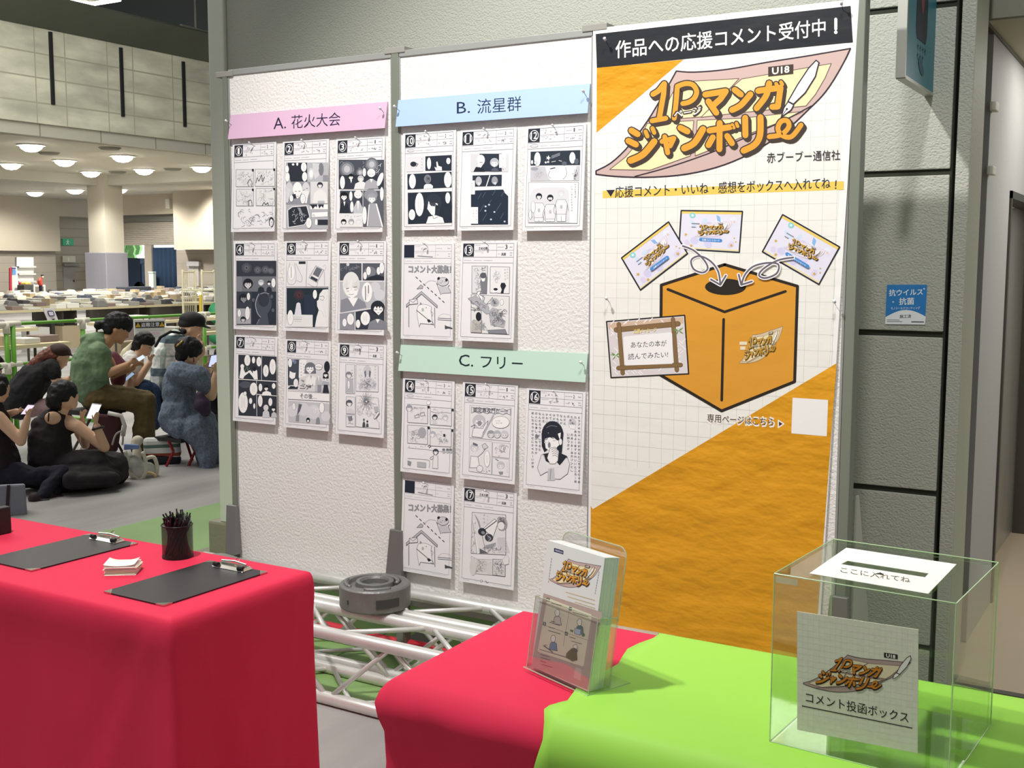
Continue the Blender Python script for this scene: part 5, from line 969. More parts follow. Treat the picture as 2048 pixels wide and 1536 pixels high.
for i in range(NP):
    ring = 0 if i < 10 else 1; a = 2*math.pi*i/(10 if ring == 0 else 14)+ring*.2; rb = .02+.018*ring; rt_ = .020+.020*ring
    p0 = pc+Vector((rb*math.cos(a), rb*math.sin(a), .006)); a2 = a+1.75; H = .135+rr.uniform(-.004, .012)-(.012 if ring else 0)
    p1 = pc+Vector((rt_*math.cos(a2), rt_*math.sin(a2), H)); d = (p1-p0).normalized()
    o = thing('ballpoint_pen', 'black ballpoint pen standing in the mesh cup', 'pen', p0, 0, 'black pens standing in the mesh cup')
    MB().tube([p0, p0+d*.01, p1-d*.012, p1-d*.008], [.0012, .0042, .0044, .0034], 8).build('barrel', M_pen, o)
    MB().tube([p1-d*.008, p1+d*.004], .0024, 6).build('push_button', M_pen, o)
    u = d.orthogonal().normalized(); u = (Matrix.Rotation(rr.uniform(0, 6.28), 3, d) @ u)
    MB().tube([p1-d*.010+u*.0046, p1-d*.012+u*.0075, p1-d*.045+u*.0058], .0012, 5).build('pocket_clip', M_pclip if i % 2 else M_pen, o)
# ------------------------------------------------------------------ small cards
cx, cy = -2.640, 2.222; rr = random.Random(6)
MC = [mat('card_white', 'f2eee6', .5), mat('card_cream', 'e8d9b8', .5)]
for i in range(18):
    a = .60+rr.uniform(-.06, .06) if i < 17 else .62; ox, oy = rr.uniform(-.004, .004), rr.uniform(-.004, .004)
    if i == 0: ox, oy = .006, -.006
    z = TZ+.0015*i; u = Vector((math.cos(a), math.sin(a), 0))*.044; v = Vector((-math.sin(a), math.cos(a), 0))*.036; c = Vector((cx+ox, cy+oy, z))
    lift = .008 if i == 17 else 0
    if i < 17: o = MB().prism([c-u-v, c+u-v, c+u+v, c-u+v], (0, 0, .0013)).build('memo_card', MC[1 if i % 5 == 2 else 0])
    else: o = MB().grid(lambda p, q: c+u*(2*p-1)+v*(2*q-1)+Vector((0, 0, .0006+lift*(abs(2*p-1)**2.5)*(.6+.4*q))), 10, 4).build('memo_card', MC[0], smooth=True, solid=.0006)
    tag(o, 'topmost white memo card, its corners curling, beside the pen cup' if i == 17 else 'white or cream memo card in the small stack beside the pen cup', 'card', 'memo cards stacked beside the pen cup')
tag(MB().box((-3.372, 2.30, TZ), (-3.34, 2.36, TZ+.09)).build('black_stand', mat('stand_black', '171719', .4), bevel=.004), 'small black stand at the left end of the left red table', 'stand')
# ------------------------------------------------------------------ leaflet holder
M_acr = acrylic('acrylic_clear', (.985, .99, .985), .012); M_acre = mat('acrylic_edge', 'd9efd2', .15, trans=.5, alpha=.75); M_acrg = acrylic('acrylic_green', (.965, .985, .955), .014)
b0 = Vector((-1.213, 2.128, .7565)); e = Vector((.9285, -.3713, 0)); nb = Vector((.3713, .9285, 0)); th = math.radians(9)
upv = nb*math.sin(th)+Vector((0, 0, 1))*math.cos(th); nf = e.cross(upv)
if nf.dot(nb) > 0: nf = -nf
def H(u, v, w_): return b0+e*u+upv*v-nf*w_        # across, up the slope, backwards
t0 = thing('leaflet_holder', 'clear acrylic leaflet holder standing where the red and lime cloths meet', 'leaflet holder', tuple(b0+e*.09), 0)
WL = .1885
def hbox(u0, v0, w0, u1, v1, w1): return [[H(u0, v0, w0), H(u1, v0, w0), H(u1, v0, w1), H(u0, v0, w1)], [H(u0, v1, w0), H(u1, v1, w0), H(u1, v1, w1), H(u0, v1, w1)]]
def rounded(u0, v0, u1, v1, r, w0, corners=(0, 0, 1, 1)):
    o = []
    for (cx_, cy_, sx, sy), on in zip(((u0, v0, -1, -1), (u1, v0, 1, -1), (u1, v1, 1, 1), (u0, v1, -1, 1)), corners):
        if not on: o.append(H(cx_, cy_, w0))
        else:
            for k in range(7): a = math.atan2(sy, sx)-math.pi/4+math.pi/12*k; o.append(H(cx_-sx*r+r*math.cos(a), cy_-sy*r+r*math.sin(a), w0))
    return o
BW = .052
MB().prism(rounded(-.008, .0, WL+.010, .306, .022, BW), -nf*.0025).build('back_plate', M_acr, t0)
MB().prism(rounded(-.008, .0, WL+.010, .158, .02, -.0055, (0, 0, 0, 0)), -nf*.0025).build('pocket_front', M_acr, t0)
for u in (-.0085, WL+.0085): MB().hexa(*hbox(u-.0012, .0, -.0055, u+.0012, .158, BW)).build('pocket_side', M_acr, t0)
MB().hexa(*hbox(-.0085, -.0016, -.0055, WL+.0085, .0008, BW)).build('pocket_floor', M_acr, t0)
for pts in ([H(-.008, .158, -.0055), H(WL+.010, .158, -.0055)], [H(WL+.010, .158, -.0055), H(WL+.0105, .158, BW)], [H(-.008, .158, -.0055), H(-.0085, .158, BW)], [H(WL+.0095, 0, -.0055), H(WL+.0095, .158, -.0055)], [H(-.0085, 0, -.0055), H(-.0085, .158, -.0055)]): MB().tube(pts, .0011, 6).build('edge', M_acre, t0)
MB().tube([H(-.008, .15, BW)]+rounded(-.008, .0, WL+.010, .306, .022, BW)[1+7:1+14+7][::-1]*0+rounded(-.008, .0, WL+.010, .306, .022, BW)[2:16][::-1]+[H(WL+.010, .15, BW)], .0012, 6).build('edge', M_acre, t0)
f = [H(-.012, 0, -.012), H(WL+.014, 0, -.012), H(WL+.014, 0, .11), H(-.012, 0, .11)]
MB().prism([(p.x, p.y, TZ+.0085) for p in f], (0, 0, .002)).build('foot', M_acr, t0)
pts = [H(WL+.014, 0, .11), H(WL+.014, 0, -.012), H(-.012, 0, -.012)]
MB().tube([(p.x, p.y, TZ+.0095) for p in pts], .0014, 6).build('edge', M_acre, t0)
ml = mat('leaflet_paper', 'e2e4e2', .5)
NL = 22; dth = .044/NL
for i in range(NL):
    w0 = .0005+i*dth; jj = random.Random(i).uniform(-.0006, .0006)
    if i == 0: t = thing('leaflet', 'front leaflet in the clear holder, printed with the orange event lettering', 'leaflet', tuple(b0), 0, 'leaflets in the clear holder'); MB().hexa(*hbox(0, .002, w0, WL, .284, w0+dth*.92)).build('page', ml, t)
    else: tag(MB().hexa(*hbox(.0004+jj, .002, w0, WL-.0004+jj, .284-abs(jj), w0+dth*.9)).build('leaflet', ml), 'pale leaflet stacked behind the front one in the clear holder', 'leaflet', 'leaflets in the clear holder')
    if i == 0:
        A = Art(lambda x, y: onP(H(0, 0, .0005), nf, 1000+x/4.26667, 1050+y/4.26667), nf, .00006)
        A.poly([(372, 582), (872, 745), (745, 1408), (268, 1205)], 'b9a39c')
        A.poly([(462, 195), (541, 219), (541, 252), (460, 228)], '2b2a55').text('原稿用紙型企画', (470, 222), (534, 242), 16, 'e9e8f4', .01)
        logo(A, affine(*LG, (425, 470), (862, 350), (585, 288)), tag18=True)
        for k, (a, b) in enumerate((((565, 562), (812, 632)), ((580, 600), (812, 668)), ((640, 645), (812, 700)))):
            for j in range(12): x = a[0]+(b[0]-a[0])*j/12; y = a[1]+(b[1]-a[1])*j/12+12; A.line([(x, y), (x+(b[0]-a[0])/15, y+(b[1]-a[1])/15)], 7, 'c9b58c')
        for k in range(9): A.line([(440-k*3, 285+k*24), (439-k*3, 298+k*24)], 6, '9a96a4').line([(845-k*4, 400+k*22), (844-k*4, 413+k*22)], 6, '9a96a4')
        A.poly([(405, 628), (418, 626), (775, 762), (785, 775), (715, 1195), (705, 1208), (330, 1083), (322, 1068)], 'e4dbc4')
        A.line([(597, 705), (540, 1035)], 4, 'a8988a').line([(365, 850), (752, 985)], 4, 'a8988a')
        for (x, y), ch in zip(((412, 637), (601, 714), (380, 842), (567, 926)), '1234'): A.poly([(x-11, y-17), (x+13, y-10), (x+10, y+20), (x-13, y+13)], '201d22').text(ch, (x-6, y+11), (x+4, y+14), 20, 'f0eee8', .02)
        for (x, y, L) in ((440, 665, 100), (625, 745, 130), (420, 870, 60), (415, 900, 110), (595, 955, 60), (610, 990, 100), (340, 1062, 280), (350, 1105, 90), (350, 1130, 80), (345, 1160, 60), (360, 1190, 100)):
            for j in range(int(L/13)): xx = x+j*13; A.line([(xx, y+j*13*.29), (xx+9, y+j*13*.29+3)], 6, '6f655f')
        def guy(x, y, col, hood='f2eee4'):
            A.opoly([(x-36, y+90), (x-22, y+35), (x, y+22), (x+28, y+42), (x+34, y+105)], col, '4b464a', 4).oell(x, y, 20, 30, hood, '4b464a', 4)
        guy(490, 750, 'cfc6c0'); A.line([(425, 830), (510, 858)], 5, '4b464a').line([(440, 820), (470, 830)], 8, '7f7a52')
        guy(680, 830, '587a70'); A.opoly([(640, 880), (692, 892), (685, 940), (636, 925)], 'b9c2de', '6d748c', 4).poly([(600, 890), (628, 897), (624, 918), (598, 908)], '6d7a55').ell(712, 938, 14, 16, '5e7a4a')
        guy(455, 970, '7288b0'); A.line([(375, 1030), (450, 1085)], 8, '4b464a').line([(372, 1030), (398, 1022)], 6, '8a8580')
        A.opoly([(590, 1075), (615, 1055), (655, 1070), (660, 1150), (620, 1162), (565, 1128), (570, 1095)], '6b5a36', '4a3f2c', 4).oell(645, 1040, 18, 22, 'f2eee4', '4b464a', 4).opoly([(610, 1055), (640, 1050), (665, 1072), (655, 1085), (612, 1070)], '5c4d33', '3f3628', 4)
        A.poly([(643, 1213), (698, 1233), (685, 1328), (628, 1305)], 'c9beb8')
        A.build('print', t)
# ------------------------------------------------------------------ clear comment box
ZB = .7565; S = .322
t = thing('comment_box', 'clear acrylic comment box on the lime cloth', 'box', (-.634, 2.017, ZB), math.radians(-4))
bo = Vector(t.location); Rz = Matrix.Rotation(t.rotation_euler.z, 3, 'Z')
def Bp(x, y, z): return bo+Rz @ Vector((x, y, z))
def bbox(a, b): return [[Bp(a[0], a[1], a[2]), Bp(b[0], a[1], a[2]), Bp(b[0], b[1], a[2]), Bp(a[0], b[1], a[2])], [Bp(a[0], a[1], b[2]), Bp(b[0], a[1], b[2]), Bp(b[0], b[1], b[2]), Bp(a[0], b[1], b[2])]]
k = .003
for nm, a, b in (('front_panel', (0, 0, 0), (S, k, S)), ('back_panel', (0, S-k, 0), (S, S, S)), ('left_panel', (0, k, 0), (k, S-k, S)), ('right_panel', (S-k, k, 0), (S, S-k, S)), ('top_panel', (k, k, S-k), (S-k, S-k, S)), ('bottom_panel', (k, k, 0), (S-k, S-k, k))):
    MB().hexa(*bbox(a, b)).build(nm, M_acrg, t)
for a, b in (((0, 0, 0), (S, 0, 0)), ((0, 0, S), (S, 0, S)), ((0, S, S), (S, S, S)), ((0, 0, S), (0, S, S)), ((S, 0, S), (S, S, S)), ((0, 0, 0), (0, 0, S)), ((S, 0, 0), (S, 0, S)), ((S, S, 0), (S, S, S)), ((0, S, 0), (0, S, S)), ((S, 0, 0), (S, S, 0)), ((0, 0, 0), (0, S, 0))):
    MB().tube([Bp(*a), Bp(*b)], .0013, 6).build('glued_edge', mat('acrylic_rim', 'c4e2ae', .2, alpha=.7), t)
MB().hexa(*bbox((.003, -.0006, S-.016), (.045, 0, S-.004))).build('tape', mat('tape_clear', 'd9dcc4', .4, alpha=.45), t)
# paper with the slot on top of it
zt = ZB+S+.0006
t = thing('slot_sheet', 'white sheet with a dark slot and lettering on top of the clear box', 'paper', tuple(Bp(.16, .2, S)), 0)
top = lambda x, y: onZ(zt+.0008, 1520+x/3.87879, 1060+y/3.87879)
g = MB(); q = [(670, 137), (1525, 265), (1305, 493), (385, 335)]; h = [(680, 238), (1310, 336), (1280, 366), (628, 264)]
vs = [top(*p) for p in q]+[top(*p) for p in h]; vs += [v-Vector((0, 0, .0007)) for v in vs]
g.add(vs, [(0, 1, 5, 4), (1, 2, 6, 5), (2, 3, 7, 6), (3, 0, 4, 7), (8, 12, 13, 9), (9, 13, 14, 10), (10, 14, 15, 11), (11, 15, 12, 8), (0, 8, 9, 1), (1, 9, 10, 2), (2, 10, 11, 3), (3, 11, 8, 0), (4, 5, 13, 12), (5, 6, 14, 13), (6, 7, 15, 14), (7, 4, 12, 15)])
g.build('sheet', mat('paper_white', 'f4f3ee', .6), t)
A = Art(top, (0, 0, 1), .0002); A.text('ここに入れてね', (625, 330), (1165, 412), 42, '6e6a50', .01).poly([(888, 342), (962, 349), (935, 331)], '23231f'); A.build('lettering', t)
# printed board on the front of the box
off = -.0022; fo = Bp(0, off, 0); fn_ = Rz @ Vector((0, -1, 0))
t = thing('box_sign', 'square printed board with orange event lettering on the front of the clear box', 'sign', tuple(Bp(.16, off, .05)), 0)
SG = [(1594, 1222.9), (1836.6, 1259.3), (1835, 1506.6), (1594.5, 1459.5)]
q = [onP(fo, fn_, *p) for p in SG]
MB().prism(q, -fn_*.0018).build('board', mat('sign_board', 'd7d9c4', .5, bump=None, noise=(90, .05)), t)
A = Art(lambda x, y: onP(fo, fn_, 1520+x/3.87879, 1060+y/3.87879), fn_, .00006)
for i in range(1, 22): A.line([(287+i*43, 640+i*6.4), (287+i*42.5, 1550)], 1.2, 'c6c9b4')
for i in range(1, 20): A.line([(288, 632+i*46), (1226, 773+i*47)], 1.2, 'c6c9b4')
logo(A, affine(*LG, (335, 1192), (1168, 1028), (682, 968)), orange='c07a26', page='a9948a', cream='d9cfa8', outline='33261c', tag18=False, pen=False)  # print colours darkened to stand for shade on the backlit board
A.poly([(962, 950), (1068, 966), (1068, 1002), (962, 988)], '2a241e').text('U18', (980, 985), (1050, 997), 26, 'e9e8dc', .05)
A.opoly([(1060, 1108), (1090, 1050), (1140, 990), (1168, 975), (1172, 1000), (1140, 1060), (1085, 1118)], 'dcdcd2', '33261c', 5).opoly([(1058, 1108), (1084, 1120), (1062, 1140), (1030, 1155), (1040, 1125)], 'e4e4da', '33261c', 4)
A.text('コメント投函ボックス', (356, 1336), (1152, 1498), 82, '24261f', .002).line([(328, 1364), (1180, 1536)], 7, '24261f')
A.build('print', t)
# ================================================================== TRUSSES AND THINGS ON THE FLOOR
M_tr = mat('truss_alu', 'dcdcd8', .32, .4, noise=(14, .06))
def truss(lb, x0, x1, y0, z0, s=.245, rot=0):
    t = thing('box_truss', lb, 'truss', ((x0+x1)/2, y0+s/2, 0), rot, 'aluminium trusses lying behind the tables')
    c = Vector(((x0+x1)/2, y0+s/2, 0)); R_ = Matrix.Rotation(rot, 3, 'Z')
    def P(x, y, z): return c+R_ @ (Vector((x, y, z))-c)
    yz = [(y0, z0), (y0+s, z0), (y0+s, z0+s), (y0, z0+s)]
    for y, z in yz: MB().tube([P(x0, y, z), P(x1, y, z)], .0245, 14).build('chord', M_tr, t, smooth=True)
    p = .30; faces = [(0, 3), (1, 2), (3, 2), (0, 1)]
    for fi, (a, b) in enumerate(faces):
        x = x0+.02+(.15 if fi % 2 else .04); up = True
        while x+p < x1:
            A_, B_ = (yz[a], yz[b]) if up else (yz[b], yz[a]); MB().tube([P(x, *A_), P(x+p, *B_)], .0095, 8).build('lacing', M_tr, t, smooth=True)
            x += p; up = not up
    return t
truss('aluminium box truss lying nearest the tables', -3.95, -1.62, 3.195, .0245, .25, -.012)
truss('aluminium box truss lying close below the display panels', -3.9, -1.55, 3.512, .0245, .25, .004)
# round weight of the middle post, lying on the trusses
c = (-2.705, 3.50, .302)
t = thing('panel_foot_disc', 'round grey cast disc with slots lying on the trusses below the middle post', 'base', c)
g = MB().lathe([(.001, 0), (.136, 0), (.14, .006), (.14, .084), (.134, .090), (.105, .094), (.1, .078), (.078, .078), (.074, .098), (.06, .1), (.054, .09), (.052, .07), (.001, .07)], 40, c=c)
g.build('disc', mat('cast_grey', '7c7c7a', .45, .45, bump=(90, .15), noise=(18, .1)), t, smooth=False, bevel=.0015)
for k, (a, wd, hh) in enumerate(((-1.75, .02, .008), (-.55, .34, .017), (-2.9, .2, .014))):
    g = MB(); n = 8
    for i in range(n+1):
        an = a-wd/1+2*wd*i/n; ca, sa = math.cos(an), math.sin(an)
        for r_, z in ((.1405, .040-hh), (.1405, .040+hh), (.1430, .040+hh), (.1430, .040-hh)): g.v.append((c[0]+r_*ca, c[1]+r_*sa, c[2]+z))
    for i in range(n):
        for j in range(4): g.f.append((i*4+j, i*4+(j+1) % 4, (i+1)*4+(j+1) % 4, (i+1)*4+j)); g.m.append(0)
    g.f += [(0, 1, 2, 3), (n*4, n*4+3, n*4+2, n*4+1)]; g.m += [0, 0]
    g.build('slot', mat('slot_dark', '3d3d3a', .6), t)
for a0, a1, r_ in ((.3, 2.0, .09), (3.4, 4.4, .115), (5.0, 5.9, .115)):
    MB().tube([(c[0]+r_*math.cos(a0+(a1-a0)*i/8), c[1]+r_*math.sin(a0+(a1-a0)*i/8), c[2]+.092) for i in range(9)], .008, 8).build('raised_rib', MATS['cast_grey'], t, smooth=True)
tag(MB().grid(lambda u, v: (-3.4+2.1*u, 3.80+.06*v+.02*math.sin(u*9), .012+.03*v*(1-v)*4+.006*math.sin(u*23)), 50, 4).build('red_cloth_strip', mat('cloth_red2', 'c9283a', .6), smooth=True, solid=.006), 'rolled strip of red cloth lying on the green floor under the trusses', 'cloth')
tag(MB().box((-2.15, 3.9, .006), (-1.45, 4.3, .03)).box((-2.05, 3.98, .03), (-1.5, 4.02, .06)).box((-2.05, 4.16, .03), (-1.5, 4.2, .06)).build('orange_board', mat('board_orange', 'b0702c', .6, noise=(6, .2)), bevel=.004), 'orange brown wooden board lying below the middle panel', 'board')
# ================================================================== THE SALES FLOOR OF THE HALL
M_tt = mat('trestle_top', 'c6ba96', .6); M_tl = mat('trestle_leg', '4a4640', .5, .4)
GOODS = [mat('goods_%d' % i, c, .8) for i, c in enumerate(('e2e0d8', 'c6c4bd', '9c9a94', '737170', '3a383b', 'ab9b80', '84746f', '454a58'))]
r = random.Random(21)
def trestle(x, y, L, near, lb):
    t = thing('trestle_table', lb, 'table', (x, y+L/2, 0), 0, 'trestle tables on the sales floor')
    MB().box((x-.24, y+.01, .71), (x+.24, y+L-.01, .75)).build('tabletop', M_tt, t)
    for yy in (y+.15, y+L-.15):
        if near:
            for s in (-1, 1): MB().tube([(x+s*.20, yy, 0), (x+s*.20, yy, .71)], .016, 6).build('leg', M_tl, t)
        else: MB().box((x-.2, yy-.015, 0), (x+.2, yy+.015, .71)).build('leg', M_tl, t)
def goods(x, y, lb, n=1):
    z = .75
    for k in range(n):
        h = r.uniform(.02, .10); a, b = r.uniform(.10, .15), r.uniform(.09, .138); kind = r.random(); m = r.choice(GOODS[:4]+GOODS[:3]+[GOODS[6]])
        if kind < .62:
            o = MB().box((x-a, y-b, z), (x+a, y+b, z+h)).build('paper_bundle', m, bevel=.008); nm = ('flat paper bundle', 'paper bundle')
        elif kind < .92:
            o = MB().hexa([(x-a, y-b, z), (x+a, y-b, z), (x+a, y+b, z), (x-a, y+b, z)], [(x-a*.6, y-b*.5, z+h*1.5), (x+a*.6, y-b*.6, z+h*1.2), (x+a*.5, y+b*.6, z+h*1.3), (x-a*.5, y+b*.5, z+h)]).build('covered_goods', r.choice(GOODS[2:5]+GOODS[7:]), bevel=.02); nm = ('cloth covered heap of goods', 'goods')
        else:
            a2 = min(a, .16); o = MB().box((x-a2, y-b*.6, z), (x+a2, y+b*.6, z+h+.05)).build('cardboard_box', GOODS[5], bevel=.006); nm = ('small cardboard box', 'box')
        tag(o, nm[0]+' on the trestle tables '+lb, nm[1], nm[0]+'s '+lb)
ROWS = [(-10.95, 5.6, 8.42, 'n'), (-10.95, 10.1, 13.5, 'n'), (-13.55, 7.2, 9.95, 'm'), (-13.55, 12.5, 16.5, 'm')]+[(-18.4-1.28*k, (-18.4-1.28*k)*-.70-.4, (-18.4-1.28*k)*-.995+.6, 'f') for k in range(8)]
WH = {'n': 'just behind the green barrier', 'm': 'in the second row behind the barrier', 'f': 'in the far rows'}
for x, y0, y1, w_ in ROWS:
    y = y1 if w_ != 'f' else y0
    if w_ != 'f':
        while y-1.8 > y0-1.5:
            trestle(x, y-1.8, 1.8, True, 'pale trestle table loaded with paper goods '+WH[w_])
            for j in range(6): goods(x+r.uniform(-.07, .07), y-.16-j*.29, WH[w_], 1)
            y -= 1.8
    else:
        while y < y1:
            trestle(x, y, 1.8, False, 'pale trestle table loaded with paper goods '+WH[w_])
            for j in range(6):
                if r.random() < .93: goods(x+r.uniform(-.09, .09), y+.16+j*.29+r.uniform(-.04, .04), WH[w_], 1)
            y += 1.8
for x, y, m_, lb in ((-11.0, 6.3, 5, 'left'), (-10.98, 7.0, 5, 'middle'), (-11.0, 7.75, 5, 'right'), (-11.0, 10.6, 5, 'n'), (-11.0, 11.4, 5, 'n'), (-11.0, 12.3, 0, 'n'), (-14.0, 12.0, 5, 'm'), (-18.3, 14.3, 5, 'f'), (-18.3, 15.6, 6, 'f'), (-18.3, 16.4, 0, 'f'), (-18.3, 17.4, 5, 'f'), (-18.3, 13.6, 1, 'f')):
    s_ = r.uniform(.2, .26)
    o = MB().box((x-s_*.6, y-s_, 0), (x+s_*.6, y+s_, .42)).box((x-s_*.6, y-.03, .42), (x+s_*.6, y+.03, .422), 1).build('storage_carton', [GOODS[m_], GOODS[6]], bevel=.006)
    tag(o, 'large carton on the floor under the trestle tables '+{'n': WH['n'], 'm': WH['m'], 'f': WH['f']}.get(lb, 'left of the barrier, '+lb+' of three'), 'carton', 'cartons under the trestle tables')
# ------------------------------------------------------------------ green pipe barrier
XBAR = -9.75; M_gp = mat('pipe_green', '5f9a2e', .35); M_jo = mat('joint_cream', 'ddd8c6', .4)
za = onX(XBAR, 100, 644).z; zb = onX(XBAR, 60, 726).z
pp = [onX(XBAR, px, 650).y for px in (12, 165, 408)]
bar = thing('pipe_barrier', 'green pipe barrier with cream joints across the sales floor', 'barrier', (XBAR, pp[1], 0))
for z in (za, zb): MB().tube([(XBAR, 5.5, z), (XBAR, 13.5, z)], .017, 10).build('rail', M_gp, bar, smooth=True)
for i, y in enumerate(pp):
    MB().tube([(XBAR, y, 0), (XBAR, y, za)], .024, 10).build('post', M_gp, bar, smooth=True)
    if i == 0: MB().tube([(XBAR, y+.07, 0), (XBAR, y+.07, za)], .024, 10).build('post', M_gp, bar, smooth=True)
    for z in (za, zb): MB().tube([(XBAR, y-.08, z), (XBAR, y+(.15 if i == 0 else .08), z)], .028, 10).tube([(XBAR, y, z-.09), (XBAR, y, z+.02)], .032, 10).build('joint', M_jo, bar, smooth=True)
    MB().box((XBAR-.25, y-.03, 0), (XBAR+.25, y+.03, .03)).build('foot', M_gp, bar)
# ------------------------------------------------------------------ notices
def pxbox(D_, q, th=.02):
    return [onX(D_, *p) for p in q]
q = pxbox(-11.3, [(87, 616.5), (107.5, 616.5), (116.5, 640.5), (97, 641)])
t = thing('white_notice', 'white tilted notice with a rounded square emblem above the barrier rail', 'sign', tuple(q[3]))
MB().prism(q, (-.02, 0, 0)).build('board', mat('notice_white', 'eceaf0', .5), t)
A = Art(lambda x, y: onX(-11.295, x, y), (1, 0, 0), .002); A.poly([(94.5, 623), (96, 621.5), (104.5, 621.5), (107, 623), (109, 630), (108, 632.5), (99, 632.8), (97, 631)], '4b4466').poly([(96.5, 624), (97, 623.3), (104.5, 623.3), (105.6, 624.2), (107, 630), (106.5, 631), (99.5, 631), (98.7, 630.2)], 'e6e0f2').line([(101, 637.3), (110, 637)], 1.8, 'c9a9b4'); A.build('emblem', t)
MB().box((-11.32, q[3].y+.05, .0), (-11.30, q[2].y-.05, q[3].z+.02)).build('stand', M_tl, t)
K7 = lambda x, y: onX(-9.70, 220+x/8.778, 560+y/8.778)
t = thing('warning_board', 'white board with a black warning band hung on the green barrier', 'sign', tuple(K7(700, 1100)))
MB().prism([K7(425, 700), K7(965, 690), (K7(965, 1330)), K7(470, 1330)], (-.015, 0, 0)).build('board', mat('warn_white', 'e3e2dd', .5), t)
A = Art(lambda x, y: K7(x, y)+Vector((.002, 0, 0)), (1, 0, 0), .0015); A.poly([(438, 740), (950, 725), (950, 832), (445, 845)], '2c2c2e')
for x, y in ((488, 790), (908, 778)): A.poly([(x-44, y+38), (x+42, y+34), (x-2, y-42)], 'f0c02e').line([(x-2, y-12), (x-2, y+14)], 9, '2c2c2e').ell(x-2, y+24, 5, 5, '2c2c2e')
A.text('盗難注意', (540, 826), (862, 814), 76, 'e9e9ea', .012).line([(480, 890), (940, 880)], 8, 'b3b1ac').line([(700, 945), (860, 935)], 40, 'ddc3c8').line([(720, 1000), (850, 995)], 14, 'c9c6c2'); A.build('printed_face', t)
MB().tube([K7(600, 690)+Vector((-.01, 0, 0)), (XBAR+.02, K7(600, 690).y, za)], .006, 6).build('hanger', M_tl, t)
# ------------------------------------------------------------------ far left group and trolley
def on37(x, y): return onX(-38.6, x/4.452, 280+y/4.452)
onb = lambda x: Vector((on37(x, 1330).x, on37(x, 1330).y, 0))
t = thing('display_rack', 'white rack with three tiers by the far left wall', 'rack', tuple(on37(220, 1330)))
MB().prism([onb(145), onb(300), on37(297, 1045), on37(150, 1045)], (-.12, 0, 0)).build('back_board', mat('rack_white', 'dfdfda', .6), t)
for y in (1130, 1195, 1262): a, b = on37(148, y), on37(300, y); MB().box((-38.6, a.y, a.z-.03), (-38.45, b.y, a.z+.03)).build('shelf', mat('rack_grey', 'b5b4ae', .6), t)
def on38(x, y): return onX(-38.1, x/4.452, 280+y/4.452)
ond = lambda x: Vector((-38.1, on38(x, 1330).y, 0))
t = thing('poster_stand', 'red, white and blue poster stand at the far left of the hall', 'stand', tuple(on38(120, 1340)))
MB().prism([ond(82), ond(105), on38(105, 1135), on38(86, 1140)], (-.05, 0, 0)).build('red_panel', mat('poster_red', 'b8303e', .6), t)
MB().prism([ond(104), ond(175), on38(150, 1130), on38(104, 1130)], (-.06, 0, 0)).build('white_panel', mat('rack_white', 'dfdfda', .6), t)
MB().prism([on38(108, 1200), on38(140, 1200), on38(138, 1155), on38(108, 1155)], (.02, 0, 0)).build('blue_patch', mat('poster_blue', '5c8fc0', .6), t)
MB().prism([on38(106, 1150), on38(138, 1150), on38(138, 1135), on38(106, 1135)], (.02, 0, 0)).build('navy_patch', mat('poster_navy', '3f4f80', .6), t)
tag(MB().prism([ond(178), ond(210), on38(210, 1265), on38(178, 1270)], (-.3, 0, 0)).build('red_case', mat('case_red', 'a3283a', .6), bevel=.02), 'dark red case beside the poster stand in the far left', 'case')
def on36(x, y): return onX(-37.6, x/4.452, 280+y/4.452)
onc = lambda x: Vector((-37.6, on36(x, 1330).y, 0))
t = thing('hand_cart', 'low cart carrying a yellow item before the man in red', 'cart', tuple(on36(300, 1330)))
MB().prism([onc(212), onc(300), on36(300, 1285), on36(212, 1290)], (-.4, 0, 0)).build('dark_bin', mat('bin_dark', '4b4a48', .6), t, bevel=.02)
MB().prism([on36(225, 1290), on36(280, 1290), on36(275, 1262), on36(232, 1266)], (-.3, 0, 0)).build('yellow_load', mat('load_yellow', 'd6b65a', .6), t, bevel=.04)
for x in (303, 395): MB().tube([onc(x), on36(x, 1300)], .035, 6).build('cart_leg', mat('cart_white', 'dcdad2', .5), t)
for a in (((303, 1330), (303, 1285)), ((303, 1300), (398, 1298)), ((395, 1330), (395, 1298))): MB().tube([on36(*a[0]), on36(*a[1])], .035, 6).build('frame_bar', mat('cart_white', 'dcdad2', .5), t)
XT = -17.2
def onT(x, y): return onX(XT, 220+x/8.778, 560+y/8.778)
t = thing('roll_trolley', 'tall cream roll cage trolley with wire shelves beside the pale post', 'trolley', tuple(onT(1720, 560)))
M_rt = mat('trolley_cream', 'e0d8b8', .4); d0 = Vector((-.55, 0, 0))
zt_, zb_ = onT(1700, -135).z, .12
ya, yb = onT(1612, 0).y, onT(1835, 0).y
for off_ in (Vector((0, 0, 0)), d0):
    MB().tube(smooth([(XT, ya, zb_), (XT, ya, zt_-.05), (XT, ya+.05, zt_), (XT, yb-.05, zt_), (XT, yb, zt_-.05), (XT, yb, zb_)], 3), .02, 8).build('hoop', M_rt, t, smooth=True)
    h = t.children[-1]; h.location = h.location+off_
for k in range(6): y = ya+(yb-ya)*(k+1)/7; MB().tube([(XT+d0.x, y, zb_), (XT+d0.x, y, zt_)], .007, 6).build('bar', M_rt, t)
for z in (.2, .52, .80, 1.05): 
    g = MB().tube([(XT, ya, z), (XT, yb, z), (XT+d0.x, yb, z), (XT+d0.x, ya, z)], .014, 6, closed=True)
    for k in range(1, 6): y = ya+(yb-ya)*k/6; g.tube([(XT, y, z), (XT+d0.x, y, z)], .007, 5)
    g.build('wire_shelf', M_rt, t)
MB().tube([onT(1590, 585), onT(1590, 260)], .03, 8).build('yellow_bar', mat('bar_yellow', 'd9b848', .5), t)
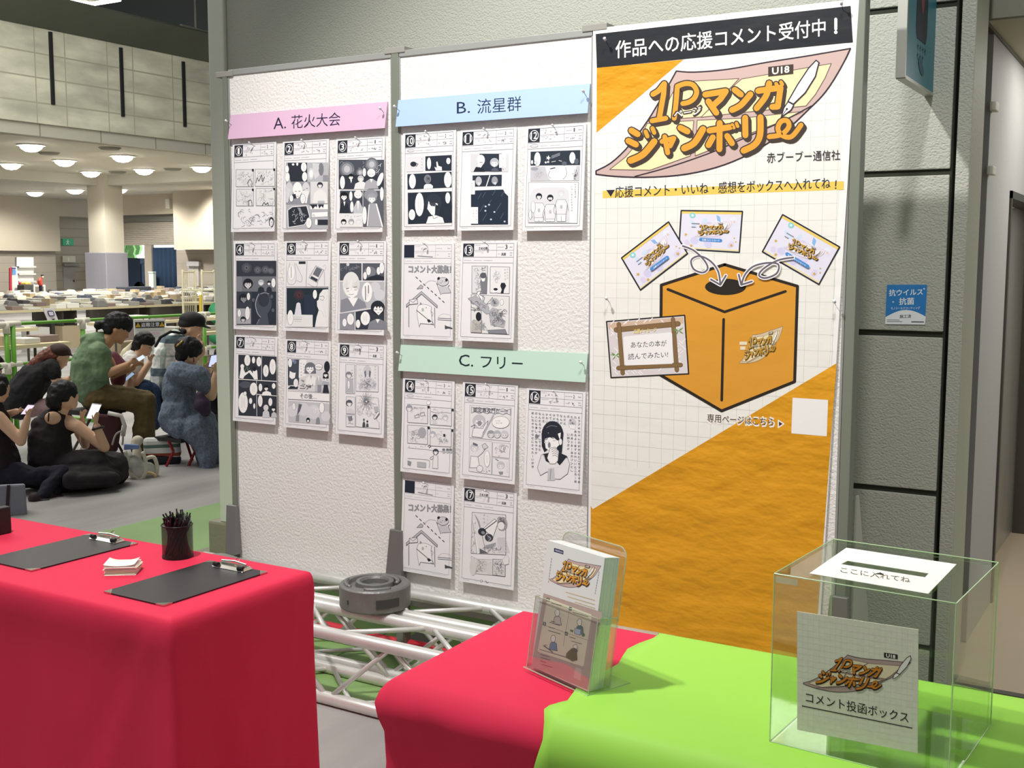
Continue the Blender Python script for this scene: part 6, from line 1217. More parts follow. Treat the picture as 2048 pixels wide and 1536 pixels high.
for y in (ya, yb):
    for x in (XT, XT+d0.x): MB().ball((x, y, .06), .06, 10, 6).build('caster', M_tl, t)
tag(MB().ball(tuple(onX(-16.6, 220+1880/8.778, 560+580/8.778)), (.16, .2, .22), 12, 8).ball((-16.6, onX(-16.6, 220+1880/8.778, 560+580/8.778).y, .2), (.18, .22, .2), 12, 8).build('green_bag', mat('bag_green', '2f8a5a', .6), smooth=True), 'green bag beside the foot of the cream trolley', 'bag')
q0 = onZ(0, 283, 606)
qa, qb = onX(-26.9, 250, 574), onX(-26.9, 303, 585)
tag(MB().box((-27.3, qa.y, .752), (-26.9, qb.y, qa.z)).build('dark_crate', mat('crate_dark', '3d4048', .6), bevel=.02), 'dark long crate on the far tables below the open shutter', 'crate')
# ================================================================== PEOPLE SITTING BEYOND THE TABLES
SK = mat('skin', 'e6bb9d', .55, spec=.35); SK2 = mat('skin_tan', 'cf9f7b', .55, spec=.35); HB = mat('hair_black', '161416', .55, spec=.4, bump=(60, .5, (1, 1, .2)))
HR = mat('hair_auburn', '6b3a2c', .5, bump=(60, .6, (1, 1, .25)))
CLOTH = {'shirt': (.10, .03), 'trousers': (.09, .03), 'dress': (.11, .03), 'tee': (.08, .022), 'top': (.09, .025), 'jeans': (.09, .025), 'hair': (.035, .02), 'cap': (.08, .008), 'boot': (.06, .01)}
def fold_tex(sc):
    n = 'folds_%d' % int(sc*1000); t = bpy.data.textures.get(n)
    if not t: t = bpy.data.textures.new(n, 'CLOUDS'); t.noise_scale = sc; t.noise_depth = 2
    return t
class Fig:
    """a figure laid out in the close-up of the seated group: joints are (x, y, depth towards the hall in metres), radii in the same units"""
    def __init__(s, label, base, name='person'):
        s.B = onZ(0, base[0]/4.452, 580+base[1]/4.452); n = Vector((s.B.x-CAM.x, s.B.y-CAM.y, 0)); s.d = n.length; s.n = n.normalized()
        s.u = (s.B-CAM).dot(FW)/FPX/4.452; s.t = thing(name, label, 'person', tuple(s.B)) if label else None
    def J(s, x, y, d=0): return onP(s.B+s.n*d, s.n, x/4.452, 580+y/4.452)
    def limb(s, g, *pts, n=10):
        for (a, b) in zip(pts, pts[1:]): g.cone(s.J(a[0], a[1], a[3] if len(a) > 3 else 0), s.J(b[0], b[1], b[3] if len(b) > 3 else 0), a[2]*s.u, b[2]*s.u, n)
        return g
    def blob(s, g, x, y, rx, ry, d=0, rd=None, rot=0):
        ax = Vector((-s.n.y, s.n.x, 0))*-1; M = Matrix((ax, s.n, Vector((0, 0, 1)))).transposed(); Rr = Matrix.Rotation(rot, 3, s.n)
        return g.ball(s.J(x, y, d), (rx*s.u, (rd or rx)*s.u, ry*s.u), 16, 10, 0, Rr @ M)
    def part(s, name, g, m, vox=.009, sm=3):
        o = g.build(name, m, s.t, remesh=vox, smoothmod=sm)
        k = CLOTH.get(name.split('_')[-1])
        if k and vox < .02:
            q = o.modifiers.new('folds', 'DISPLACE'); q.texture = fold_tex(k[0]); q.strength = k[1]; q.mid_level = .5; q.texture_coords = 'LOCAL'
        return o
    def eye(s, x, y, d):
        g = MB(); s.blob(g, x, y, 9, 5, d); return g.build('eye', HB, s.t, smooth=True)
    def hand(s, g, x, y, d, ang, curl=.5, sz=1.0, spread=1, grip=None):
        """palm at x,y pointing along ang (picture plane), five fingers of unequal length bent towards the held thing"""
        L = 38*sz; ca, sa = math.cos(ang), math.sin(ang); s.limb(g, (x-ca*L*.5, y-sa*L*.5, 19*sz, d), (x+ca*L*.35, y+sa*L*.35, 22*sz, d))
        for i, (k, ln) in enumerate(((-1.5, .85), (-.5, 1.0), (.5, .95), (1.5, .72))):
            bx, by = x+ca*L*.6-sa*k*10*sz*spread, y+sa*L*.6+ca*k*10*sz*spread; dd = d+.006*k
            a2 = ang+curl*.6; a3 = ang+curl*1.5
            mx, my = bx+math.cos(a2)*24*sz*ln, by+math.sin(a2)*24*sz*ln; s.limb(g, (bx, by, 8.5*sz, dd), (mx, my, 7.6*sz, dd-.01), (mx+math.cos(a3)*20*sz*ln, my+math.sin(a3)*20*sz*ln, 6.6*sz, dd-.014), n=6)
        tx, ty = x-ca*L*.1+sa*20*sz, y-sa*L*.1-ca*20*sz; a4 = ang-.6; s.limb(g, (tx, ty, 9.5*sz, d-.012), (tx+math.cos(a4)*24*sz, ty+math.sin(a4)*24*sz, 8.5*sz, d-.03), (tx+math.cos(ang)*42*sz-math.sin(ang)*-12*sz, ty+math.sin(ang)*42*sz-math.cos(ang)*12*sz, 7*sz, d-.034), n=6)
    def phone(s, lb, q, d, glow, case='16161a'):
        p = [s.J(x, y, d) for x, y in q]; t = thing('smartphone', lb, 'phone', tuple(p[3]))
        MB().prism(p, s.n*.009).build('case', mat('phone_'+case, case, .3), t, bevel=.003)
        c = sum(p, Vector())/4; MB().prism([c+(v-c)*.88-s.n*.0012 for v in p], s.n*.0011).build('screen', mat('screen_'+glow, glow, .2, emit=1.1), t); return t
def headprof(f, g, x, y, r, d=0, face=1, tilt=0):
    """profile head looking to the right of the picture (face=1): skull, jaw, nose, lips, chin, ear"""
    def R(px, py): c, s_ = math.cos(tilt), math.sin(tilt); return x+face*(px*c-py*s_)*r, y+(px*s_+py*c)*r
    f.blob(g, *R(-.08, -.12), r*.98, r*1.02, d, r*.8); f.blob(g, *R(.32, .45), r*.56, r*.66, d, r*.62)
    f.limb(g, (*R(.72, -.25), r*.22, d), (*R(.9, .12), r*.10, d), (*R(1.0, .32), r*.11, d)); f.blob(g, *R(.86, .36), r*.14, r*.12, d)
    f.blob(g, *R(.80, .58), r*.13, r*.06, d, r*.2); f.blob(g, *R(.78, .68), r*.12, r*.06, d, r*.18); f.blob(g, *R(.66, .92), r*.2, r*.18, d, r*.22); f.blob(g, *R(.78, -.02), r*.14, r*.1, d, r*.5)
    ex, ey = R(-.1, .2); f.blob(g, ex, ey, r*.16, r*.24, d-r*.78*f.u, r*.08)
    q = R(.68, .1); f.eye(q[0], q[1], d-r*.40*f.u)
def shoe(f, g, x, y, d=0, s=1): f.limb(g, (x-35*s, y, 34*s, d), (x+60*s, y+10*s, 28*s, d), (x+100*s, y+14*s, 22*s, d))
# ---- man in the green shirt
f = Fig('person in a green hooded shirt and khaki trousers, hair in a bun', (900, 1500))
b = MB(); headprof(f, b, 1050, 345, 108, 0, 1, .42); f.limb(b, (985, 420, 62, 0), (880, 520, 74, 0)); f.limb(b, (900, 600, 60, -.13), (925, 740, 52, -.15), (960, 742, 42, -.16), (1130, 668, 30, -.17)); f.hand(b, 1180, 640, -.17, -.15, .35)
f.limb(b, (960, 640, 60, .12), (1010, 740, 50, .14), (1180, 690, 32, .1)); f.hand(b, 1215, 660, .06, -.3, .5)
f.part('body', b, SK2, .008, 2)
h = MB(); f.blob(h, 1058, 292, 128, 104, 0, 96, .25); f.blob(h, 985, 340, 66, 76, 0, 84); f.blob(h, 1135, 300, 52, 74, 0, 80); f.blob(h, 880, 312, 44, 44); f.limb(h, (960, 300, 50, 0), (890, 312, 34, 0)); f.part('hair', h, HB)
s_ = MB(); f.limb(s_, (850, 500, 120, 0), (800, 640, 158, 0), (800, 800, 162, 0), (830, 900, 158, 0)); f.limb(s_, (880, 560, 98, -.11), (905, 730, 84, -.14)); f.limb(s_, (880, 560, 96, .1), (940, 700, 84, .12)); f.limb(s_, (760, 440, 50, 0), (900, 430, 60, 0), (930, 500, 56, 0)); f.blob(s_, 850, 450, 110, 56, 0, 100)
f.part('green_shirt', s_, mat('shirt_green', '748c6a', .8, bump=(14, .7), noise=(9, .15)))
p = MB(); f.limb(p, (860, 960, 128, -.05), (1080, 960, 112, -.09), (1290, 985, 98, -.11), (1290, 1150, 92, -.11), (1240, 1400, 80, -.11)); f.limb(p, (860, 960, 124, .1), (1280, 1000, 94, .13), (1310, 1380, 78, .13)); f.part('khaki_trousers', p, mat('trouser_khaki', '6b5a36', .85, bump=(13, .8), noise=(8, .2)))
for dx, dd in ((0, -.11), (70, .13)): g = MB(); shoe(f, g, 1250+dx, 1470, dd); f.part('shoe', g, mat('shoe_dark', '26201f', .6))
f.phone('small pale device held by the person in the green shirt', [(1210, 610), (1275, 575), (1300, 600), (1235, 640)], -.20, 'b9c6d6', 'c9c7c6')
t = thing('camp_stool', 'low dark camp stool under the person in the green shirt', 'stool', tuple(f.B), 0, 'camp stools')
p0 = f.J(850, 1075, 0); MB().cbox((p0.x, p0.y, p0.z), (.34, .34, .04)).build('seat', mat('stool_dark', '2b2a2c', .7), t)
for sx in (-1, 1):
    for sy in (-1, 1): MB().tube([(p0.x+sx*.15, p0.y+sy*.15, p0.z), (p0.x-sx*.17, p0.y+sy*.15, .0)], .011, 6).build('leg', M_tl, t)
# ---- person with the brown cap
f = Fig('person in a black tee and brown cap with a long auburn ponytail', (230, 1440))
b = MB(); headprof(f, b, 530, 600, 88, 0, 1, .55); f.limb(b, (480, 650, 50, 0), (410, 700, 58, 0)); f.limb(b, (470, 720, 48, -.12), (510, 830, 40, -.14), (600, 800, 30, -.12)); f.hand(b, 620, 790, -.12, -.2, .5, .85); f.part('body', b, SK, .008, 2)
h = MB(); f.limb(h, (460, 560, 66, 0), (390, 600, 58, 0), (320, 660, 56, 0), (225, 715, 36, 0)); f.limb(h, (400, 590, 50, 0), (300, 690, 46, 0)); f.blob(h, 480, 590, 66, 70, 0, 84); f.part('hair', h, HR)
c_ = MB(); f.blob(c_, 530, 540, 98, 66, 0, 92, .18); f.limb(c_, (600, 560, 22, 0), (645, 585, 10, 0)); f.blob(c_, 610, 570, 46, 9, 0, 62, .4); f.part('cap', c_, mat('cap_brown', '3c2a24', .8))
g = MB(); f.blob(g, 402, 525, 26, 22); f.part('hair_tie', g, mat('tie_white', 'e6e0d8', .7))
s_ = MB(); f.limb(s_, (420, 700, 100, 0), (300, 800, 150, 0), (200, 940, 160, 0), (180, 1010, 150, 0)); f.limb(s_, (450, 690, 78, -.1), (490, 760, 58, -.13)); f.part('black_tee', s_, mat('tee_black', '1d1b1e', .85, bump=(12, .5)))
p = MB(); f.limb(p, (150, 1060, 90, 0), (430, 1040, 78, -.08), (440, 1330, 62, -.08)); f.limb(p, (150, 1060, 84, .14), (420, 1050, 74, .16), (430, 1330, 60, .16)); f.part('trousers', p, mat('trouser_pink', 'a58686', .8, bump=(14, .4)))
for dd in (-.08, .16): g = MB(); shoe(f, g, 440, 1400, dd, .9); f.part('shoe', g, MATS['shoe_dark'])
# ---- person in the white tee
f = Fig('person in a white tee and blue jeans, hands raised before the face', (1180, 1400))
b = MB(); headprof(f, b, 1278, 500, 78, 0, 1, .12); f.limb(b, (1240, 560, 42, 0), (1190, 610, 50, 0)); f.limb(b, (1170, 700, 44, -.12), (1220, 820, 38, -.14), (1330, 650, 27, -.16)); f.hand(b, 1340, 615, -.16, -1.2, .5, .85); f.limb(b, (1200, 820, 36, -.05), (1150, 880, 34, -.16), (1170, 800, 28, -.2)); f.hand(b, 1172, 785, -.2, -1.1, .6, .85); f.part('body', b, SK, .008, 2)
h = MB(); f.blob(h, 1285, 440, 92, 74, 0, 78, .1); f.blob(h, 1235, 480, 46, 66, 0, 70); f.blob(h, 1350, 450, 30, 52, 0, 60); f.limb(h, (1215, 470, 40, 0), (1185, 520, 22, 0)); f.part('hair', h, HB)
s_ = MB(); f.limb(s_, (1170, 620, 84, 0), (1150, 740, 112, 0), (1160, 860, 112, 0)); f.limb(s_, (1165, 640, 70, -.1), (1170, 720, 60, -.13)); f.part('white_tee', s_, mat('tee_white', 'd9d5cf', .8, bump=(12, .4)))
p = MB(); f.limb(p, (1180, 920, 110, 0), (1290, 880, 92, -.1), (1330, 1150, 76, -.1)); f.limb(p, (1180, 920, 100, .12), (1340, 900, 84, .14), (1370, 1180, 70, .14)); f.part('jeans', p, mat('jeans_blue', '2f4468', .8, bump=(14, .4)))
f.phone('dark phone held low between the green shirt and the white tee', [(1095, 800), (1180, 725), (1205, 745), (1120, 815)], -.24, '7f92a8')
g = MB(); f.limb(g, (1010, 600, 56, -.22), (1060, 680, 70, -.24), (1050, 800, 66, -.24)); f.t, keep = None, f.t
tag(f.part('shoulder_bag', g, mat('bag_maroon', '5d2430', .7)), 'maroon bag between the green shirt and the white tee', 'bag')
g = MB(); f.limb(g, (1180, 470, 14, .1), (1130, 560, 50, .12), (1100, 600, 40, .12)); tag(f.part('cream_tote', g, mat('tote_cream', 'd8cfb4', .8)), 'cream cloth bag behind the shoulder of the white tee', 'bag')
# ---- person in the checked shirt
f = Fig('person in a checked white and grey shirt and black cap', (1560, 1335))
b = MB(); headprof(f, b, 1705, 350, 104, 0, 1, .25); f.limb(b, (1650, 410, 58, 0), (1570, 480, 70, 0)); f.limb(b, (1690, 640, 50, -.02), (1790, 560, 38, -.1), (1790, 480, 30, -.12)); f.hand(b, 1775, 450, -.12, -1.9, .6, .9); f.part('body', b, SK, .008, 2)
c_ = MB(); f.blob(c_, 1715, 268, 116, 76, 0, 98, .15); f.blob(c_, 1815, 320, 70, 10, 0, 66, .35); f.blob(c_, 1690, 300, 104, 60, 0, 92); f.part('cap', c_, mat('cap_black', '1a191b', .75))
h = MB(); f.blob(h, 1650, 360, 58, 46, 0, 80); f.part('hair', h, HB)
m = mat('shirt_check', 'd9dcd8', .8, bump=(12, .4)); nt = m.node_tree; tc = nt.nodes.new('ShaderNodeTexCoord'); sx = nt.nodes.new('ShaderNodeSeparateXYZ'); nt.links.new(tc.outputs['Object'], sx.inputs[0]); bs = nt.nodes['Principled BSDF']; prev = None
def band(out, per, lo, hi, col, prev):
    a = nt.nodes.new('ShaderNodeMath'); a.operation = 'DIVIDE'; nt.links.new(out, a.inputs[0]); a.inputs[1].default_value = per
    fr = nt.nodes.new('ShaderNodeMath'); fr.operation = 'FRACT'; nt.links.new(a.outputs[0], fr.inputs[0])
    g1 = nt.nodes.new('ShaderNodeMath'); g1.operation = 'GREATER_THAN'; nt.links.new(fr.outputs[0], g1.inputs[0]); g1.inputs[1].default_value = lo
    g2 = nt.nodes.new('ShaderNodeMath'); g2.operation = 'LESS_THAN'; nt.links.new(fr.outputs[0], g2.inputs[0]); g2.inputs[1].default_value = hi
    g3 = nt.nodes.new('ShaderNodeMath'); g3.operation = 'MULTIPLY'; nt.links.new(g1.outputs[0], g3.inputs[0]); nt.links.new(g2.outputs[0], g3.inputs[1])
    mx = nt.nodes.new('ShaderNodeMix'); mx.data_type = 'RGBA'; nt.links.new(g3.outputs[0], mx.inputs[0]); mx.inputs[7].default_value = (*hx(col), 1)
    if prev: nt.links.new(prev, mx.inputs[6])
    else: mx.inputs[6].default_value = (*hx('dcdedb'), 1)
    return mx.outputs[2]
prev = band(sx.outputs[0], .17, .1, .38, '9fada6', None); prev = band(sx.outputs[2], .30, .02, .26, '51626a', prev); prev = band(sx.outputs[2], .30, .6, .66, 'a9b5b0', prev); nt.links.new(prev, bs.inputs['Base Color'])
s_ = MB(); f.limb(s_, (1570, 470, 120, 0), (1510, 600, 152, 0), (1490, 760, 150, 0), (1480, 850, 140, 0)); f.limb(s_, (1560, 480, 100, -.1), (1640, 620, 84, -.14), (1700, 640, 70, -.1)); f.part('checked_shirt', s_, m)
g = MB(); f.limb(g, (1625, 385, 13, -.13), (1520, 370, 13, -.18), (1430, 420, 13, -.17), (1385, 500, 13, -.1)); f.t, keep = None, f.t; o = f.part('bag_strap', g, mat('strap_black', '1e1e22', .7), .006); tag(o, 'black bag strap over the checked shirt', 'strap'); f.t = keep; o.parent = f.t; o.matrix_parent_inverse = f.t.matrix_world.inverted() if False else Matrix.Translation(-Vector(f.t.location)); del o['category']
p = MB(); f.limb(p, (1480, 930, 130, 0), (1560, 900, 100, -.1), (1590, 1200, 84, -.1)); f.limb(p, (1450, 950, 120, .1), (1420, 1100, 90, .1)); f.part('navy_trousers', p, mat('trouser_navy', '1c2230', .85))
# ---- person in the denim blue dress
f = Fig('person in a long faded blue dress sitting on a red legged stool', (1700, 1540))
b = MB(); headprof(f, b, 1690, 560, 96, 0, 1, .28); f.limb(b, (1650, 620, 50, 0), (1590, 700, 66, 0)); f.limb(b, (1800, 830, 60, -.1), (1880, 940, 48, -.14), (1925, 750, 32, -.16)); f.hand(b, 1915, 700, -.16, -1.5, .4, .95); f.limb(b, (1760, 800, 56, .14), (1840, 860, 44, .16), (1845, 720, 30, .08)); f.hand(b, 1842, 690, .06, -1.4, .4, .9); f.part('body', b, SK, .008, 2)
h = MB(); f.blob(h, 1680, 515, 122, 106, 0, 104, .2); f.blob(h, 1620, 590, 58, 74, 0, 74); f.blob(h, 1610, 500, 56, 66, 0, 66); f.part('hair', h, HB)
g = MB(); f.limb(g, (1575, 500, 12, -.06), (1625, 455, 12, -.07)); f.part('hair_clip', g, mat('clip_gold', 'b99b58', .35, .6))
g = MB(); f.limb(g, (1722, 605, 8, -.1), (1726, 640, 9, -.1)); f.part('earring', g, mat('earring_red', '5e1f1c', .4))
s_ = MB(); f.limb(s_, (1600, 760, 130, 0), (1590, 880, 148, 0), (1600, 1000, 138, 0), (1610, 1080, 170, 0)); f.limb(s_, (1590, 740, 110, -.08), (1760, 770, 100, -.12), (1830, 850, 82, -.13)); f.limb(s_, (1620, 740, 100, .1), (1760, 780, 86, .14))
f.limb(s_, (1610, 1100, 190, 0), (1750, 1200, 180, 0), (1850, 1330, 150, 0), (1870, 1540, 110, 0)); f.limb(s_, (1560, 1150, 150, 0), (1640, 1230, 130, -.1)); f.limb(s_, (1760, 1240, 150, -.14), (1840, 1400, 100, -.2), (1850, 1570, 70, -.24)); f.limb(s_, (1860, 1300, 120, .14), (1960, 1560, 80, .14)); f.limb(s_, (1750, 1200, 100, -.1), (1700, 1300, 50, -.14))
f.part('blue_dress', s_, mat('dress_denim', '6c7789', .85, bump=(9, .9, (2, 2, .5)), noise=(60, .35)))
g = MB(); f.limb(g, (1780, 940, 40, -.24), (1800, 1020, 74, -.24), (1830, 1080, 50, -.24)); f.t, keep = None, f.t; tag(f.part('purple_pouch', g, mat('pouch_purple', '3a2a40', .7)), 'dark purple pouch hanging at the side of the blue dress', 'bag'); f.t = keep
f.phone('phone with a lit violet screen held by the person in the blue dress', [(1878, 580), (1958, 566), (1930, 690), (1850, 690)], -.10, 'a9b4f0', '22203a')
t = thing('folding_stool', 'low folding stool with red legs under the blue dress', 'stool', tuple(f.J(1600, 1330)), 0, None)
a = f.J(1610, 1325); MB().cbox((a.x, a.y, a.z+.01), (.30, .28, .03)).build('seat', mat('stool_dark', '2b2a2c', .7), t)
M_rl = mat('stool_red', '8e1a22', .4)
for (x0, y0, x1, y1, d0_, d1_) in ((1545, 1440, 1480, 1572, -.12, -.13), (1735, 1440, 1670, 1585, -.12, -.13), (1500, 1340, 1545, 1440, -.1, -.12), (1690, 1340, 1735, 1440, -.1, -.12), (1560, 1350, 1490, 1540, .14, .14), (1660, 1350, 1720, 1540, .14, .14)): MB().tube([f.J(x0, y0, d0_), f.J(x1, y1, d1_)], .011, 8).build('leg', M_rl, t)
# ---- person mostly hidden by the post
f = Fig('person in black half hidden behind the pale post', (1960, 1440))
b = MB(); headprof(f, b, 1990, 620, 90, 0, -1, .2); f.limb(b, (1990, 700, 46, 0), (1990, 760, 56, 0)); f.limb(b, (1910, 880, 44, -.1), (1950, 880, 34, -.15)); f.part('body', b, SK, .009, 2)
h = MB(); f.blob(h, 2000, 580, 98, 86, 0, 92); f.part('hair', h, HB); s_ = MB(); f.limb(s_, (1980, 770, 110, 0), (1950, 920, 130, 0), (1980, 1080, 140, 0)); f.limb(s_, (1920, 800, 70, -.1), (1890, 900, 60, -.12)); f.part('black_top', s_, MATS['tee_black'])
p = MB(); f.limb(p, (1990, 1130, 110, 0), (1930, 1180, 84, -.1), (1960, 1420, 70, -.1)); f.part('trousers', p, MATS['trouser_navy'])
# ---- person in the black sleeveless dress on the floor
f = Fig('person in a black sleeveless dress sitting on the floor, back turned', (600, 1750))
b = MB(); f.blob(b, 585, 950, 108, 118, 0, 92); f.blob(b, 645, 1010, 46, 50, -.02, 50); f.limb(b, (560, 1060, 56, 0), (500, 1140, 76, 0)); f.blob(b, 470, 1140, 70, 60, -.10, 30)
f.limb(b, (610, 1180, 66, -.02), (690, 1215, 56, -.1), (930, 1400, 47, -.16), (865, 1220, 34, -.2)); f.hand(b, 855, 1150, -.2, -1.5, .35, 1.05); f.limb(b, (700, 1260, 46, .16), (760, 1380, 40, .14), (730, 1160, 30, .02)); f.hand(b, 735, 1115, .0, -1.2, .4, .95); f.part('body', b, SK, .008, 2)
h = MB(); f.blob(h, 560, 915, 128, 118, 0, 112); f.blob(h, 480, 985, 72, 78, -.03, 84); f.blob(h, 600, 990, 76, 80, .03, 70); f.limb(h, (500, 1020, 52, -.04), (530, 1070, 22, -.03)); f.part('hair', h, HB)
s_ = MB(); f.limb(s_, (480, 1190, 150, .02), (440, 1330, 186, .02), (450, 1520, 200, .02), (470, 1640, 190, .02)); f.limb(s_, (340, 1200, 70, 0), (620, 1210, 76, 0)); f.limb(s_, (560, 1600, 150, -.05), (700, 1580, 150, -.12), (860, 1580, 165, -.12), (1000, 1580, 148, -.06), (1060, 1640, 90, .0)); f.limb(s_, (480, 1690, 110, -.2), (700, 1680, 110, -.25), (900, 1670, 100, -.24), (1040, 1660, 70, -.14)); f.limb(s_, (640, 1700, 80, -.36), (1000, 1690, 70, -.3)); f.limb(s_, (300, 1660, 100, 0), (900, 1650, 90, .1)); f.part('black_dress', s_, mat('dress_black', '2a2529', .85, bump=(9, 1.0), noise=(12, .25)), .011)
g = MB(); c0 = f.J(872, 1232, -.2); g.tube([c0+(RT*math.cos(a_)+FW*math.sin(a_))*.036+Vector((0, 0, .01*math.cos(a_))) for a_ in [k*.4 for k in range(16)]], .009, 6, closed=True); g.build('bracelet', mat('bracelet_dark', '241a1a', .3, spec=.6), f.t, smooth=True)
for q in ([(385, 1160), (430, 1110), (440, 1185)], ): MB().tube([f.J(435, 1095, -.17), f.J(430, 1170, -.165)], .005, 6).build('back_strap', MATS['tee_black'], f.t)
f.phone('bright white phone held up by the person in the black dress', [(820, 1008), (908, 1018), (850, 1152), (762, 1148)], -.19, 'f2f2fb', 'e8e6ee')
# ---- person at the left edge, legs stretched out
f = Fig('person with bare arms and brown boots sitting at the left frame edge', (60, 1800))
b = MB(); headprof(f, b, 0, 890, 86, 0, 1, .35); f.limb(b, (-40, 960, 48, 0), (-60, 1030, 60, 0)); f.limb(b, (-10, 1140, 62, -.1), (185, 1345, 47, -.16), (245, 1140, 30, -.18)); f.hand(b, 255, 1105, -.18, -1.3, .5, .95); f.limb(b, (-20, 1120, 50, .12), (60, 1110, 36, .06), (150, 1080, 28, -.06)); f.hand(b, 178, 1075, -.08, -.1, .5, .9); f.part('body', b, SK, .008, 2)
h = MB(); f.blob(h, -20, 835, 92, 100, 0, 92); f.blob(h, 10, 880, 50, 66, -.07, 40); f.part('hair', h, HB)
s_ = MB(); f.limb(s_, (-60, 1080, 110, 0), (-40, 1250, 140, 0), (-20, 1450, 170, 0), (20, 1560, 170, 0)); f.part('dark_top', s_, mat('top_dark', '231a20', .85, bump=(10, .6)))
p = MB(); f.limb(p, (40, 1620, 110, -.05), (300, 1655, 84, -.16), (560, 1612, 56, -.22), (450, 1730, 58, -.30), (350, 1850, 50, -.38)); f.limb(p, (40, 1640, 110, .1), (330, 1690, 82, .0), (520, 1700, 60, -.14), (480, 1815, 50, -.28)); f.part('dark_trousers', p, mat('trouser_ink', '1d1a28', .85, bump=(10, .5)))
for x, y, dd in ((365, 1885, -.40), (490, 1850, -.30)): g = MB(); f.limb(g, (x-60, y-30, 52, dd), (x-50, y+10, 46, dd), (x+50, y+14, 44, dd), (x+115, y+24, 34, dd)); f.part('boot', g, mat('boot_brown', '33222a', .7))
f.phone('phone held by the person at the left frame edge', [(248, 1018), (316, 1022), (250, 1110), (176, 1112)], -.12, 'c7bccc', '2a2428')
# ---- person mostly outside the frame, further back
f = Fig('person cut off by the left frame edge beside the green barrier', (-60, 1080))
b = MB(); headprof(f, b, -60, 690, 80, 0, 1, .2); f.limb(b, (-80, 760, 44, 0), (-90, 830, 60, 0)); f.part('body', b, SK, .009, 2); h = MB(); f.blob(h, -62, 655, 96, 88, 0, 84); f.part('hair', h, HB)
s_ = MB(); f.limb(s_, (-90, 850, 110, 0), (-90, 1050, 140, 0), (-80, 1250, 130, 0)); f.part('dark_top', s_, MATS['top_dark'])
# ---- staff far away
f = Fig('person in a red jacket and dark cap far away by the cart', (360, 130))
k = lambda x, y: (x, y-1335.6)
b = MB(); f.blob(b, 378, -118, 15, 18); f.limb(b, (340, -70, 9, 0), (310, -62, 8, 0)); f.part('body', b, SK, .05, 1)
g = MB(); f.blob(g, 376, -131, 19, 10); f.part('cap', g, mat('cap_black', '1a191b', .75), .05, 1)
g = MB(); f.limb(g, (362, -98, 18, 0), (355, -70, 22, 0), (362, -46, 21, 0)); f.limb(g, (350, -90, 11, -.1), (336, -68, 9, -.1)); f.part('red_jacket', g, mat('jacket_red', 'b3402f', .7), .05, 1)
g = MB(); f.limb(g, (362, -40, 19, 0), (368, 60, 14, 0), (368, 125, 12, 0)); f.part('trousers', g, MATS['trouser_navy'], .05, 1)
# ------------------------------------------------------------------ bags on the floor
F0 = Fig('', (50, 2015)); bm_ = F0
def q3(x, y, d=0): return bm_.J(x, y, d)
t = thing('handbag', 'light grey woven handbag with a dark strap at the left frame edge', 'bag', tuple(q3(60, 2020)))
MB().hexa([q3(-60, 2010, 0), q3(245, 2025, 0), q3(245, 2010, .16), q3(-60, 1995, .16)], [q3(-40, 1740, .03), q3(222, 1728, .03), q3(222, 1722, .12), q3(-40, 1735, .12)]).build('bag_body', mat('bag_grey', '8e8f9c', .75, bump=(140, .5)), t, bevel=.012)
MB().hexa([q3(45, 2014, -.006), q3(78, 2016, -.006), q3(78, 2016, .0), q3(45, 2014, .0)], [q3(62, 1736, .024), q3(92, 1736, .024), q3(92, 1736, .03), q3(62, 1736, .03)]).build('strap', mat('strap_brown', '37222a', .6), t)
bm_ = Fig('', (330*4.452, 1556))
t = thing('striped_bag', 'cream shopper with red and dark green stripes beside the red legged stool', 'bag', tuple(q3(1440, 1500)))
m = mat('bag_stripes', 'd8d2c4', .7); nt = m.node_tree; tc = nt.nodes.new('ShaderNodeTexCoord'); sx = nt.nodes.new('ShaderNodeSeparateXYZ'); nt.links.new(tc.outputs['Object'], sx.inputs[0]); prev = band(sx.outputs[2], .17, .08, .24, 'a8503e', None); prev = band(sx.outputs[2], .17, .5, .66, '5d7a70', prev); nt.links.new(prev, nt.nodes['Principled BSDF'].inputs['Base Color'])
MB().hexa([q3(1280, 1475, 0), q3(1610, 1500, 0), q3(1620, 1480, .2), q3(1290, 1460, .2)], [q3(1270, 1318, .02), q3(1600, 1310, .02), q3(1600, 1306, .18), q3(1275, 1312, .18)]).build('bag_body', m, t, bevel=.03)
MB().hexa([q3(1300, 1555, 0), q3(1600, 1560, 0), q3(1610, 1540, .2), q3(1300, 1535, .2)], [q3(1285, 1470, 0), q3(1612, 1490, 0), q3(1620, 1478, .2), q3(1290, 1458, .2)]).build('dark_bottom', mat('bag_ink', '1f2130', .7), t, bevel=.02)
g = MB(); bm_.blob(g, 1225, 1340, 52, 46, -.02, 40); bm_.blob(g, 1205, 1370, 36, 30, -.02); bm_.blob(g, 1222, 1450, 44, 70, -.02, 40); bm_.blob(g, 1220, 1510, 46, 46, -.02, 40); tag(g.build('white_pouch', mat('pouch_white', 'd9d0bc', .8, bump=(20, .8)), remesh=.01, smoothmod=2), 'crumpled white cloth lying against the striped bag', 'cloth')
t = thing('clear_bag', 'clear plastic bag with white frill and yellow handle on the floor beside the black skirt', 'bag', tuple(q3(1260, 1680)))
bm_ = Fig('', (1260, 1680))
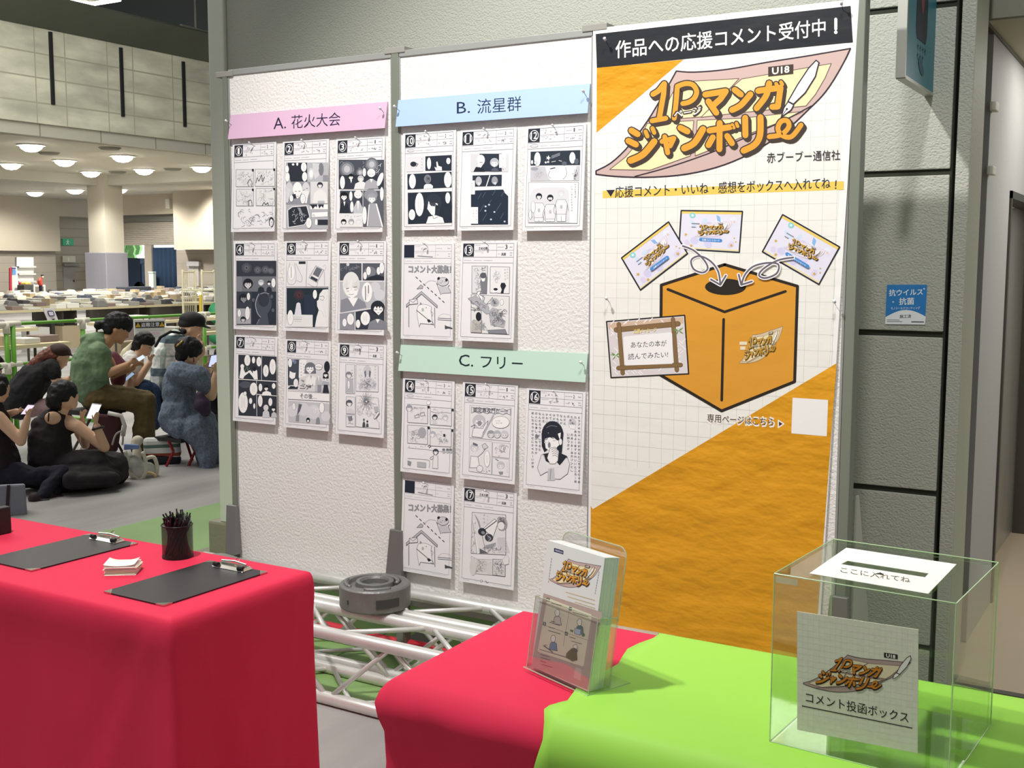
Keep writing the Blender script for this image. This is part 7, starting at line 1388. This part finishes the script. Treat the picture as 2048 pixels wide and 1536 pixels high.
g = MB(); bm_.limb(g, (1180, 1560, 92, .05), (1220, 1620, 76, .05), (1320, 1600, 70, .1)); g.build('bag_body', mat('plastic_clear', 'c9cbc4', .25, alpha=.7, bump=(14, .8)), t, remesh=.012, smoothmod=2)
MB().tube([q3(*p) for p in smooth([(1110, 1430), (1150, 1540), (1180, 1640), (1240, 1690), (1290, 1640), (1300, 1540), (1270, 1440)], 4)], .014, 8).build('white_frill', mat('frill_white', 'e3ddca', .7, bump=(40, 1)), t, smooth=True)
MB().tube([q3(*p, .08) for p in smooth([(1300, 1500), (1370, 1490), (1400, 1580), (1390, 1650)], 4)], .016, 8).build('white_frill', MATS['frill_white'], t, smooth=True)
MB().tube([q3(*p, .02) for p in smooth([(1265, 1682), (1360, 1686), (1385, 1655), (1340, 1630), (1300, 1628)], 4)], .012, 8).build('handle', mat('handle_yellow', 'd9c08a', .5), t, smooth=True)
MB().hexa([q3(1100, 1425, 0), q3(1240, 1415, 0), q3(1240, 1412, .12), q3(1100, 1420, .12)], [q3(1105, 1372, .01), q3(1235, 1378, .01), q3(1235, 1374, .11), q3(1105, 1368, .11)]).build('blue_packet', mat('packet_blue', '6c83b5', .5), t, bevel=.006)
bm_ = Fig('', (1000, 1575))
t = thing('maroon_case', 'maroon fabric case with a white top between the khaki trousers and the black dress', 'case', tuple(q3(1000, 1480)))
MB().hexa([q3(740, 1470, .1), q3(1010, 1440, .1), q3(1050, 1440, .3), q3(780, 1460, .3)], [q3(860, 1105, .12), q3(1095, 1120, .12), q3(1100, 1115, .28), q3(870, 1100, .28)]).build('case_body', mat('case_maroon', '4a262a', .75), t, bevel=.02)
MB().tube([q3(960, 1095, .11), q3(1080, 1120, .11), q3(1110, 1210, .11), q3(1095, 1300, .11)], .018, 8).build('white_piping', mat('piping_white', 'ddd6d0', .6), t, smooth=True)
MB().tube([q3(*p, .08) for p in smooth([(1000, 1380), (1030, 1290), (1080, 1260), (1095, 1300), (1090, 1380)], 4)], .008, 6).build('cord', mat('cord_grey', 'a8a29c', .6), t, smooth=True)
for x in (735, 770): MB().tube([q3(x+30, 1330, .06), q3(x-20, 1420, .05)], .012, 6).build('white_bar', mat('piping_white', 'ddd6d0', .6), t)
